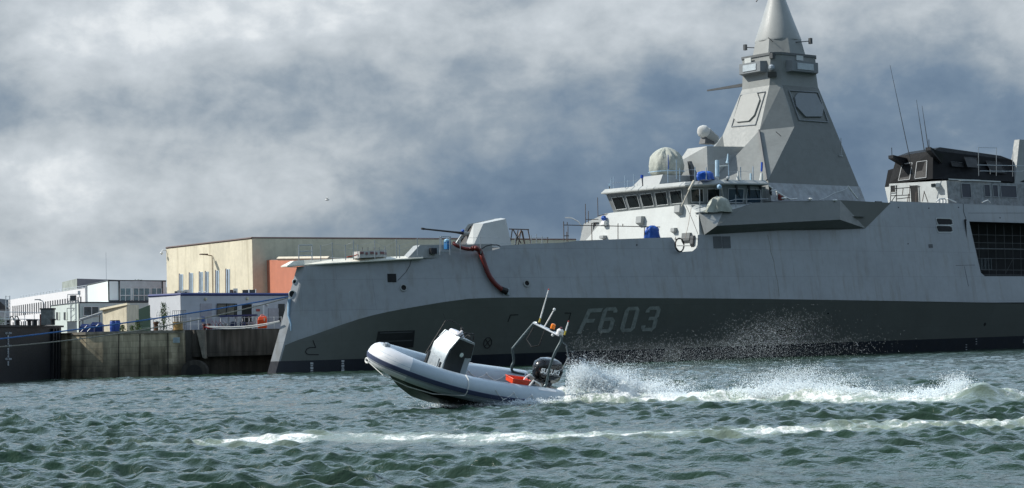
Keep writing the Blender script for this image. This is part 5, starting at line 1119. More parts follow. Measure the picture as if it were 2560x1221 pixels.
# clustered roof pipes and glazed box
t = thing('roof_pipework', 'tangle of white and black pipes on the cabin roof', 'pipes', gx2(500, 177, ztp)); mb = MB(); p = gx2(492, 177, ztp)
for i in range(5): mb.tube([p+[i*.22, 0, 0], p+[i*.22, 0, .3+.1*(i % 2)], p+[i*.22+.2, 0, .3+.1*(i % 2)]], .05, 5)
mb.build('pipe', WHITE, t); MB().box(gx2(500, 177.5, ztp), 1.3, .3, .32).build('bracket_box', DKGREY, t)
t = thing('roof_hatch', 'dark glazed box with white posts on the cabin roof', 'roof light', gx2(626, 180, ztp)); MB().box(gx2(626, 180, ztp), 1.15, .8, .55).build('glazing', FR_DK, t); MB().tube([gx2(625, 179.4, ztp), gx2(625, 179.4, ztp+.6)], .05, 5).tube([gx2(642, 179.4, ztp), gx2(642, 179.4, ztp+.6)], .03, 5).build('post', WHITE, t)
# cream hut, awning, barrels, fence
u0_, u1_ = gx2(258, 182), gx2(268, 178)
hut = thing('cream_hut', 'small cream hut with a sloping lit roof edge, behind the blue barrels', 'hut', gx2(290, 180, QZ))
a_, b_, c_h = gx2(258, 181, QZ), gx2(318, 176, QZ), gx2(349, 180, QZ)
mb = MB(); mb.loft([[a_, b_, c_h, a_+[2.5, 4, 0]], [a_+ZZ*2.15, b_+ZZ*2.45, c_h+ZZ*2.5, a_+[2.5, 4, 2.2]]]); mb.build('wall', mat('cream_wall', (.55, .50, .38), .8, var=.12, vs=1.5, streak=.3), hut)
MB().loft([[a_+[-.2, -.3, 2.12], b_+[.1, -.35, 2.42], b_+[.1, 1, 2.42], a_+[-.2, 1, 2.12]], [a_+[-.2, -.3, 2.3], b_+[.1, -.35, 2.6], b_+[.1, 1, 2.6], a_+[-.2, 1, 2.3]]]).build('roof_edge', mat('cream_roof', (.66, .60, .45), .7), hut)
t = thing('pipe_rack', 'long sloping grey pipes lying left of the cream hut', 'pipes', gx2(230, 178, QZ)); mb = MB()
for k in range(2): mb.tube([gx2(200, 177, QZ+1.15+k*.12), gx2(256, 177, QZ+1.75+k*.12)], .07, 6)
mb.build('pipe', STEEL, t); MB().tube([gx2(208, 177, QZ), gx2(208, 177, QZ+1.3)], .05, 5).tube([gx2(250, 177, QZ), gx2(250, 177, QZ+1.7)], .05, 5).build('stand', DKGREY, t)
for i, (u, lb) in enumerate(((284, 'blue plastic barrel left of its twin beside the cream hut'), (293.5, 'blue plastic barrel right of its twin beside the cream hut'))):
    p = gx2(u, 170.5, QZ); t = thing('barrel', lb, 'barrel', p, group='blue barrels on the quay')
    BB = mat('blue_barrel', (.012, .06, .30), .4, var=.15, vs=3); MB().tube([p, p+ZZ*.05, p+ZZ*.3, p+ZZ*.36, p+ZZ*.42, p+ZZ*.9, p+ZZ*.96], [.24, .28, .29, .30, .29, .28, .24], 14).build('drum', BB, t, smooth=True); MB().tube([p+ZZ*.96, p+ZZ*1.02], .25, 14).build('lid', DKGREY, t)
for i, (u, y, wd_, ht, lb) in enumerate(((215, 172, .9, .8, 'blue machine under cover nearest the scaffold tower'), (243, 173, 1.1, .95, 'blue covered machine left of the cream hut'), (228, 171, .6, .6, 'low blue crate between two covered machines'))):
    p = gx2(u, y, QZ); t = thing('covered_machine', lb, 'machine', p, group='blue things beside the scaffold tower'); 
    MB().loft([[p+[-wd_/2, -.3, 0], p+[wd_/2, -.3, 0], p+[wd_/2, .3, 0], p+[-wd_/2, .3, 0]], [p+[-wd_/2, -.32, ht*.7], p+[wd_/2, -.3, ht*.75], p+[wd_/2, .3, ht*.75], p+[-wd_/2, .3, ht*.7]], [p+[-wd_*.3, -.2, ht], p+[wd_*.35, -.2, ht*.95], p+[wd_*.35, .2, ht*.95], p+[-wd_*.3, .2, ht]]]).build('cover', mat('navy_cover', (.01, .035, .16), .45, var=.3, vs=5), t)
    MB().tube([p+[-wd_*.4, -.36, .1], p+[wd_*.2, -.36, ht*.8]], .03, 4).build('hose', WHITE, t)
fn_ = thing('mesh_fence', 'dark green slatted fence panel between the hut and the cabin', 'fence', gx2(362, 171, QZ)); a, b = gx2(349, 173, QZ), gx2(376, 169.5, QZ)
mb = MB()
for i in range(15): p = a+(b-a)*i/14; mb.tube([p, p+ZZ*(1.95+.25*i/14)], .035, 4)
mb.build('slat', mat('dark_green_metal', (.015, .05, .035), .5), fn_); MB().tube([a+ZZ*1.95, b+ZZ*2.2], .03, 4).tube([a+ZZ*.3, b+ZZ*.3], .03, 4).build('rail', mat('dark_green_metal', (.015, .05, .035)), fn_)
# scaffold tower with lamp
tw = thing('scaffold_tower', 'thin grey lattice tower with platforms and floodlights behind the dock gate', 'tower', gx2(184, 176, QZ)); mb = MB()
for dx_, dy_ in ((-.22, -.2), (.22, -.2), (.22, .2), (-.22, .2)): p = gx2(185, 176, QZ)+[dx_, dy_, 0]; mb.tube([p, p+ZZ*3.3], .03, 4)
for i in range(6): p = gx2(185, 176, QZ+.4+i*.5); mb.tube([p+[-.22, -.2, 0], p+[.22, -.2, .4]], .02, 4)
mb.build('lattice', STEEL, tw)
for (u0, u1, v) in ((171, 201, 736.5), (173, 199, 753), (169, 186, 771)): z = 2+(887.6-v)/F*176; mb = MB(); mb.tube([gx2(u0, 176, z), gx2(u1, 176, z)], .035, 4).tube([gx2(u0, 176, z), gx2(u0, 176, z-.35)], .03, 4).tube([gx2(u1, 176, z), gx2(u1, 176, z-.3)], .03, 4); mb.build('platform_rail', STEEL, tw)
MB().box(gx2(200, 176, 2+(887.6-738)/F*176), .2, .2, .35).build('floodlight', WHITE, tw); MB().box(gx2(185, 175.7, 2+(887.6-752)/F*176), .5, .3, .45).build('control_box', DKGREY, tw)
t = thing('electrical_cabinet', 'pale grey cabinet at the foot of the scaffold tower', 'cabinet', gx2(181, 170, QZ)); MB().box(gx2(181, 169, QZ), .75, .4, .95).build('body', mat('cabinet_pale', (.40, .42, .42), .6), t); MB().box(gx2(181, 169, QZ+.95), .8, .45, .05).build('top', DKGREY, t)
lm = thing('street_lamp', 'thin lamp post with a curved arm in front of the white offices', 'street lamp', gx2(112, 205, QZ)); zl = 2+(889.5-753)/F*205
MB().tube([gx2(112, 205, QZ), gx2(112, 205, zl-.3), gx2(108, 205, zl), gx2(97, 205, zl+.15)], .045, 5).build('post', STEEL, lm); MB().box(gx2(96, 205, zl+.1), .6, .25, .1).build('lamp_head', STEEL, lm)
tm = thing('radio_mast', 'very tall hair thin pole above the white offices', 'mast', gx2(268, 300, QZ)); MB().tube([gx2(268.5, 300, QZ), gx2(268.5, 300, 2+(885.5-632)/F*300)], [.05, .02], 5).build('pole', STEEL, tm)
# palm seen over the roof
pm_ = thing('palm_tree', 'palm crown showing above the roof of the glazed office', 'tree', gx2(350, 300, QZ)); p = gx2(350, 300, 12.6)
MB().tube([gx2(350, 300, QZ), p], [.25, .18], 7).build('trunk', mat('palm_trunk', (.10, .08, .06), .9), pm_)
mb = MB()
for k in range(16):
    a = k*2.399; el_k = .2+.9*((k*7) % 16)/16
    pts = [p+np.array([math.cos(a)*r*math.cos(el_k), math.sin(a)*r*math.cos(el_k), r*math.sin(el_k)-.35*r*r]) for r in (0, .4, .8, 1.15, 1.4)]
    for q0, q1 in zip(pts[:-1], pts[1:]):
        s_ = np.array([-math.sin(a), math.cos(a), 0])*.16; mb.quad(q0-s_, q0+s_, q1+s_-ZZ*.05, q1-s_-ZZ*.05)
mb.build('crown', mat('palm_green', (.03, .05, .015), .7, var=.3), pm_)
# bushes on the quay edge
def bush(u, y, h, wd_, label, n_=500, seed=1, gz=QZ):
    r = np.random.RandomState(seed); p = gx2(u, y, gz); t = thing('bush', label, 'bush', p, group='wild bushes on the quay edge'); mb = MB()
    for _ in range(6): a = r.rand()*6.28; mb.tube([p, p+[math.cos(a)*wd_*.2, math.sin(a)*wd_*.2, h*.5], p+[math.cos(a)*wd_*.4, math.sin(a)*.3*wd_, h*(.7+.3*r.rand())]], [.025, .015, .006], 4)
    mb.build('stem', mat('bush_stem', (.08, .06, .03), .9), t); mb = MB()
    for _ in range(n_):
        z = r.rand()**.8; q = p+np.array([r.randn()*wd_*.32*(1.15-z*.7), r.randn()*wd_*.3*(1.1-z*.6), z*h*(.95+.1*math.sin(r.rand()*9))]); s_ = .035+.05*r.rand(); a, b = r.randn(3), r.randn(3); a = a/np.linalg.norm(a)*s_; b = b/np.linalg.norm(b)*s_*.6
        mb.quad(q-a, q-b, q+a, q+b)
    mb.build('leaves', mat('bush_leaves', (.055, .11, .03), .6, var=.5, vs=6), t)
bush(411, 167.4, 2.3, .75, 'tall bushy green plant growing in front of the cabin end', 900, 2); bush(307, 166.8, .55, .5, 'low tuft of weeds right of the blue barrels', 220, 3)
bush(345, 167, .95, .55, 'green shrub in front of the dark green fence', 420, 4); bush(330, 167, .5, .4, 'small weed tuft left of the green shrub', 160, 5)
bush(8, 175, 1.6, 2.2, 'dark green hedge at the far left edge', 500, 6)
ho = thing('small_house', 'small grey gabled house at the far left edge', 'house', gx2(0, 300, QZ)); a, b = gx2(-30, 296, QZ), gx2(20, 296, QZ); mb = MB(); zz1 = 2+(892-775)/F*296
mb.loft([[a, b, b+[0, 8, 0], a+[0, 8, 0]], [[a[0], a[1], zz1], [b[0], b[1], zz1], [b[0], b[1]+8, zz1], [a[0], a[1]+8, zz1]]]); mb.build('wall', mat('house_grey', (.40, .42, .45), .8), ho)
mb = MB(); mb.prism([[a[0]-.3, a[1]-.3, zz1], [b[0]+.3, b[1]-.3, zz1], [(a[0]+b[0])/2, a[1]-.3, zz1+1.7]], [0, 9, 0]); mb.build('roof', mat('slate_roof', (.05, .05, .055), .7), ho)
# white ladders / trestle at the cabin end
for i, (ua, ub, lb) in enumerate(((386, 394, 'white ladder leaning left of the tall green bush'), (425, 418, 'white ladder leaning right of the tall green bush'))):
    t = thing('leaning_ladder', lb, 'ladder', gx2(ua, 168.5, QZ), group='white ladders by the cabin'); mb = MB()
    for o in (0, .28): mb.tube([gx2(ua, 168.5, QZ)+[o, 0, 0], gx2(ub, 168.9, QZ+1.75)+[o, 0, 0]], .03, 4)
    mb.build('stile', WHITE, t); mb = MB()
    for k in range(7): f_ = (k+.6)/7.5; q = gx2(ua, 168.5, QZ)*(1-f_)+gx2(ub, 168.9, QZ+1.75)*f_; mb.tube([q, q+[.28, 0, 0]], .02, 4)
    mb.build('rung', WHITE, t)
t = thing('gas_rack', 'cage of white gas cylinders in front of the cabin corner', 'gas rack', gx2(443, 168.6, QZ)); p = gx2(434, 168.6, QZ); mb = MB()
for i in range(3): mb.tube([p+[.12+i*.26, 0, 0], p+[.12+i*.26, 0, 1.3], p+[.12+i*.26, 0, 1.4]], [.10, .10, .04], 8)
mb.build('cylinder', WHITE, t); mb = MB()
for i in range(8): mb.tube([p+[i*.16, -.2, 0], p+[i*.16, -.2, 1.65]], .018, 4)
for z in (.5, 1.1, 1.65): mb.tube([p+[0, -.2, z], p+[1.15, -.2, z]], .018, 4)
mb.build('cage', DKGREY, t)
cd_ = thing('cable_drum', 'wooden cable drum lying on the quay in front of the cabin', 'cable drum', gx2(446, 167.4, QZ)); p = gx2(446, 167.4, QZ); WD = mat('yellow_wood', (.42, .26, .10), .8, var=.25, vs=5)
MB().tube([p, p+ZZ*.08], .46, 18).build('flange', WD, cd_); MB().tube([p+ZZ*.62, p+ZZ*.70], .46, 18).build('flange', WD, cd_); MB().tube([p+ZZ*.08, p+ZZ*.62], .40, 18).build('barrel', WD, cd_)
bo = thing('bollard', 'rusty brown mooring bollard left of the cable drum', 'bollard', gx2(391, 167.2, QZ)); p = gx2(391, 167.2, QZ); MB().tube([p, p+ZZ*.55, p+ZZ*.6, p+ZZ*.75], [.2, .17, .26, .22], 12).build('post', mat('rust_brown', (.10, .045, .025), .8, var=.3), bo, smooth=True)
# railing in front of the cabin
ra = wroot('quay_railing', 'thin white posts and rope rail along the quay in front of the cabin', 'railing', gx2(455, 168, QZ), gx2(700, 174, QZ)); mb = MB(); RA, RB = gx2(458, 168.5, QZ), gx2(705, 175.5, QZ)
for i in range(14): p = RA+(RB-RA)*i/13; MB().tube([p, p+ZZ*1.05], .028, 5).build('post', WHITE, ra)
for z in (.5, 1.0): mb.tube([RA+ZZ*z, RB+ZZ*z], .012, 4)
mb.build('rope_rail', WHITE, ra)
# steel work table with blue top
tb_ = thing('work_rack', 'steel framed work rack with a long navy blue top, in front of the cabin doorway', 'work rack', gx2(597, 170.5, QZ)); a, b = gx2(553, 170.3, QZ), gx2(640, 172.3, QZ); d = (b-a)/np.linalg.norm(b-a)
mb = MB()
for i in range(6):
    p = a+(b-a)*i/5
    for o in (0, .6): mb.tube([p+[0, o, 0], p+[0, o, 1.05]], .035, 4)
for z in (.12, .5): mb.tube([a+ZZ*z, b+ZZ*z], .03, 4)
for i in (0, 2, 4): mb.tube([a+(b-a)*i/5, a+(b-a)*(i+1)/5+ZZ*1.05], .02, 4)
mb.build('frame', mat('pale_steel', (.45, .48, .52), .5), tb_); MB().loft([[a+ZZ*1.05+[-.1, -.05, 0], b+ZZ*1.1+[.1, -.05, 0], b+ZZ*1.1+[.1, .75, 0], a+ZZ*1.05+[-.1, .75, 0]], [a+ZZ*1.2+[-.1, -.05, 0], b+ZZ*1.25+[.1, -.05, 0], b+ZZ*1.25+[.1, .75, 0], a+ZZ*1.2+[-.1, .75, 0]]]).build('top', mat('navy_top', (.015, .03, .13), .5), tb_)
for i, (f_, c, lb) in enumerate(((.12, (.5, .5, .5), 'pale sack on the left shelf of the work rack'), (.35, (.03, .04, .12), 'dark blue crate on the shelf of the work rack'), (.62, (.04, .05, .14), 'navy crate beside the yellow jack under the rack'), (.85, (.35, .38, .42), 'grey jerrycan at the right end of the work rack'))):
    p = a+(b-a)*f_+[0, .3, .14]; t = thing('stored_item', lb, 'crate', p); MB().box(p, .5, .4, .45 if i else .28).build('body', mat('stored_%d' % i, c, .6, var=.2, vs=6), t, bevel=.03); MB().box(p+ZZ*(.45 if i else .28), .3, .1, .06).build('handle', DKGREY, t)
ob = thing('float_bag', 'bright orange red float bag standing right of the work rack', 'float', gx2(658, 171.5, QZ)); p = gx2(657, 171.5, QZ)
MB().loft([[p+[-.36, -.25, 0], p+[.38, -.25, 0], p+[.38, .25, 0], p+[-.36, .25, 0]], [p+[-.38, -.28, .7], p+[.40, -.28, .8], p+[.4, .28, .8], p+[-.38, .28, .7]], [p+[-.30, -.2, 1.0], p+[.36, -.2, 1.05], p+[.36, .2, 1.05], p+[-.3, .2, 1.0]]]).build('bag', ORANGE, ob, bevel=.06); MB().box(p+[.22, -.31, .62], .1, .03, .28).build('reflector', mat('pale_tape', (.8, .6, .45), .4), ob); MB().tube([p+[-.2, 0, 1.02], p+[-.1, 0, 1.15], p+[.1, 0, 1.15], p+[.2, 0, 1.05]], .03, 5).build('handle', ORANGE, ob)
bk_ = thing('red_bicycle_stand', 'tangle of red tube stands left of the work rack', 'tube stand', gx2(540, 169.5, QZ)); p = gx2(530, 169.5, QZ); mb = MB()
for k in range(3): mb.tube([p+[k*.3, 0, .0], p+[k*.3+.05, 0, .75], p+[k*.3+.5, 0, .05]], .025, 5)
mb.build('frame', mat('red_paint', (.40, .03, .04), .5), bk_); MB().tube([p+[.9+.3*math.cos(t), 0, .32+.3*math.sin(t)] for t in np.linspace(0, 6.28, 14)], .02, 4).build('wheel', DKGREY, bk_)
bo = thing('bollard', 'dark red double bollard holding the white mooring line', 'bollard', gx2(515, 168.6, QZ))
for k, dx_ in enumerate((-.18, .2)): p = gx2(517, 168.6, QZ)+[dx_, 0, 0]; MB().tube([p, p+ZZ*.3, p+ZZ*.36, p+ZZ*.5], [.13, .12, .19, .15], 10).build('post', mat('dark_red_iron', (.09, .02, .018), .6), bo, smooth=True)
# ropes from the bow
BL_R = mat('blue_rope', (.06, .17, .42), .7, var=.35, vs=9); GR_R = mat('grey_rope', (.30, .29, .25), .8, var=.3, vs=9); WH_R = mat('white_rope', (.72, .72, .70), .7, var=.1)
hp = nose(722, 742, .12)[0]
far1 = G(-120, 861, 147); far2 = G(-120, 875, 147)
o = MB().tube(catenary(hp, far1, .25, 28), .062, 6).build('mooring_rope', BL_R, None, smooth=True); o['label'] = 'thick blue mooring rope from the bow to the left edge, above the grey one'; o['category'] = 'mooring rope'
hp2 = nose(722, 745, .12)[0]
o = MB().tube(catenary(hp2, far2, .75, 28), .048, 6).build('mooring_rope', GR_R, None, smooth=True); o['label'] = 'grey mooring rope sagging below the blue rope to the left edge'; o['category'] = 'mooring rope'
e1 = gx2(515, 168.5, QZ+.28); e0 = S(1.75, .35, 5.3) if False else nose(698, 803, .05)[0]
for k, (c, sg_, lb) in enumerate(((WH_R, .45, 'white mooring line from the double bollard to the bow, upper strand'), (WH_R, .62, 'white mooring line from the double bollard to the bow, lower strand'))):
    pts = [e1+(e0-e1)*t+ZZ*(-4*sg_*.55*t*(1-t)-.05*k) for t in np.linspace(0, 1, 18)]
    o = MB().tube(pts, .05, 6).build('mooring_line', c, None, smooth=True); o['label'] = lb; o['category'] = 'mooring rope'
o = MB().tube([gx2(512, 168.4, QZ+.22), gx2(520, 168.4, QZ+.12), gx2(530, 168.5, QZ+.10), gx2(538, 168.6, QZ+.13)], .06, 6).build('rope_sleeve', mat('red_sleeve', (.55, .05, .05), .6), None); o['label'] = 'red sleeve at the bollard end of the white mooring lines'; o['category'] = 'rope sleeve'
# loose blue webbing hanging from the hawse hole
pts = [nose(725, 748, .13)[0], nose(723, 765, .10)[0], nose(722, 790, .08)[0], nose(727, 812, .07)[0], nose(727, 828, .07)[0]]
o = MB().tube(pts, [.16, .13, .11, .08, .04], 6).build('hanging_strop', mat('pale_blue_strop', (.22, .36, .50), .7, var=.2), None, smooth=True); o['label'] = 'pale blue strop hanging down from the bow hawse hole'; o['category'] = 'strop'
# gull
gu = thing('gull', 'tiny pale gull flying in the grey sky', 'bird', G(818, 500, 220)); p = G(818, 500, 220)
MB().ball(p, .12, 8, (2.2, 1, .9)).build('body', WHITE, gu); 
for s_ in (-1, 1): MB().quad(p+[-.05, 0, .05], p+[.12, 0, .05], p+[.0, s_*.35, .3], p+[-.1, s_*.35, .3]).quad(p+[-.1, s_*.35, .3], p+[0, s_*.35, .3], p+[.1, s_*.7, .18], p+[.05, s_*.7, .18]).build('wing', WHITE, gu)
# ================================================================== the rubber boat
RX, RY, RZ_ = .713, 66.0, .50
ryaw, rpit, rrol = rad(218.8), rad(7.7), rad(18.3)
def rotm(yaw, pi_, ro):
    cy, sy = math.cos(yaw), math.sin(yaw); cp, sp2 = math.cos(pi_), math.sin(pi_); cr, sr = math.cos(ro), math.sin(ro)
    return np.array([[cy, -sy, 0], [sy, cy, 0], [0, 0, 1]])@np.array([[cp, 0, -sp2], [0, 1, 0], [sp2, 0, cp]])@np.array([[1, 0, 0], [0, cr, sr], [0, -sr, cr]])
RM = rotm(ryaw, rpit, rrol)
rib = thing('rubber_boat', 'pale grey rigid inflatable speedboat with console and black outboard, bow lifted out of the water', 'speedboat', (RX, RY, RZ_))
m4 = Matrix([list(RM[i]) + [[RX, RY, RZ_][i]] for i in range(3)] + [[0, 0, 0, 1]]); rib.matrix_world = m4; rib.rotation_euler = m4.to_euler(); ROOTM[rib.name] = m4
A3 = lambda *p: np.array(p, float)
def RB_(mb, name, m, **k): k.setdefault('smooth', True); return mb.build(name, m, rib, local=True, **k)
TUBE = mat('hypalon_grey', (.45, .53, .60), .42, var=.05, vs=2, coat=.15, bump=.08, bs=4)
TUBEL = mat('bow_patch_pale', (.78, .79, .82), .45, var=.04)
STRIPE = mat('rubbing_strake_navy', (.045, .06, .12), .5)
Lb, hbm, tr_ = 6.72, 1.04, .385
def sheer(x): return -.09+.45*max(0, (x-2.2)/4.3)**1.8
cl = []
for x in np.linspace(-.55, 4.3, 14): cl.append(A3(x, hbm, sheer(x)))
for t in np.linspace(0, math.pi/2, 12)[1:]: cl.append(A3(4.3+(Lb-.38-4.3)*math.sin(t)**1.0, hbm*math.cos(t)**.85 if t < math.pi/2-.01 else 0, sheer(4.3+(Lb-.38-4.3)*math.sin(t))))
line_ = cl + [A3(p[0], -p[1], p[2]) for p in cl[-2::-1]]
rads = [tr_*(.25 if p[0] < -.5 else .72 if p[0] < -.25 else 1.0) for p in line_]
RB_(MB().tube(line_, rads, 24), 'tube', TUBE)
def offs(p, i, ang, r, L_=line_):
    t = L_[min(i+1, len(L_)-1)]-L_[max(i-1, 0)]; t = t/np.linalg.norm(t); o = np.cross(t, ZZ); o /= np.linalg.norm(o); up = np.cross(o, t)
    return p + (o*math.cos(ang)+up*math.sin(ang))*r*(1)
def sidewards(i):                # outward unit vector and up at centreline point i
    t = line_[min(i+1, len(line_)-1)]-line_[max(i-1, 0)]; t = t/np.linalg.norm(t); o = np.cross(t, ZZ); o /= np.linalg.norm(o)
    c = A3(2.0, 0, 0)
    if o@(line_[i]-c) < 0: o = -o
    up = np.cross(o, t); up = up if up[2] > 0 else -up
    return o, up
def around(i, deg, k=1.0):
    o, up = sidewards(i); a = rad(deg); return line_[i]+(o*math.cos(a)+up*math.sin(a))*rads[i]*k
NI = len(line_)
# rubbing strake: flat band round the outside
sm = MB(); sm.loft([[around(i, 4, .99), around(i, 2, 1.07), around(i, -16, 1.07), around(i, -20, .99)] for i in range(1, NI-1)], cap=True); RB_(sm, 'rubbing_strake', STRIPE, sharp=30)
sm = MB(); sm.loft([[around(i, -21, 1.0), around(i, -22, 1.03), around(i, -26, 1.03), around(i, -27, 1.0)] for i in range(1, NI-1)]); RB_(sm, 'lower_trim', mat('trim_grey', (.25, .28, .33), .5), sharp=30)
# pale nose patch on the bow
nb0, nb1 = 18, NI-19
sm = MB(); sm.loft([[around(i, a, 1.012) for a in range(-170, 171, 20)] for i in range(nb0+1, nb1)], cap=False); RB_(sm, 'bow_patch', TUBEL)
o_, u_ = sidewards(NI//2); c = around(NI//2, 88, 1.02); RB_(MB().tube([c-o_*.10, c+o_*.10], .08, 8).ball(c+u_*.05, .09, 8, (1, 1, .6)), 'bow_fitting', STEEL)
c = around(NI//2+2, -38, 1.1); RB_(MB().tube([c+A3(math.cos(t)*.0, math.sin(t)*.10, math.cos(t)*.07) for t in np.linspace(0, 6.28, 14)], .03, 6), 'tow_eye', WHITE)
# rigid hull below: deep v
HU = mat('hull_black_green', (.012, .018, .017), .35, var=.2, coat=.3)
hg = []
for x in (-.2, .5, 1.5, 2.5, 3.4, 4.2, 4.9, 5.5, 5.95):
    t = max(0, (x-1.5)/4.6); hw = (hbm+.05)*(1-max(0, (x-3.4)/2.9)**2.2); kz = -.92+.85*max(0, (x-3.9)/2.2)**2.4; cz = sheer(x)-.22
    hg.append([A3(x, hw, cz), A3(x, hw*.82, kz*.45+cz*.55-.06), A3(x, .0, kz), A3(x, -hw*.82, kz*.45+cz*.55-.06), A3(x, -hw, cz)])
RB_(MB().loft(hg, cap=True), 'hull', HU, sharp=25)
RB_(MB().loft([[A3(p[0][0], p[0][1], p[0][2]+.02), A3(p[4][0], p[4][1], p[4][2]+.02), A3(p[4][0], p[4][1], p[4][2]-.03), A3(p[0][0], p[0][1], p[0][2]-.03)] for p in hg]), 'deck', mat('boat_deck_grey', (.16, .17, .18), .6), sharp=25)
RB_(MB().box(A3(-.12, 0, -.3), .10, 1.7, .55), 'transom', DKGREY, sharp=30)
# seams, patches and lifelines on the tubes
def patch(i0, i1, d0, d1, name, m): 
    q = MB(); q.loft([[around(i, a, 1.015) for a in np.linspace(d0, d1, 6)] for i in range(i0, i1+1)], cap=False, closed=False); return RB_(q, name, m)
patch(7, 10, 88, 100, 'tread_strip', TUBEL); patch(2, 4, 60, 75, 'tread_strip', TUBEL); patch(NI-12, NI-8, 80, 95, 'tread_strip', TUBEL)
RP = mat('lifeline_white', (.70, .71, .70), .7)
for side, idx in (('p', list(range(3, 11))), ('s', [NI-1-k for k in range(2, 14)])):
    for a, b in (zip(idx[:-1:2], idx[2::2]) if side == 'p' else zip(idx[:-1:2], idx[2::2])):
        ang = 28 if side == 'p' else 150
        p0, p1 = around(a, ang, 1.04), around(b, ang, 1.04); mid = (around(a, ang-(38 if side == 'p' else -28), 1.09)+around(b, ang-(38 if side == 'p' else -28), 1.09))/2
        RB_(MB().tube([p0, p0*.75+mid*.25-A3(0, 0, .03), p0*.3+mid*.7-A3(0, 0, .02), mid, p1*.3+mid*.7-A3(0, 0, .02), p1*.75+mid*.25-A3(0, 0, .03), p1], .018, 5), 'lifeline', RP)
        RB_(MB().ball(p0, .035, 6), 'line_eye', TUBEL)
pts = [around(12, a, 1.05) for a in (80, 50, 20, -10, -30)]; RB_(MB().tube(pts, .022, 5), 'bow_line', RP)
pts = [around(12, -30, 1.05), around(15, -75, 1.2), around(18, -95, 1.35), around(22, -60, 1.3), around(NI//2+1, -40, 1.1)]; RB_(MB().tube(pts, .016, 5), 'painter', RP)
# console
ALU = mat('console_aluminium', (.36, .40, .42), .38, metal=.25, var=.08, vs=2); CBL = mat('console_black', (.018, .021, .023), .4, var=.3, vs=3)
cx, ch, cw = 4.27, 1.36, .44
def cpt(x, y, z): return A3(x, y, z)
prof = [(cx+.14, .0), (cx+.10, .62), (cx+.02, .98), (cx-.26, ch+.06), (cx-.90, ch-.06), (cx-.93, .72), (cx-.88, .60), (cx-.86, 0)]
cbm = MB(); cbm.loft([[A3(x, cw, z) for x, z in prof], [A3(x, -cw, z) for x, z in prof]]); RB_(cbm, 'console', ALU, sharp=20)
for s_ in (1, -1):
    pr = [(cx+.07, .05), (cx+.05, .62), (cx-.03, .96), (cx-.27, ch+.0), (cx-.88, ch-.12), (cx-.90, .80), (cx-.66, .78), (cx-.62, .05)]
    RB_(MB().prism([A3(x, s_*(cw+.018), z) for x, z in pr], A3(0, -s_*.02, 0)), 'side_panel', CBL, sharp=20)
RB_(MB().prism([A3(cx+.15, -cw-.06, .0), A3(cx+.10, -cw-.06, .72), A3(cx+.11, -cw+.06, .66), A3(cx+.16, -cw+.06, .0)], A3(.02, 0, 0)), 'corner_post', CBL, sharp=20)
RB_(MB().prism([A3(cx+.147, cw-.16, .05), A3(cx+.122, cw-.16, .52), A3(cx+.122, cw-.10, .52), A3(cx+.147, cw-.10, .05)], A3(.012, 0, 0)), 'front_slot', CBL, sharp=20)
RB_(MB().prism([A3(cx+.150, -cw+.16, .05), A3(cx+.118, -cw+.16, .66), A3(cx+.118, cw-.24, .60), A3(cx+.146, cw-.24, .05)], A3(.012, 0, 0)), 'front_hatch', mat('hatch_alu', (.42, .46, .48), .4, metal=.3), sharp=20)
RB_(MB().ball(A3(cx-.5, cw+.02, .86), .075, 12, (1, .25, 1)), 'vent_cap', mat('vent_green_white', (.6, .68, .62), .4))
RB_(MB().loft([[A3(cx-.28, -.30, ch+.05), A3(cx-.28, .22, ch+.05), A3(cx-.62, .22, ch-.0), A3(cx-.62, -.30, ch+.0)], [A3(cx-.32, -.26, ch+.17), A3(cx-.32, .18, ch+.17), A3(cx-.58, .18, ch+.14), A3(cx-.58, -.26, ch+.14)]]), 'dash_pod', mat('pod_white', (.74, .74, .80), .35), bevel=.03, sharp=20)
RB_(MB().prism([A3(cx-.02, -cw+.03, ch-.16), A3(cx-.20, -cw+.03, ch+.30), A3(cx-.20, cw*.1, ch+.30), A3(cx-.02, cw*.1, ch-.16)], A3(-.015, 0, 0)), 'windscreen', mat('screen_tint', (.08, .11, .14), .1, trans=.6), sharp=20) if False else None
gr_ = MB(); 
for y in (-cw-.03,): gr_.tube([A3(cx+.20, y, .55), A3(cx+.02, y, 1.02), A3(cx-.22, y, ch+.33), A3(cx-.40, y+.05, ch+.38), A3(cx-.62, y+.35, ch+.30), A3(cx-.62, y+.40, ch+.05)], .018, 6)
RB_(gr_, 'grab_rail', BLACK)
RB_(MB().tube([A3(cx-.30, cw-.08, ch+.03), A3(cx-.48, cw-.10, ch+.20), A3(cx-.85, cw-.12, ch+.20), A3(cx-.95, cw-.2, ch+.0)], .018, 6), 'grab_rail', BLACK)
RB_(MB().tube([A3(cx-.93, .0+.17*math.cos(t), ch-.10+.17*math.sin(t)) for t in np.linspace(0, 6.28, 18)], .017, 6).tube([A3(cx-.93, -.16, ch-.1), A3(cx-.93, .16, ch-.1)], .012, 5).tube([A3(cx-.93, 0, ch-.26), A3(cx-.93, 0, ch+.06)], .012, 5), 'steering_wheel', BLACK)
RB_(MB().ball(A3(cx-.62, -.05, ch+.22), .06, 8).tube([A3(cx-.62, -.05, ch+.05), A3(cx-.62, -.05, ch+.2)], .03, 6), 'compass', BLACK)
RB_(MB().tube([A3(cx-.24, cw-.15, ch+.06), A3(cx-.38, cw-.2, ch+.16), A3(cx-.46, cw-.26, ch+.2)], .05, 6), 'throttle_grip', mat('throttle_pale', (.70, .66, .66), .4))
RB_(MB().tube([A3(cx-.22, -cw, ch+.33), A3(cx-.05, -cw-.05, ch+.55)], .006, 4), 'whip', BLACK)
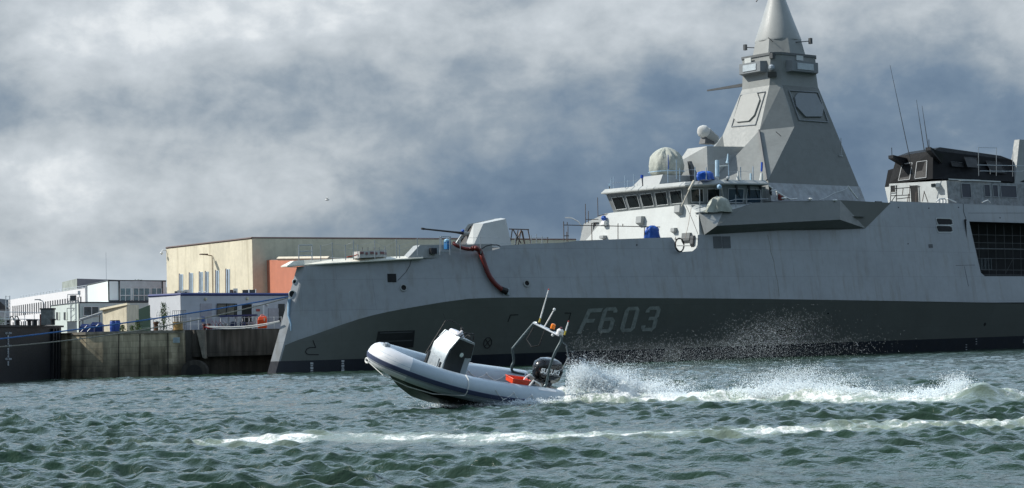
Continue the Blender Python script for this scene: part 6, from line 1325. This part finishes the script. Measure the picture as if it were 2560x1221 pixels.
RB_(MB().box(A3(cx-1.35, 0, -.1), .5, .5, .62), 'seat_base', DKGREY, sharp=30, bevel=.02) if False else None
# roll bar at the stern
def smooth_path(P_, k=5):
    out = []
    for i in range(len(P_)-1):
        p0, p1, p2, p3 = P_[max(i-1, 0)], P_[i], P_[i+1], P_[min(i+2, len(P_)-1)]
        for t in np.linspace(0, 1, k+1)[:-1]: out.append(.5*((2*p1)+(-p0+p2)*t+(2*p0-5*p1+4*p2-p3)*t*t+(-p0+3*p1-3*p2+p3)*t**3))
    return out+[P_[-1]]
RBM = mat('rollbar_grey_green', (.07, .10, .11), .35, metal=.2, var=.1); ahx = .40; al_ = .13; ah_, aw_ = 2.01, .815
for s_ in (1, -1):
    if s_ < 0: pts = [A3(ahx-.35, s_*aw_, .22), A3(ahx+.12, s_*aw_, .26), A3(ahx+.24, s_*aw_, .42), A3(ahx+.22, s_*(aw_), .62), A3(ahx+.40, s_*aw_, .98), A3(ahx+.38, s_*aw_, 1.08), A3(ahx-.06, s_*(aw_-.02), 1.85), A3(ahx-al_, s_*(aw_-.07), ah_), A3(ahx-al_-.02, s_*(aw_-.2), ah_+.03)]
    else: pts = [A3(ahx+.52, s_*aw_, .28), A3(ahx+.12, s_*aw_, .22), A3(ahx-.02, s_*aw_, .34), A3(ahx-.02, s_*aw_, .55), A3(ahx+.02, s_*aw_, 1.0), A3(ahx-.02, s_*aw_, 1.45), A3(ahx-al_, s_*(aw_), 1.86), A3(ahx-al_, s_*(aw_-.07), ah_), A3(ahx-al_-.02, s_*(aw_-.2), ah_+.03)]
    RB_(MB().tube(smooth_path(pts), .045, 10), 'rollbar_leg', RBM)
RB_(MB().loft([[A3(ahx-al_+dx_, y, ah_+dz) for dx_, dz in ((.09, -.03), (.09, .03), (-.11, .03), (-.11, -.03))] for y in (-.74, -.2, .2, .74)]), 'rollbar_top', mat('rollbar_plate', (.38, .42, .46), .4, metal=.2), bevel=.015, sharp=30)
RB_(MB().tube([A3(ahx-.1, -.7, 1.86), A3(ahx+.16, -.55, 1.45), A3(ahx+.12, -.25, 1.30), A3(ahx-.05, -.1, 1.42), A3(ahx-.08, -.1, 1.8), A3(ahx-.1, -.1, 1.95)], .022, 6), 'hanging_cable', BLACK)
RB_(MB().tube([A3(ahx-.1, .80, 1.88), A3(ahx-.40, .82, 1.75), A3(ahx-.62, .82, 1.35), A3(ahx-.52, .82, .95), A3(ahx-.22, .80, .72)], .022, 6), 'cable_loop', mat('cable_grey', (.14, .17, .19), .5))
topx = ahx-al_
ups = A3(*(RM.T@A3(.42, 0, 1.0))); ups /= np.linalg.norm(ups)
def antenna(y, ln, name, tip):
    b_ = A3(topx, y, ah_+.03)
    RB_(MB().tube([b_, b_+A3(0, 0, .06)], .045, 8), 'antenna_foot', BLACK)
    RB_(MB().tube([b_+A3(0, 0, .06), b_+A3(0, 0, .22)], [.035, .025], 8), 'antenna_base', mat('brass_yellow', (.45, .36, .06), .4))
    RB_(MB().tube([b_+A3(0, 0, .2), b_+A3(0, 0, ln)], [.026, .018], 8), name, mat('antenna_white', (.75, .76, .76), .4))
    if tip: RB_(MB().ball(b_+A3(0, 0, ln), .028, 6), 'antenna_tip', mat('tip_red', (.45, .03, .02), .5))
antenna(-.52, 1.20, 'antenna', True); antenna(.90, .52, 'antenna', True)
RB_(MB().tube([A3(topx, -.2, ah_+.03), A3(topx-.10, -.1, ah_+.62)], .022, 6).ball(A3(topx-.11, -.09, ah_+.68), .05, 8), 'gps_antenna', mat('antenna_white', (.75, .76, .76), .4))
RB_(MB().tube([A3(topx, .22, ah_+.03), A3(topx, .22, ah_+.09)], .085, 12), 'beacon_base', BLACK)
RB_(MB().tube([A3(topx, .22, ah_+.09), A3(topx, .22, ah_+.11), A3(topx, .22, ah_+.24), A3(topx, .22, ah_+.26)], [.07, .08, .075, .05], 14), 'beacon', mat('beacon_orange', (.95, .24, .015), .3))
RB_(MB().tube([A3(topx, .64, ah_-.02), A3(topx, .64, ah_+.02), A3(topx, .64, ah_+.16), A3(topx, .64, ah_+.22)], [.08, .12, .115, .06], 16), 'radar_pod', mat('pod_white2', (.78, .78, .78), .35))
RB_(MB().ball(A3(topx, .64, ah_+.23), .055, 8), 'nav_lamp', mat('lamp_dark_red', (.12, .02, .03), .3)); RB_(MB().ball(A3(topx+.05, .38, ah_-.08), .05, 8), 'floodlight', WHITE)
# outboard
COW = mat('cowl_black', (.008, .008, .009), .18, coat=.6, var=.1); ox, oz = -.20, .40
def cowring(z, x0, x1, w, r=.08):
    return [A3(ox+x, y, oz+z) for x, y in ((x0, -w*.6), (x0+r, -w), (x1-r*1.5, -w), (x1, -w*.55), (x1, w*.55), (x1-r*1.5, w), (x0+r, w), (x0, w*.6))]
RB_(MB().loft([cowring(-.12, -.36, .30, .20), cowring(.0, -.50, .46, .25), cowring(.30, -.53, .54, .27), cowring(.46, -.48, .52, .26), cowring(.60, -.38, .36, .23), cowring(.66, -.22, .14, .15)]), 'outboard_cowl', COW, sharp=50)
RB_(MB().loft([cowring(-.14, -.30, .22, .17), cowring(-.75, -.20, .10, .09)]), 'outboard_leg', COW, sharp=50)
RB_(MB().box(A3(-.15, 0, -.05), .35, .5, .35), 'outboard_bracket', DKGREY, sharp=30)
fc = bpy.data.curves.new('lettering', 'FONT'); fc.body = 'SUZUKI'; fc.size = .225; fc.extrude = .002; fc.offset = .009; fc.space_character = 1.05; fc.align_x = 'CENTER'; fc.align_y = 'CENTER'
ft = bpy.data.objects.new('lettering_tmp', fc); COL.objects.link(ft); dg_ = bpy.context.evaluated_depsgraph_get(); me_ = bpy.data.meshes.new_from_object(ft.evaluated_get(dg_)); bpy.data.objects.remove(ft)
me_.name = 'lettering'; lt = bpy.data.objects.new('lettering', me_); COL.objects.link(lt); lt.parent = rib; me_.materials.clear(); me_.materials.append(mat('letter_silver', (.95, .96, .97), .4))
# faces port: text x runs aft (towards -x), up is z, normal +y
lt.matrix_local = Matrix([[-1, 0, 0, ox+.10], [0, 0, 1, .292], [0, 1, 0, oz+.27], [0, 0, 0, 1]])
RB_(MB().box(A3(ox-.02, .272, oz+.155), .72, .006, .012), 'cowl_line', mat('line_silver', (.45, .46, .47), .4), sharp=30)
# things lying in the boat
bx_ = A3(1.15, .55, .12)
tray = thing('red_tray', 'orange red plastic tray lying on the near tube inside the rubber boat', 'tray', RM@bx_+A3(RX, RY, RZ_))
def RW(p): return RM@np.array(p, float)+A3(RX, RY, RZ_)
tm_ = MB(); tx0, tx1, ty0, ty1 = 1.15, 1.85, .52, .92; zt0, zt1 = .27, .43
o4 = [(tx0, ty0), (tx1, ty0), (tx1, ty1), (tx0, ty1)]; i4 = [(tx0+.04, ty0+.04), (tx1-.04, ty0+.04), (tx1-.04, ty1-.04), (tx0+.04, ty1-.04)]
tm_.loft([[RW((x, y, zt0)) for x, y in [(a*.94+.09, b*.94+.04) for a, b in o4]], [RW((x, y, zt1)) for x, y in o4], [RW((x, y, zt1)) for x, y in i4], [RW((x, y, zt0+.03)) for x, y in i4]])
tm_.build('basin', mat('tray_orange_red', (.80, .07, .02), .4, var=.06), tray); MB().tube([RW((tx0-.02, ty0, zt1)), RW((tx1+.02, ty0, zt1)), RW((tx1+.02, ty1+.02, zt1)), RW((tx0-.02, ty1+.02, zt1)), RW((tx0-.02, ty0, zt1))], .02, 5).build('rim', mat('tray_orange_red', (.8, .07, .02)), tray)
pd = thing('paddle', 'white paddle handle sticking up out of the red tray', 'paddle', RW((1.2, .75, .35))); MB().tube([RW((1.35, .78, .30)), RW((1.18, .72, .50)), RW((1.02, .70, .60))], .032, 6).build('handle', WHITE, pd)
for k, (pts, m_, lb) in enumerate((([(.75, .3, .05), (.55, .45, .35), (.25, .35, .30), (-.1, .2, .45)], BLACK, 'black control cables running to the outboard motor'), ([(.9, .6, .1), (.7, .55, .38), (.45, .6, .30), (.3, .5, .2)], RP, 'white rope coiled beside the outboard motor'))):
    o = MB().tube([RW(p) for p in pts], .03, 6).build('control_cables' if k == 0 else 'coiled_rope', m_, None, smooth=True); o['label'] = lb; o['category'] = 'cable' if k == 0 else 'rope'
ft_ = thing('fuel_tank', 'dark fuel tank on the boat floor ahead of the outboard', 'fuel tank', RW((.55, 0, -.02))); MB().loft([[RW((x, y, -.1)) for x, y in ((.35, -.3), (.95, -.3), (.95, .3), (.35, .3))], [RW((x, y, .22)) for x, y in ((.38, -.28), (.92, -.28), (.92, .28), (.38, .28))]]).build('tank', BLACKP, ft_, bevel=.02); MB().tube([RW((.65, 0, .2)), RW((.65, 0, .28))], .05, 8).build('cap', ORANGE, ft_)
# ================================================================== deck clutter on the frigate
def pos(u, v, w): s, z = sp(u, v, w); return S(s, w, z)
RAILM = mat('rail_grey', (.40, .44, .47), .5, metal=.2)
def loose(name, label, cat, p, **k): return thing(name, label, cat, p, PSI, **k)
# temporary guard rail along the foredeck
gr1 = loose('foredeck_railing', 'thin grey guard posts and wires along the foredeck edge of the frigate', 'railing', pos(770, 648, 1.0))
tops = []
for u, v0, v1, w in ((802, 647, 613, 2.0), (831, 647, 606, 2.6), (864, 645, 612, 3.1), (884, 644, 601, 3.5), (895, 644, 612, 3.6), (937.5, 641, 601, 4.2), (963, 641, 616, 4.4), (991.5, 640, 598, 4.7), (999, 640, 613, 4.8), (1044, 634, 595, 5.2), (1100, 632, 592, 5.4), (1125, 632, 592, 5.5), (1151, 630, 592, 5.6), (1202, 629, 592, 5.8)):
    a = pos(u, v0, w); b = pos(u-.8, v1, w); MB().tube([a-ZZ*.2, b], .038, 5).build('post', RAILM, gr1); tops.append((a, b))
mb = MB()
for (a, b), (c, d) in zip(tops[:-1], tops[1:]):
    for f_ in (.55, .92): mb.tube([a+(b-a)*f_, c+(d-c)*f_], .010, 4)
mb.build('wire', RAILM, gr1)
g2r = loose('bow_gate_frame', 'pale tubular gate frame standing at the very tip of the bow deck', 'railing', pos(747, 650, 1.3)); mb = MB()
for u in (747, 780): mb.tube([pos(u, 651, 1.2), pos(u, 612.5, 1.2)], .05, 5)
for v in (613.5, 629, 640): mb.tube([pos(747, v, 1.2), pos(780, v-.5, 1.2)], .045, 5)
mb.build('frame', mat('pale_tube', (.55, .58, .60), .4), g2r)
lr = loose('deck_box', 'long white box with red marks on the foredeck behind the guard posts', 'box', pos(930, 640, 2.6)); a, b = sp(899, 641, 2.6), sp(967, 637.5, 2.6)
MB().loft([[S(a[0], 2.6, a[1]-.15), S(b[0], 2.6, b[1]-.15), S(b[0], 1.6, b[1]-.15), S(a[0], 1.6, a[1]-.15)], [S(a[0], 2.6, a[1]+.42), S(b[0], 2.6, b[1]+.42), S(b[0], 1.6, b[1]+.42), S(a[0], 1.6, a[1]+.42)]]).build('case', mat('box_white', (.55, .55, .53), .5, var=.15, vs=3), lr)
mb = MB()
for i, u in enumerate((905, 917, 930, 941, 955, 963)): q = pos(u, 633+(.5 if i % 2 else -1), 2.64); mb.box(q-ZZ*.12, .22 if i % 2 else .35, .04, .2, PSI)
mb.build('mark', mat('box_mark', (.25, .12, .12), .5), lr)
mb = MB()
for u in (906, 920, 935, 948, 962): q = pos(u, 627, 2.1); mb.tube([q, q+ZZ*.28], .03, 4)
mb.build('fitting', DKGREY, lr)
oh = loose('orange_hose', 'short orange red hose lying left of the white deck box', 'hose', pos(885, 641, 2.4)); MB().tube([pos(868, 643, 2.4), pos(885, 640, 2.4), pos(897, 636, 2.4)], .05, 6).build('hose', ORANGE, oh)
# ventilation set: blue fan in a tube frame, red corrugated hose over the side
vf = loose('ventilation_fan', 'blue box fan in a grey tube frame beside the gun', 'fan', pos(1117, 630, 4.9)); mb = MB()
for u, v1 in ((1100, 592.5), (1103, 592), (1123, 591.5), (1126, 592)): mb.tube([pos(u, 631, 4.9), pos(u, v1, 4.9)], .045, 5)
mb.tube([pos(1101, 592, 4.9), pos(1126, 592, 4.9)], .045, 5).tube([pos(1101, 629, 4.9), pos(1126, 629, 4.9)], .05, 5); mb.build('frame', RAILM, vf)
q = pos(1118.5, 624, 4.7); MB().box(q, .42, .5, .72, PSI).build('blower', mat('fan_blue', (.03, .16, .38), .4), vf, bevel=.04); q = pos(1117, 603, 4.7); MB().ball(q, .26, 10, (1, 1, .8)).build('hood', mat('hood_pale_blue', (.30, .55, .75), .4), vf)
hs_ = loose('ventilation_hose', 'dark red corrugated hose hanging over the ship side below the gun', 'hose', pos(1190, 630, 6))
hp_ = [pos(1133, 607, 4.6), pos(1141, 614, 4.9), pos(1154, 619.5, 5.1), pos(1167, 623, 5.4), pos(1178, 623, 5.6), pos(1186, 620.5, 5.9), pos(1194, 623, 6.1)]
for u, v in ((1197.5, 633), (1203, 648), (1209, 665), (1216, 684), (1225, 700), (1237, 715), (1252, 727)): hp_.append(low_hull(u, v, .30)[0])
fine = []
for i in range(len(hp_)-1):
    for t in np.linspace(0, 1, 11)[:-1]:
        p0, p1, p2, p3 = hp_[max(i-1, 0)], hp_[i], hp_[i+1], hp_[min(i+2, len(hp_)-1)]
        fine.append(.5*((2*p1)+(-p0+p2)*t+(2*p0-5*p1+4*p2-p3)*t*t+(-p0+3*p1-3*p2+p3)*t**3))
MB().tube(fine, [(.235 if k % 2 else .20)*(1 if k > 40 else .72) for k in range(len(fine))], 12).build('corrugated_tube', REDHOSE, hs_, smooth=True, sharp=70)
he, hn = low_hull(1264, 731, .22); MB().tube([low_hull(1250, 726, .3)[0], he], [.27, .30], 12).build('end_collar', BLACK, hs_); mb = MB(); x = np.cross(hn, ZZ); x /= np.linalg.norm(x)
mb.prism([he+x*a*1.0+ZZ*b for a, b in ((-.32, .34), (-.05, .26), (.30, .36), (.20, .0), (.34, -.30), (.0, -.20), (-.30, -.34), (-.18, .02))], -hn*.2); mb.build('outlet_wrap', mat('wrap_pale', (.45, .52, .58), .5, var=.3, vs=5), hs_)
bh = loose('black_cable', 'black cable arching over the deck edge right of the red hose', 'cable', pos(1220, 620, 6)); MB().tube([pos(1204, 623, 5.9), pos(1214, 616, 5.9), pos(1228, 612.5, 5.9), pos(1243, 613, 5.9), pos(1250, 616, 5.9)], .05, 6).build('cable', BLACK, bh, smooth=True)
def scaff(name, label, segs, w, m=RUSTY, r=.035, cat='scaffold', grp=None):
    t = loose(name, label, cat, pos(segs[0][0], segs[0][1], w), **({'group': grp} if grp else {}))
    for (u0, v0, u1, v1) in segs: MB().tube([pos(u0, v0, w), pos(u1, v1, w)], r, 5).build('tube', m, t)
    return t
scaff('deck_scaffold', 'rusty tube trestle standing right behind the gun turret', [(1273, 573, 1322, 574.5), (1275, 612, 1281, 574), (1289, 612, 1295, 576), (1296, 612, 1302, 578), (1311, 610, 1303, 575), (1327, 610, 1320, 575), (1283, 575, 1303, 609), (1302, 577, 1288, 609), (1312, 610, 1306, 578)], 1.0, RUSTY, .055)
tp = []
pg = loose('deck_guard_posts', 'grey guard posts with wires between the gun and the bridge front', 'railing', pos(1330, 610, 4))
for i, (u, v1) in enumerate(((1288, 590), (1328, 589), (1341, 586), (1355, 590), (1369, 593), (1420, 566))): MB().tube([pos(u, 611, 5.2), pos(u, v1, 5.2)], .035, 5).build('post', RAILM if i < 4 else RUSTY, pg)
MB().tube([pos(1190, 594, 5.6), pos(1250, 595, 5.6)], .012, 4).tube([pos(1250, 609, 5.6), pos(1288, 610, 5.4)], .012, 4).tube([pos(1328, 595, 5.2), pos(1372, 594, 5.2)], .02, 4).build('wire', RAILM, pg)
sc2 = scaff('front_scaffold', 'tube scaffold with a long horizontal rail in front of the white bridge wall', [(1410, 604, 1409, 554), (1417, 604, 1417, 580), (1480, 601, 1479, 558), (1545, 599, 1545, 559), (1611, 597, 1611, 568), (1409, 563, 1650, 568), (1418, 563, 1418, 556), (1489, 566, 1489, 558), (1557, 567, 1557, 560), (1409, 590, 1422, 590)], 6.9, RUSTY, .04)
scaff('tall_scaffold', 'tall thin scaffold tubes rising left of the bridge front', [(1464, 560, 1463.5, 510), (1471, 558, 1471, 528), (1495, 540, 1494, 494), (1464, 549, 1496, 549), (1494, 541, 1518, 535)], 1.5, RUSTY, .035)
sl_ = thing('quay_lamp', 'white curved street lamp head showing beyond the frigate deck', 'street lamp', gx2(1463, 232, QZ)); zl = 2+(854-556)/F*232
MB().tube([gx2(1463, 232, QZ), gx2(1463, 232, zl-.5), gx2(1455, 232, zl+.1), gx2(1440, 232, zl+.5), gx2(1436, 232, zl+.55)], .08, 6).build('post', WHITE, sl_); q = gx2(1431, 232, zl+.55); MB().loft([[q+[-.5, -.12, .0], q+[.3, -.12, -.05], q+[.3, .12, -.05], q+[-.5, .12, .0]], [q+[-.4, -.1, .12], q+[.2, -.1, .12], q+[.2, .1, .12], q+[-.4, .1, .12]]]).build('lamp_head', WHITE, sl_)
# tarpaulins
def tarp(name, label, px, w, m, depth=.9, folds=7, amp=.10, cat='tarpaulin', seed=1):
    t = loose(name, label, cat, pos(px[0][0], px[0][1], w)); r = np.random.RandomState(seed); n = 26
    tl, tr, br_, bl = [pos(*p, w) for p in px]; rings = []
    for j in range(9):
        f = j/8; ring = []
        L_, R_ = tl*(1-f)+bl*f, tr*(1-f)+br_*f
        for k in range(n):
            a = 2*math.pi*k/n; cx_, cy_ = math.cos(a), math.sin(a); fold = 1+amp*math.sin(a*folds+f*2+seed)*(.4+f)+.05*math.sin(a*3+f*5)
            sc = .6+.4*min(1, f*4) if j else .25
            ring.append((L_+R_)/2+(R_-L_)/2*cx_*fold*sc+SN*cy_*depth/2*fold*sc+ZZ*(.05*math.sin(a*5+seed)))
        rings.append(ring)
    MB().loft(rings).build('sheet', m, t, smooth=True, sharp=50); return t
tarp('blue_tarpaulin', 'dark blue tarpaulin hanging over a frame against the white bridge front', [(1618, 564), (1646, 566), (1648, 595), (1613, 597)], 7.0, BLUET, .8, 5, .10, seed=2)
tarp('blue_bag', 'bright blue wrapped bundle on the bridge roof', [(1745, 428), (1780, 430), (1781, 450), (1746, 450)], 6.6, mat('bright_blue_bag', (.01, .10, .50), .4, var=.25, vs=4, bump=.6, bs=4), 1.1, 5, .12, 'wrapped bundle', 3)
tarp('canvas_cover', 'crumpled grey canvas over equipment on the bridge wing', [(1781, 491), (1812, 493), (1829, 530), (1768, 531)], 8.0, TARP, 1.3, 7, .14, 'canvas cover', 5)
# compass deck rails, aerials
cr_ = loose('compass_deck_railing', 'pale blue guard posts round the roof above the bridge windows', 'railing', pos(1600, 470, 5))
for (u, v0, v1, w) in ((1521.5, 477, 459, -5.8), (1528, 477, 445, -5.6), (1534.5, 475, 442, -4.6), (1563, 471, 439, -2.5), (1570, 469, 450, -1.8), (1585, 467, 436, -.8), (1607, 464, 440, 1.0), (1670, 457, 423, 4.6), (1691.5, 448, 400, 5.6), (1700, 454, 421, 5.6), (1738, 452, 418, 6.8), (1766, 450, 419, 7.2), (1822, 447, 411, 7.2), (1852, 450, 418, 7.3), (1883, 450, 417, 7.3)):
    MB().tube([pos(u, v0, w), pos(u-.5, v1, w)], .045, 5).build('post', mat('post_pale_blue', (.34, .46, .58), .5), cr_)
mb = MB()
for (u0, v0, u1, v1, w) in ((1528, 459, 1585, 452, -3.0), (1585, 452, 1607, 447, 0), (1670, 430, 1738, 424, 5.6), (1670, 442, 1738, 438, 5.6), (1822, 430, 1883, 428, 7.2)): mb.tube([pos(u0, v0, w), pos(u1, v1, w)], .014, 4)
mb.build('wire', RAILM, cr_)
def small(name, label, cat, parts, grp=None):
    t = loose(name, label, cat, parts[0][1][0], **({'group': grp} if grp else {}))
    for nm, pts, r, m in parts: MB().tube(pts, r, 8).build(nm, m, t, smooth=True)
    return t
LB2 = mat('aerial_pale_blue', (.45, .62, .74), .4)
small('cylinder_aerial', 'thick pale blue cylinder standing on the bridge roof', 'aerial', [('cylinder', [pos(1793, 442, 6.8), pos(1793, 401, 6.8)], .20, LB2), ('foot', [pos(1793, 450, 6.8), pos(1793, 441, 6.8)], .16, PALE)])
small('stub_aerial', 'bulb ended white aerial on a bracket right of the thick cylinder', 'aerial', [('bulb', [pos(1818, 408, 6.5), pos(1819, 401, 6.5), pos(1820, 385, 6.5)], [.16, .09, .06], LB2), ('bracket', [pos(1793, 417, 6.5), pos(1818, 414, 6.5), pos(1822, 415, 6.5)], .06, PALE), ('mast', [pos(1823, 447, 6.5), pos(1822, 414, 6.5)], .05, RAILM)])
small('roof_fin', 'pale narrow fin on the bridge roof, left of two', 'aerial', [('fin', [pos(1845, 451, 7.3), pos(1845, 428, 7.3)], [.17, .04], PALE)], 'pale fins on the bridge roof')
small('roof_fin', 'pale narrow fin on the bridge roof topped by a blue tube', 'aerial', [('fin', [pos(1903, 452, 7.2), pos(1904, 433, 7.2)], [.19, .11], PALE), ('blue_cap', [pos(1904, 429, 7.2), pos(1905, 406, 7.2)], .10, mat('cap_blue', (.01, .07, .45), .4))], 'pale fins on the bridge roof')
small('short_cylinder', 'short pale blue cylinder between the two fins on the bridge roof', 'aerial', [('cylinder', [pos(1877, 451, 7.2), pos(1877, 434, 7.2)], .10, LB2)])
small('blue_lamp', 'small blue capped lamp on a post, left on the bridge roof', 'lamp', [('post', [pos(1607, 466, 1.4), pos(1605, 446, 1.4)], .05, DKGREY), ('cap', [pos(1605, 446, 1.4), pos(1605, 438, 1.4)], .14, mat('cap_blue', (.01, .07, .45), .4))])
small('corner_lamp', 'pale lamp on a dark cone at the left corner of the bridge roof', 'lamp', [('cone', [pos(1523, 477, -5.9), pos(1523, 466, -5.9)], [.14, .05], DKGREY), ('lamp', [pos(1523, 466, -5.9), pos(1523, 459, -5.9)], .07, LB2)])
bd = loose('white_dome', 'little white dome on the edge of the bridge roof', 'dome', pos(1819, 447, 7.5)); MB().ball(pos(1819, 445, 7.5), .17, 10).build('dome', WHITE, bd)
MB().tube([pos(1819, 452, 7.5), pos(1819, 447, 7.5)], .10, 8).build('base', DKGREY, bd)
dl_ = loose('diagonal_pole', 'cream pole leaning from the bridge roof down to the white wall', 'pole', pos(1703, 517, 7.4)); MB().tube([pos(1735, 453, 7.0), pos(1722, 477, 7.3)], .13, 6).tube([pos(1722, 477, 7.3), pos(1703, 517, 7.4)], .05, 5).build('pole', mat('cream_pole', (.50, .46, .38), .6), dl_)
# bridge wing rails and pipes
wg = loose('wing_railing', 'pale tube railing and stanchions on the bridge wing', 'railing', pos(1850, 510, 8.0)); mb = MB()
for a_ in ((1750, 530, 1749, 474), (1840, 520, 1839, 487), (1867, 512, 1867, 496), (1902, 500, 1902, 475)): mb.tube([pos(a_[0], a_[1], 7.9), pos(a_[2], a_[3], 7.9)], .045, 5)
for a_ in ((1836, 499, 1920, 498), (1828, 513, 1872, 512), (1740, 522, 1762, 516), (1839, 498, 1840, 514), (1750, 520, 1837, 500)): mb.tube([pos(a_[0], a_[1], 7.9), pos(a_[2], a_[3], 7.9)], .035, 5)
mb.build('rail', STEEL, wg)
for (pts, lb) in (([(1842, 529), (1850, 525), (1858, 521), (1870, 517), (1873, 511)], 'white padded pipe at the left end of the sponson edge'), ([(1922, 465), (1932, 472), (1928, 477), (1940, 476)], 'short white pipes against the mast foot, upper'), ([(1941, 479), (1960, 491), (1976, 499), (1992, 497)], 'white pipe sloping down at the mast foot'),
                  ([(2120, 466), (2132, 482), (2144, 497)], 'white pole leaning against the lower right of the mast')):
    t = loose('white_pipe', lb, 'pipe', pos(*pts[0], 7.7)); MB().tube([pos(u, v, 7.7) for u, v in pts], .08, 6).build('pipe', WHITE, t, smooth=True)
t = loose('red_locker', 'dark red locker door at the mast foot beside the bridge', 'locker', pos(1952, 497, 7.4)); MB().box(pos(1952, 500, 7.4), .55, .2, .55, PSI).build('body', mat('locker_red', (.16, .02, .02), .5), t); MB().tube([pos(1942, 479, 7.5), pos(1942, 501, 7.5)], .05, 5).build('post', PALE, t)
for i, (u, v, lb) in enumerate(((1960, 497, 'white lump of wrapping on the sponson edge by the mast foot'), (2025, 499, 'small white bundle on the sponson edge below the mast side'), (2087, 502, 'small round white lamp at the sponson edge'), (2087, 517, 'white flood lamp on the outer face of the sponson'))):
    t = loose('deck_item', lb, 'deck fitting', pos(u, v, 8.4)); MB().ball(pos(u, v-1, 8.35), .16, 8, (1.8, 1, .8)).build('wrap', WHITE, t); MB().tube([pos(u, v+3, 8.35), pos(u, v, 8.35)], .05, 5).build('foot', DKGREY, t)
t = loose('mast_cable', 'pale cable sagging along the foot of the mast side', 'cable', pos(2048, 500, 8)); MB().tube([pos(2048, 500, 8), pos(2062, 496, 7.9), pos(2085, 483, 7.4), pos(2105, 477, 7.2), pos(2122, 469, 7.1)], .03, 5).build('cable', PALE, t, smooth=True)
t = loose('mooring_bits', 'dark twin deck posts on the side plating edge right of the mast', 'bollard', pos(2190, 505, 7.6)); MB().tube([pos(2189, 507, 7.5), pos(2203, 507, 7.5)], .16, 8).build('bar', BLACKP, t); MB().tube([pos(2192, 509, 7.5), pos(2192, 504, 7.5)], .10, 6).tube([pos(2200, 509, 7.5), pos(2200, 504, 7.5)], .10, 6).build('post', BLACKP, t)
# notch details
hoop = loose('black_hoop', 'black hose coiled in a hoop hanging in the mooring notch', 'hose', pos(1700, 613, 8.5)); c = pos(1699, 613, 8.35)
MB().tube([c+SA*math.cos(t)*.55+ZZ*math.sin(t)*.62 for t in np.linspace(0, 6.1, 30)], .07, 6).build('hose', BLACK, hoop, smooth=True)
scaff('notch_scaffold', 'thin tube rail across the mooring notch', [(1689, 592, 1690, 624), (1686, 598, 1748, 598), (1692, 615, 1732, 615)], 8.5, RUSTY, .03)
for (a_, b_, lb) in (((1714, 512), (1745, 586), 'grey cable down the corner of the white wall, right one'), ((1728, 520), (1713, 598), 'pale cable slanting down the white wall, left one')):
    t = loose('hanging_cable', lb, 'cable', pos(*a_, 7.9)); MB().tube([pos(*a_, 7.9), pos((a_[0]+b_[0])/2+1, (a_[1]+b_[1])/2, 8.15), pos(*b_, 8.35)], .022, 5).build('cable', RUSTY, t, smooth=True)
# scaffold and clutter round the funnel base
scaff('funnel_scaffold', 'tube scaffold with boards in front of the white funnel base', [(2226, 505, 2228, 470), (2241, 505, 2242, 463), (2273, 507, 2275, 463), (2290, 506, 2291, 480), (2228, 473, 2300, 467), (2228, 490, 2275, 488), (2240, 498, 2275, 494), (2228, 505, 2240, 488), (2268, 507, 2272, 485), (2310, 478, 2320, 506), (2306, 504, 2311, 478), (2256, 487, 2258, 470)], 5.3, RUSTY, .045)
scaff('casing_scaffold', 'tube frame standing on the black funnel casing', [(2447, 440, 2446, 369), (2491, 440, 2491, 370), (2446, 369, 2492, 370), (2444, 413, 2560, 415), (2450, 428, 2556, 429), (2532, 442, 2532, 378), (2476, 436, 2475, 424), (2556, 427, 2575, 424)], 5.0, STEEL, .035)
for i, (pts, lb) in enumerate((([(2341, 505), (2348, 498), (2362, 497)], 'white curved pipe on the deck edge by the funnel base'), ([(2368, 497), (2380, 502), (2390, 506)], 'white pipe sloping right from the funnel base'), ([(2456, 506), (2470, 501), (2476, 508)], 'white bent pipe below the blue intake grilles'))):
    t = loose('white_pipe', lb, 'pipe', pos(*pts[0], 7.0)); MB().tube([pos(u, v, 7.0) for u, v in pts], .07, 6).build('pipe', WHITE, t, smooth=True)
for i, (u, lb) in enumerate(((2347, 'white rounded canister left of three by the funnel base'), (2356, 'white rounded canister middle of three by the funnel base'), (2363, 'white rounded canister right of three by the funnel base'))):
    t = loose('canister', lb, 'canister', pos(u, 506, 6.4), group='white canisters by the funnel base'); MB().tube([pos(u, 508, 6.4), pos(u, 500, 6.4)], .14, 8).build('body', WHITE, t); MB().tube([pos(u, 500, 6.4), pos(u, 498.5, 6.4)], .09, 8).build('cap', DKGREY, t)
# spanwise hull clutter: a few more cables on the dark bay and a hanging thin line by the bow
t = loose('thin_line', 'thin dark line hanging down the bow plating from the deck edge', 'line', pos(1030, 645, 5)); MB().tube([low_hull(u, v, .03)[0] for u, v in ((1028, 650), (1024, 665), (1015, 680), (1004, 692), (994, 702))], .018, 4).build('line', BLACK, t, smooth=True)
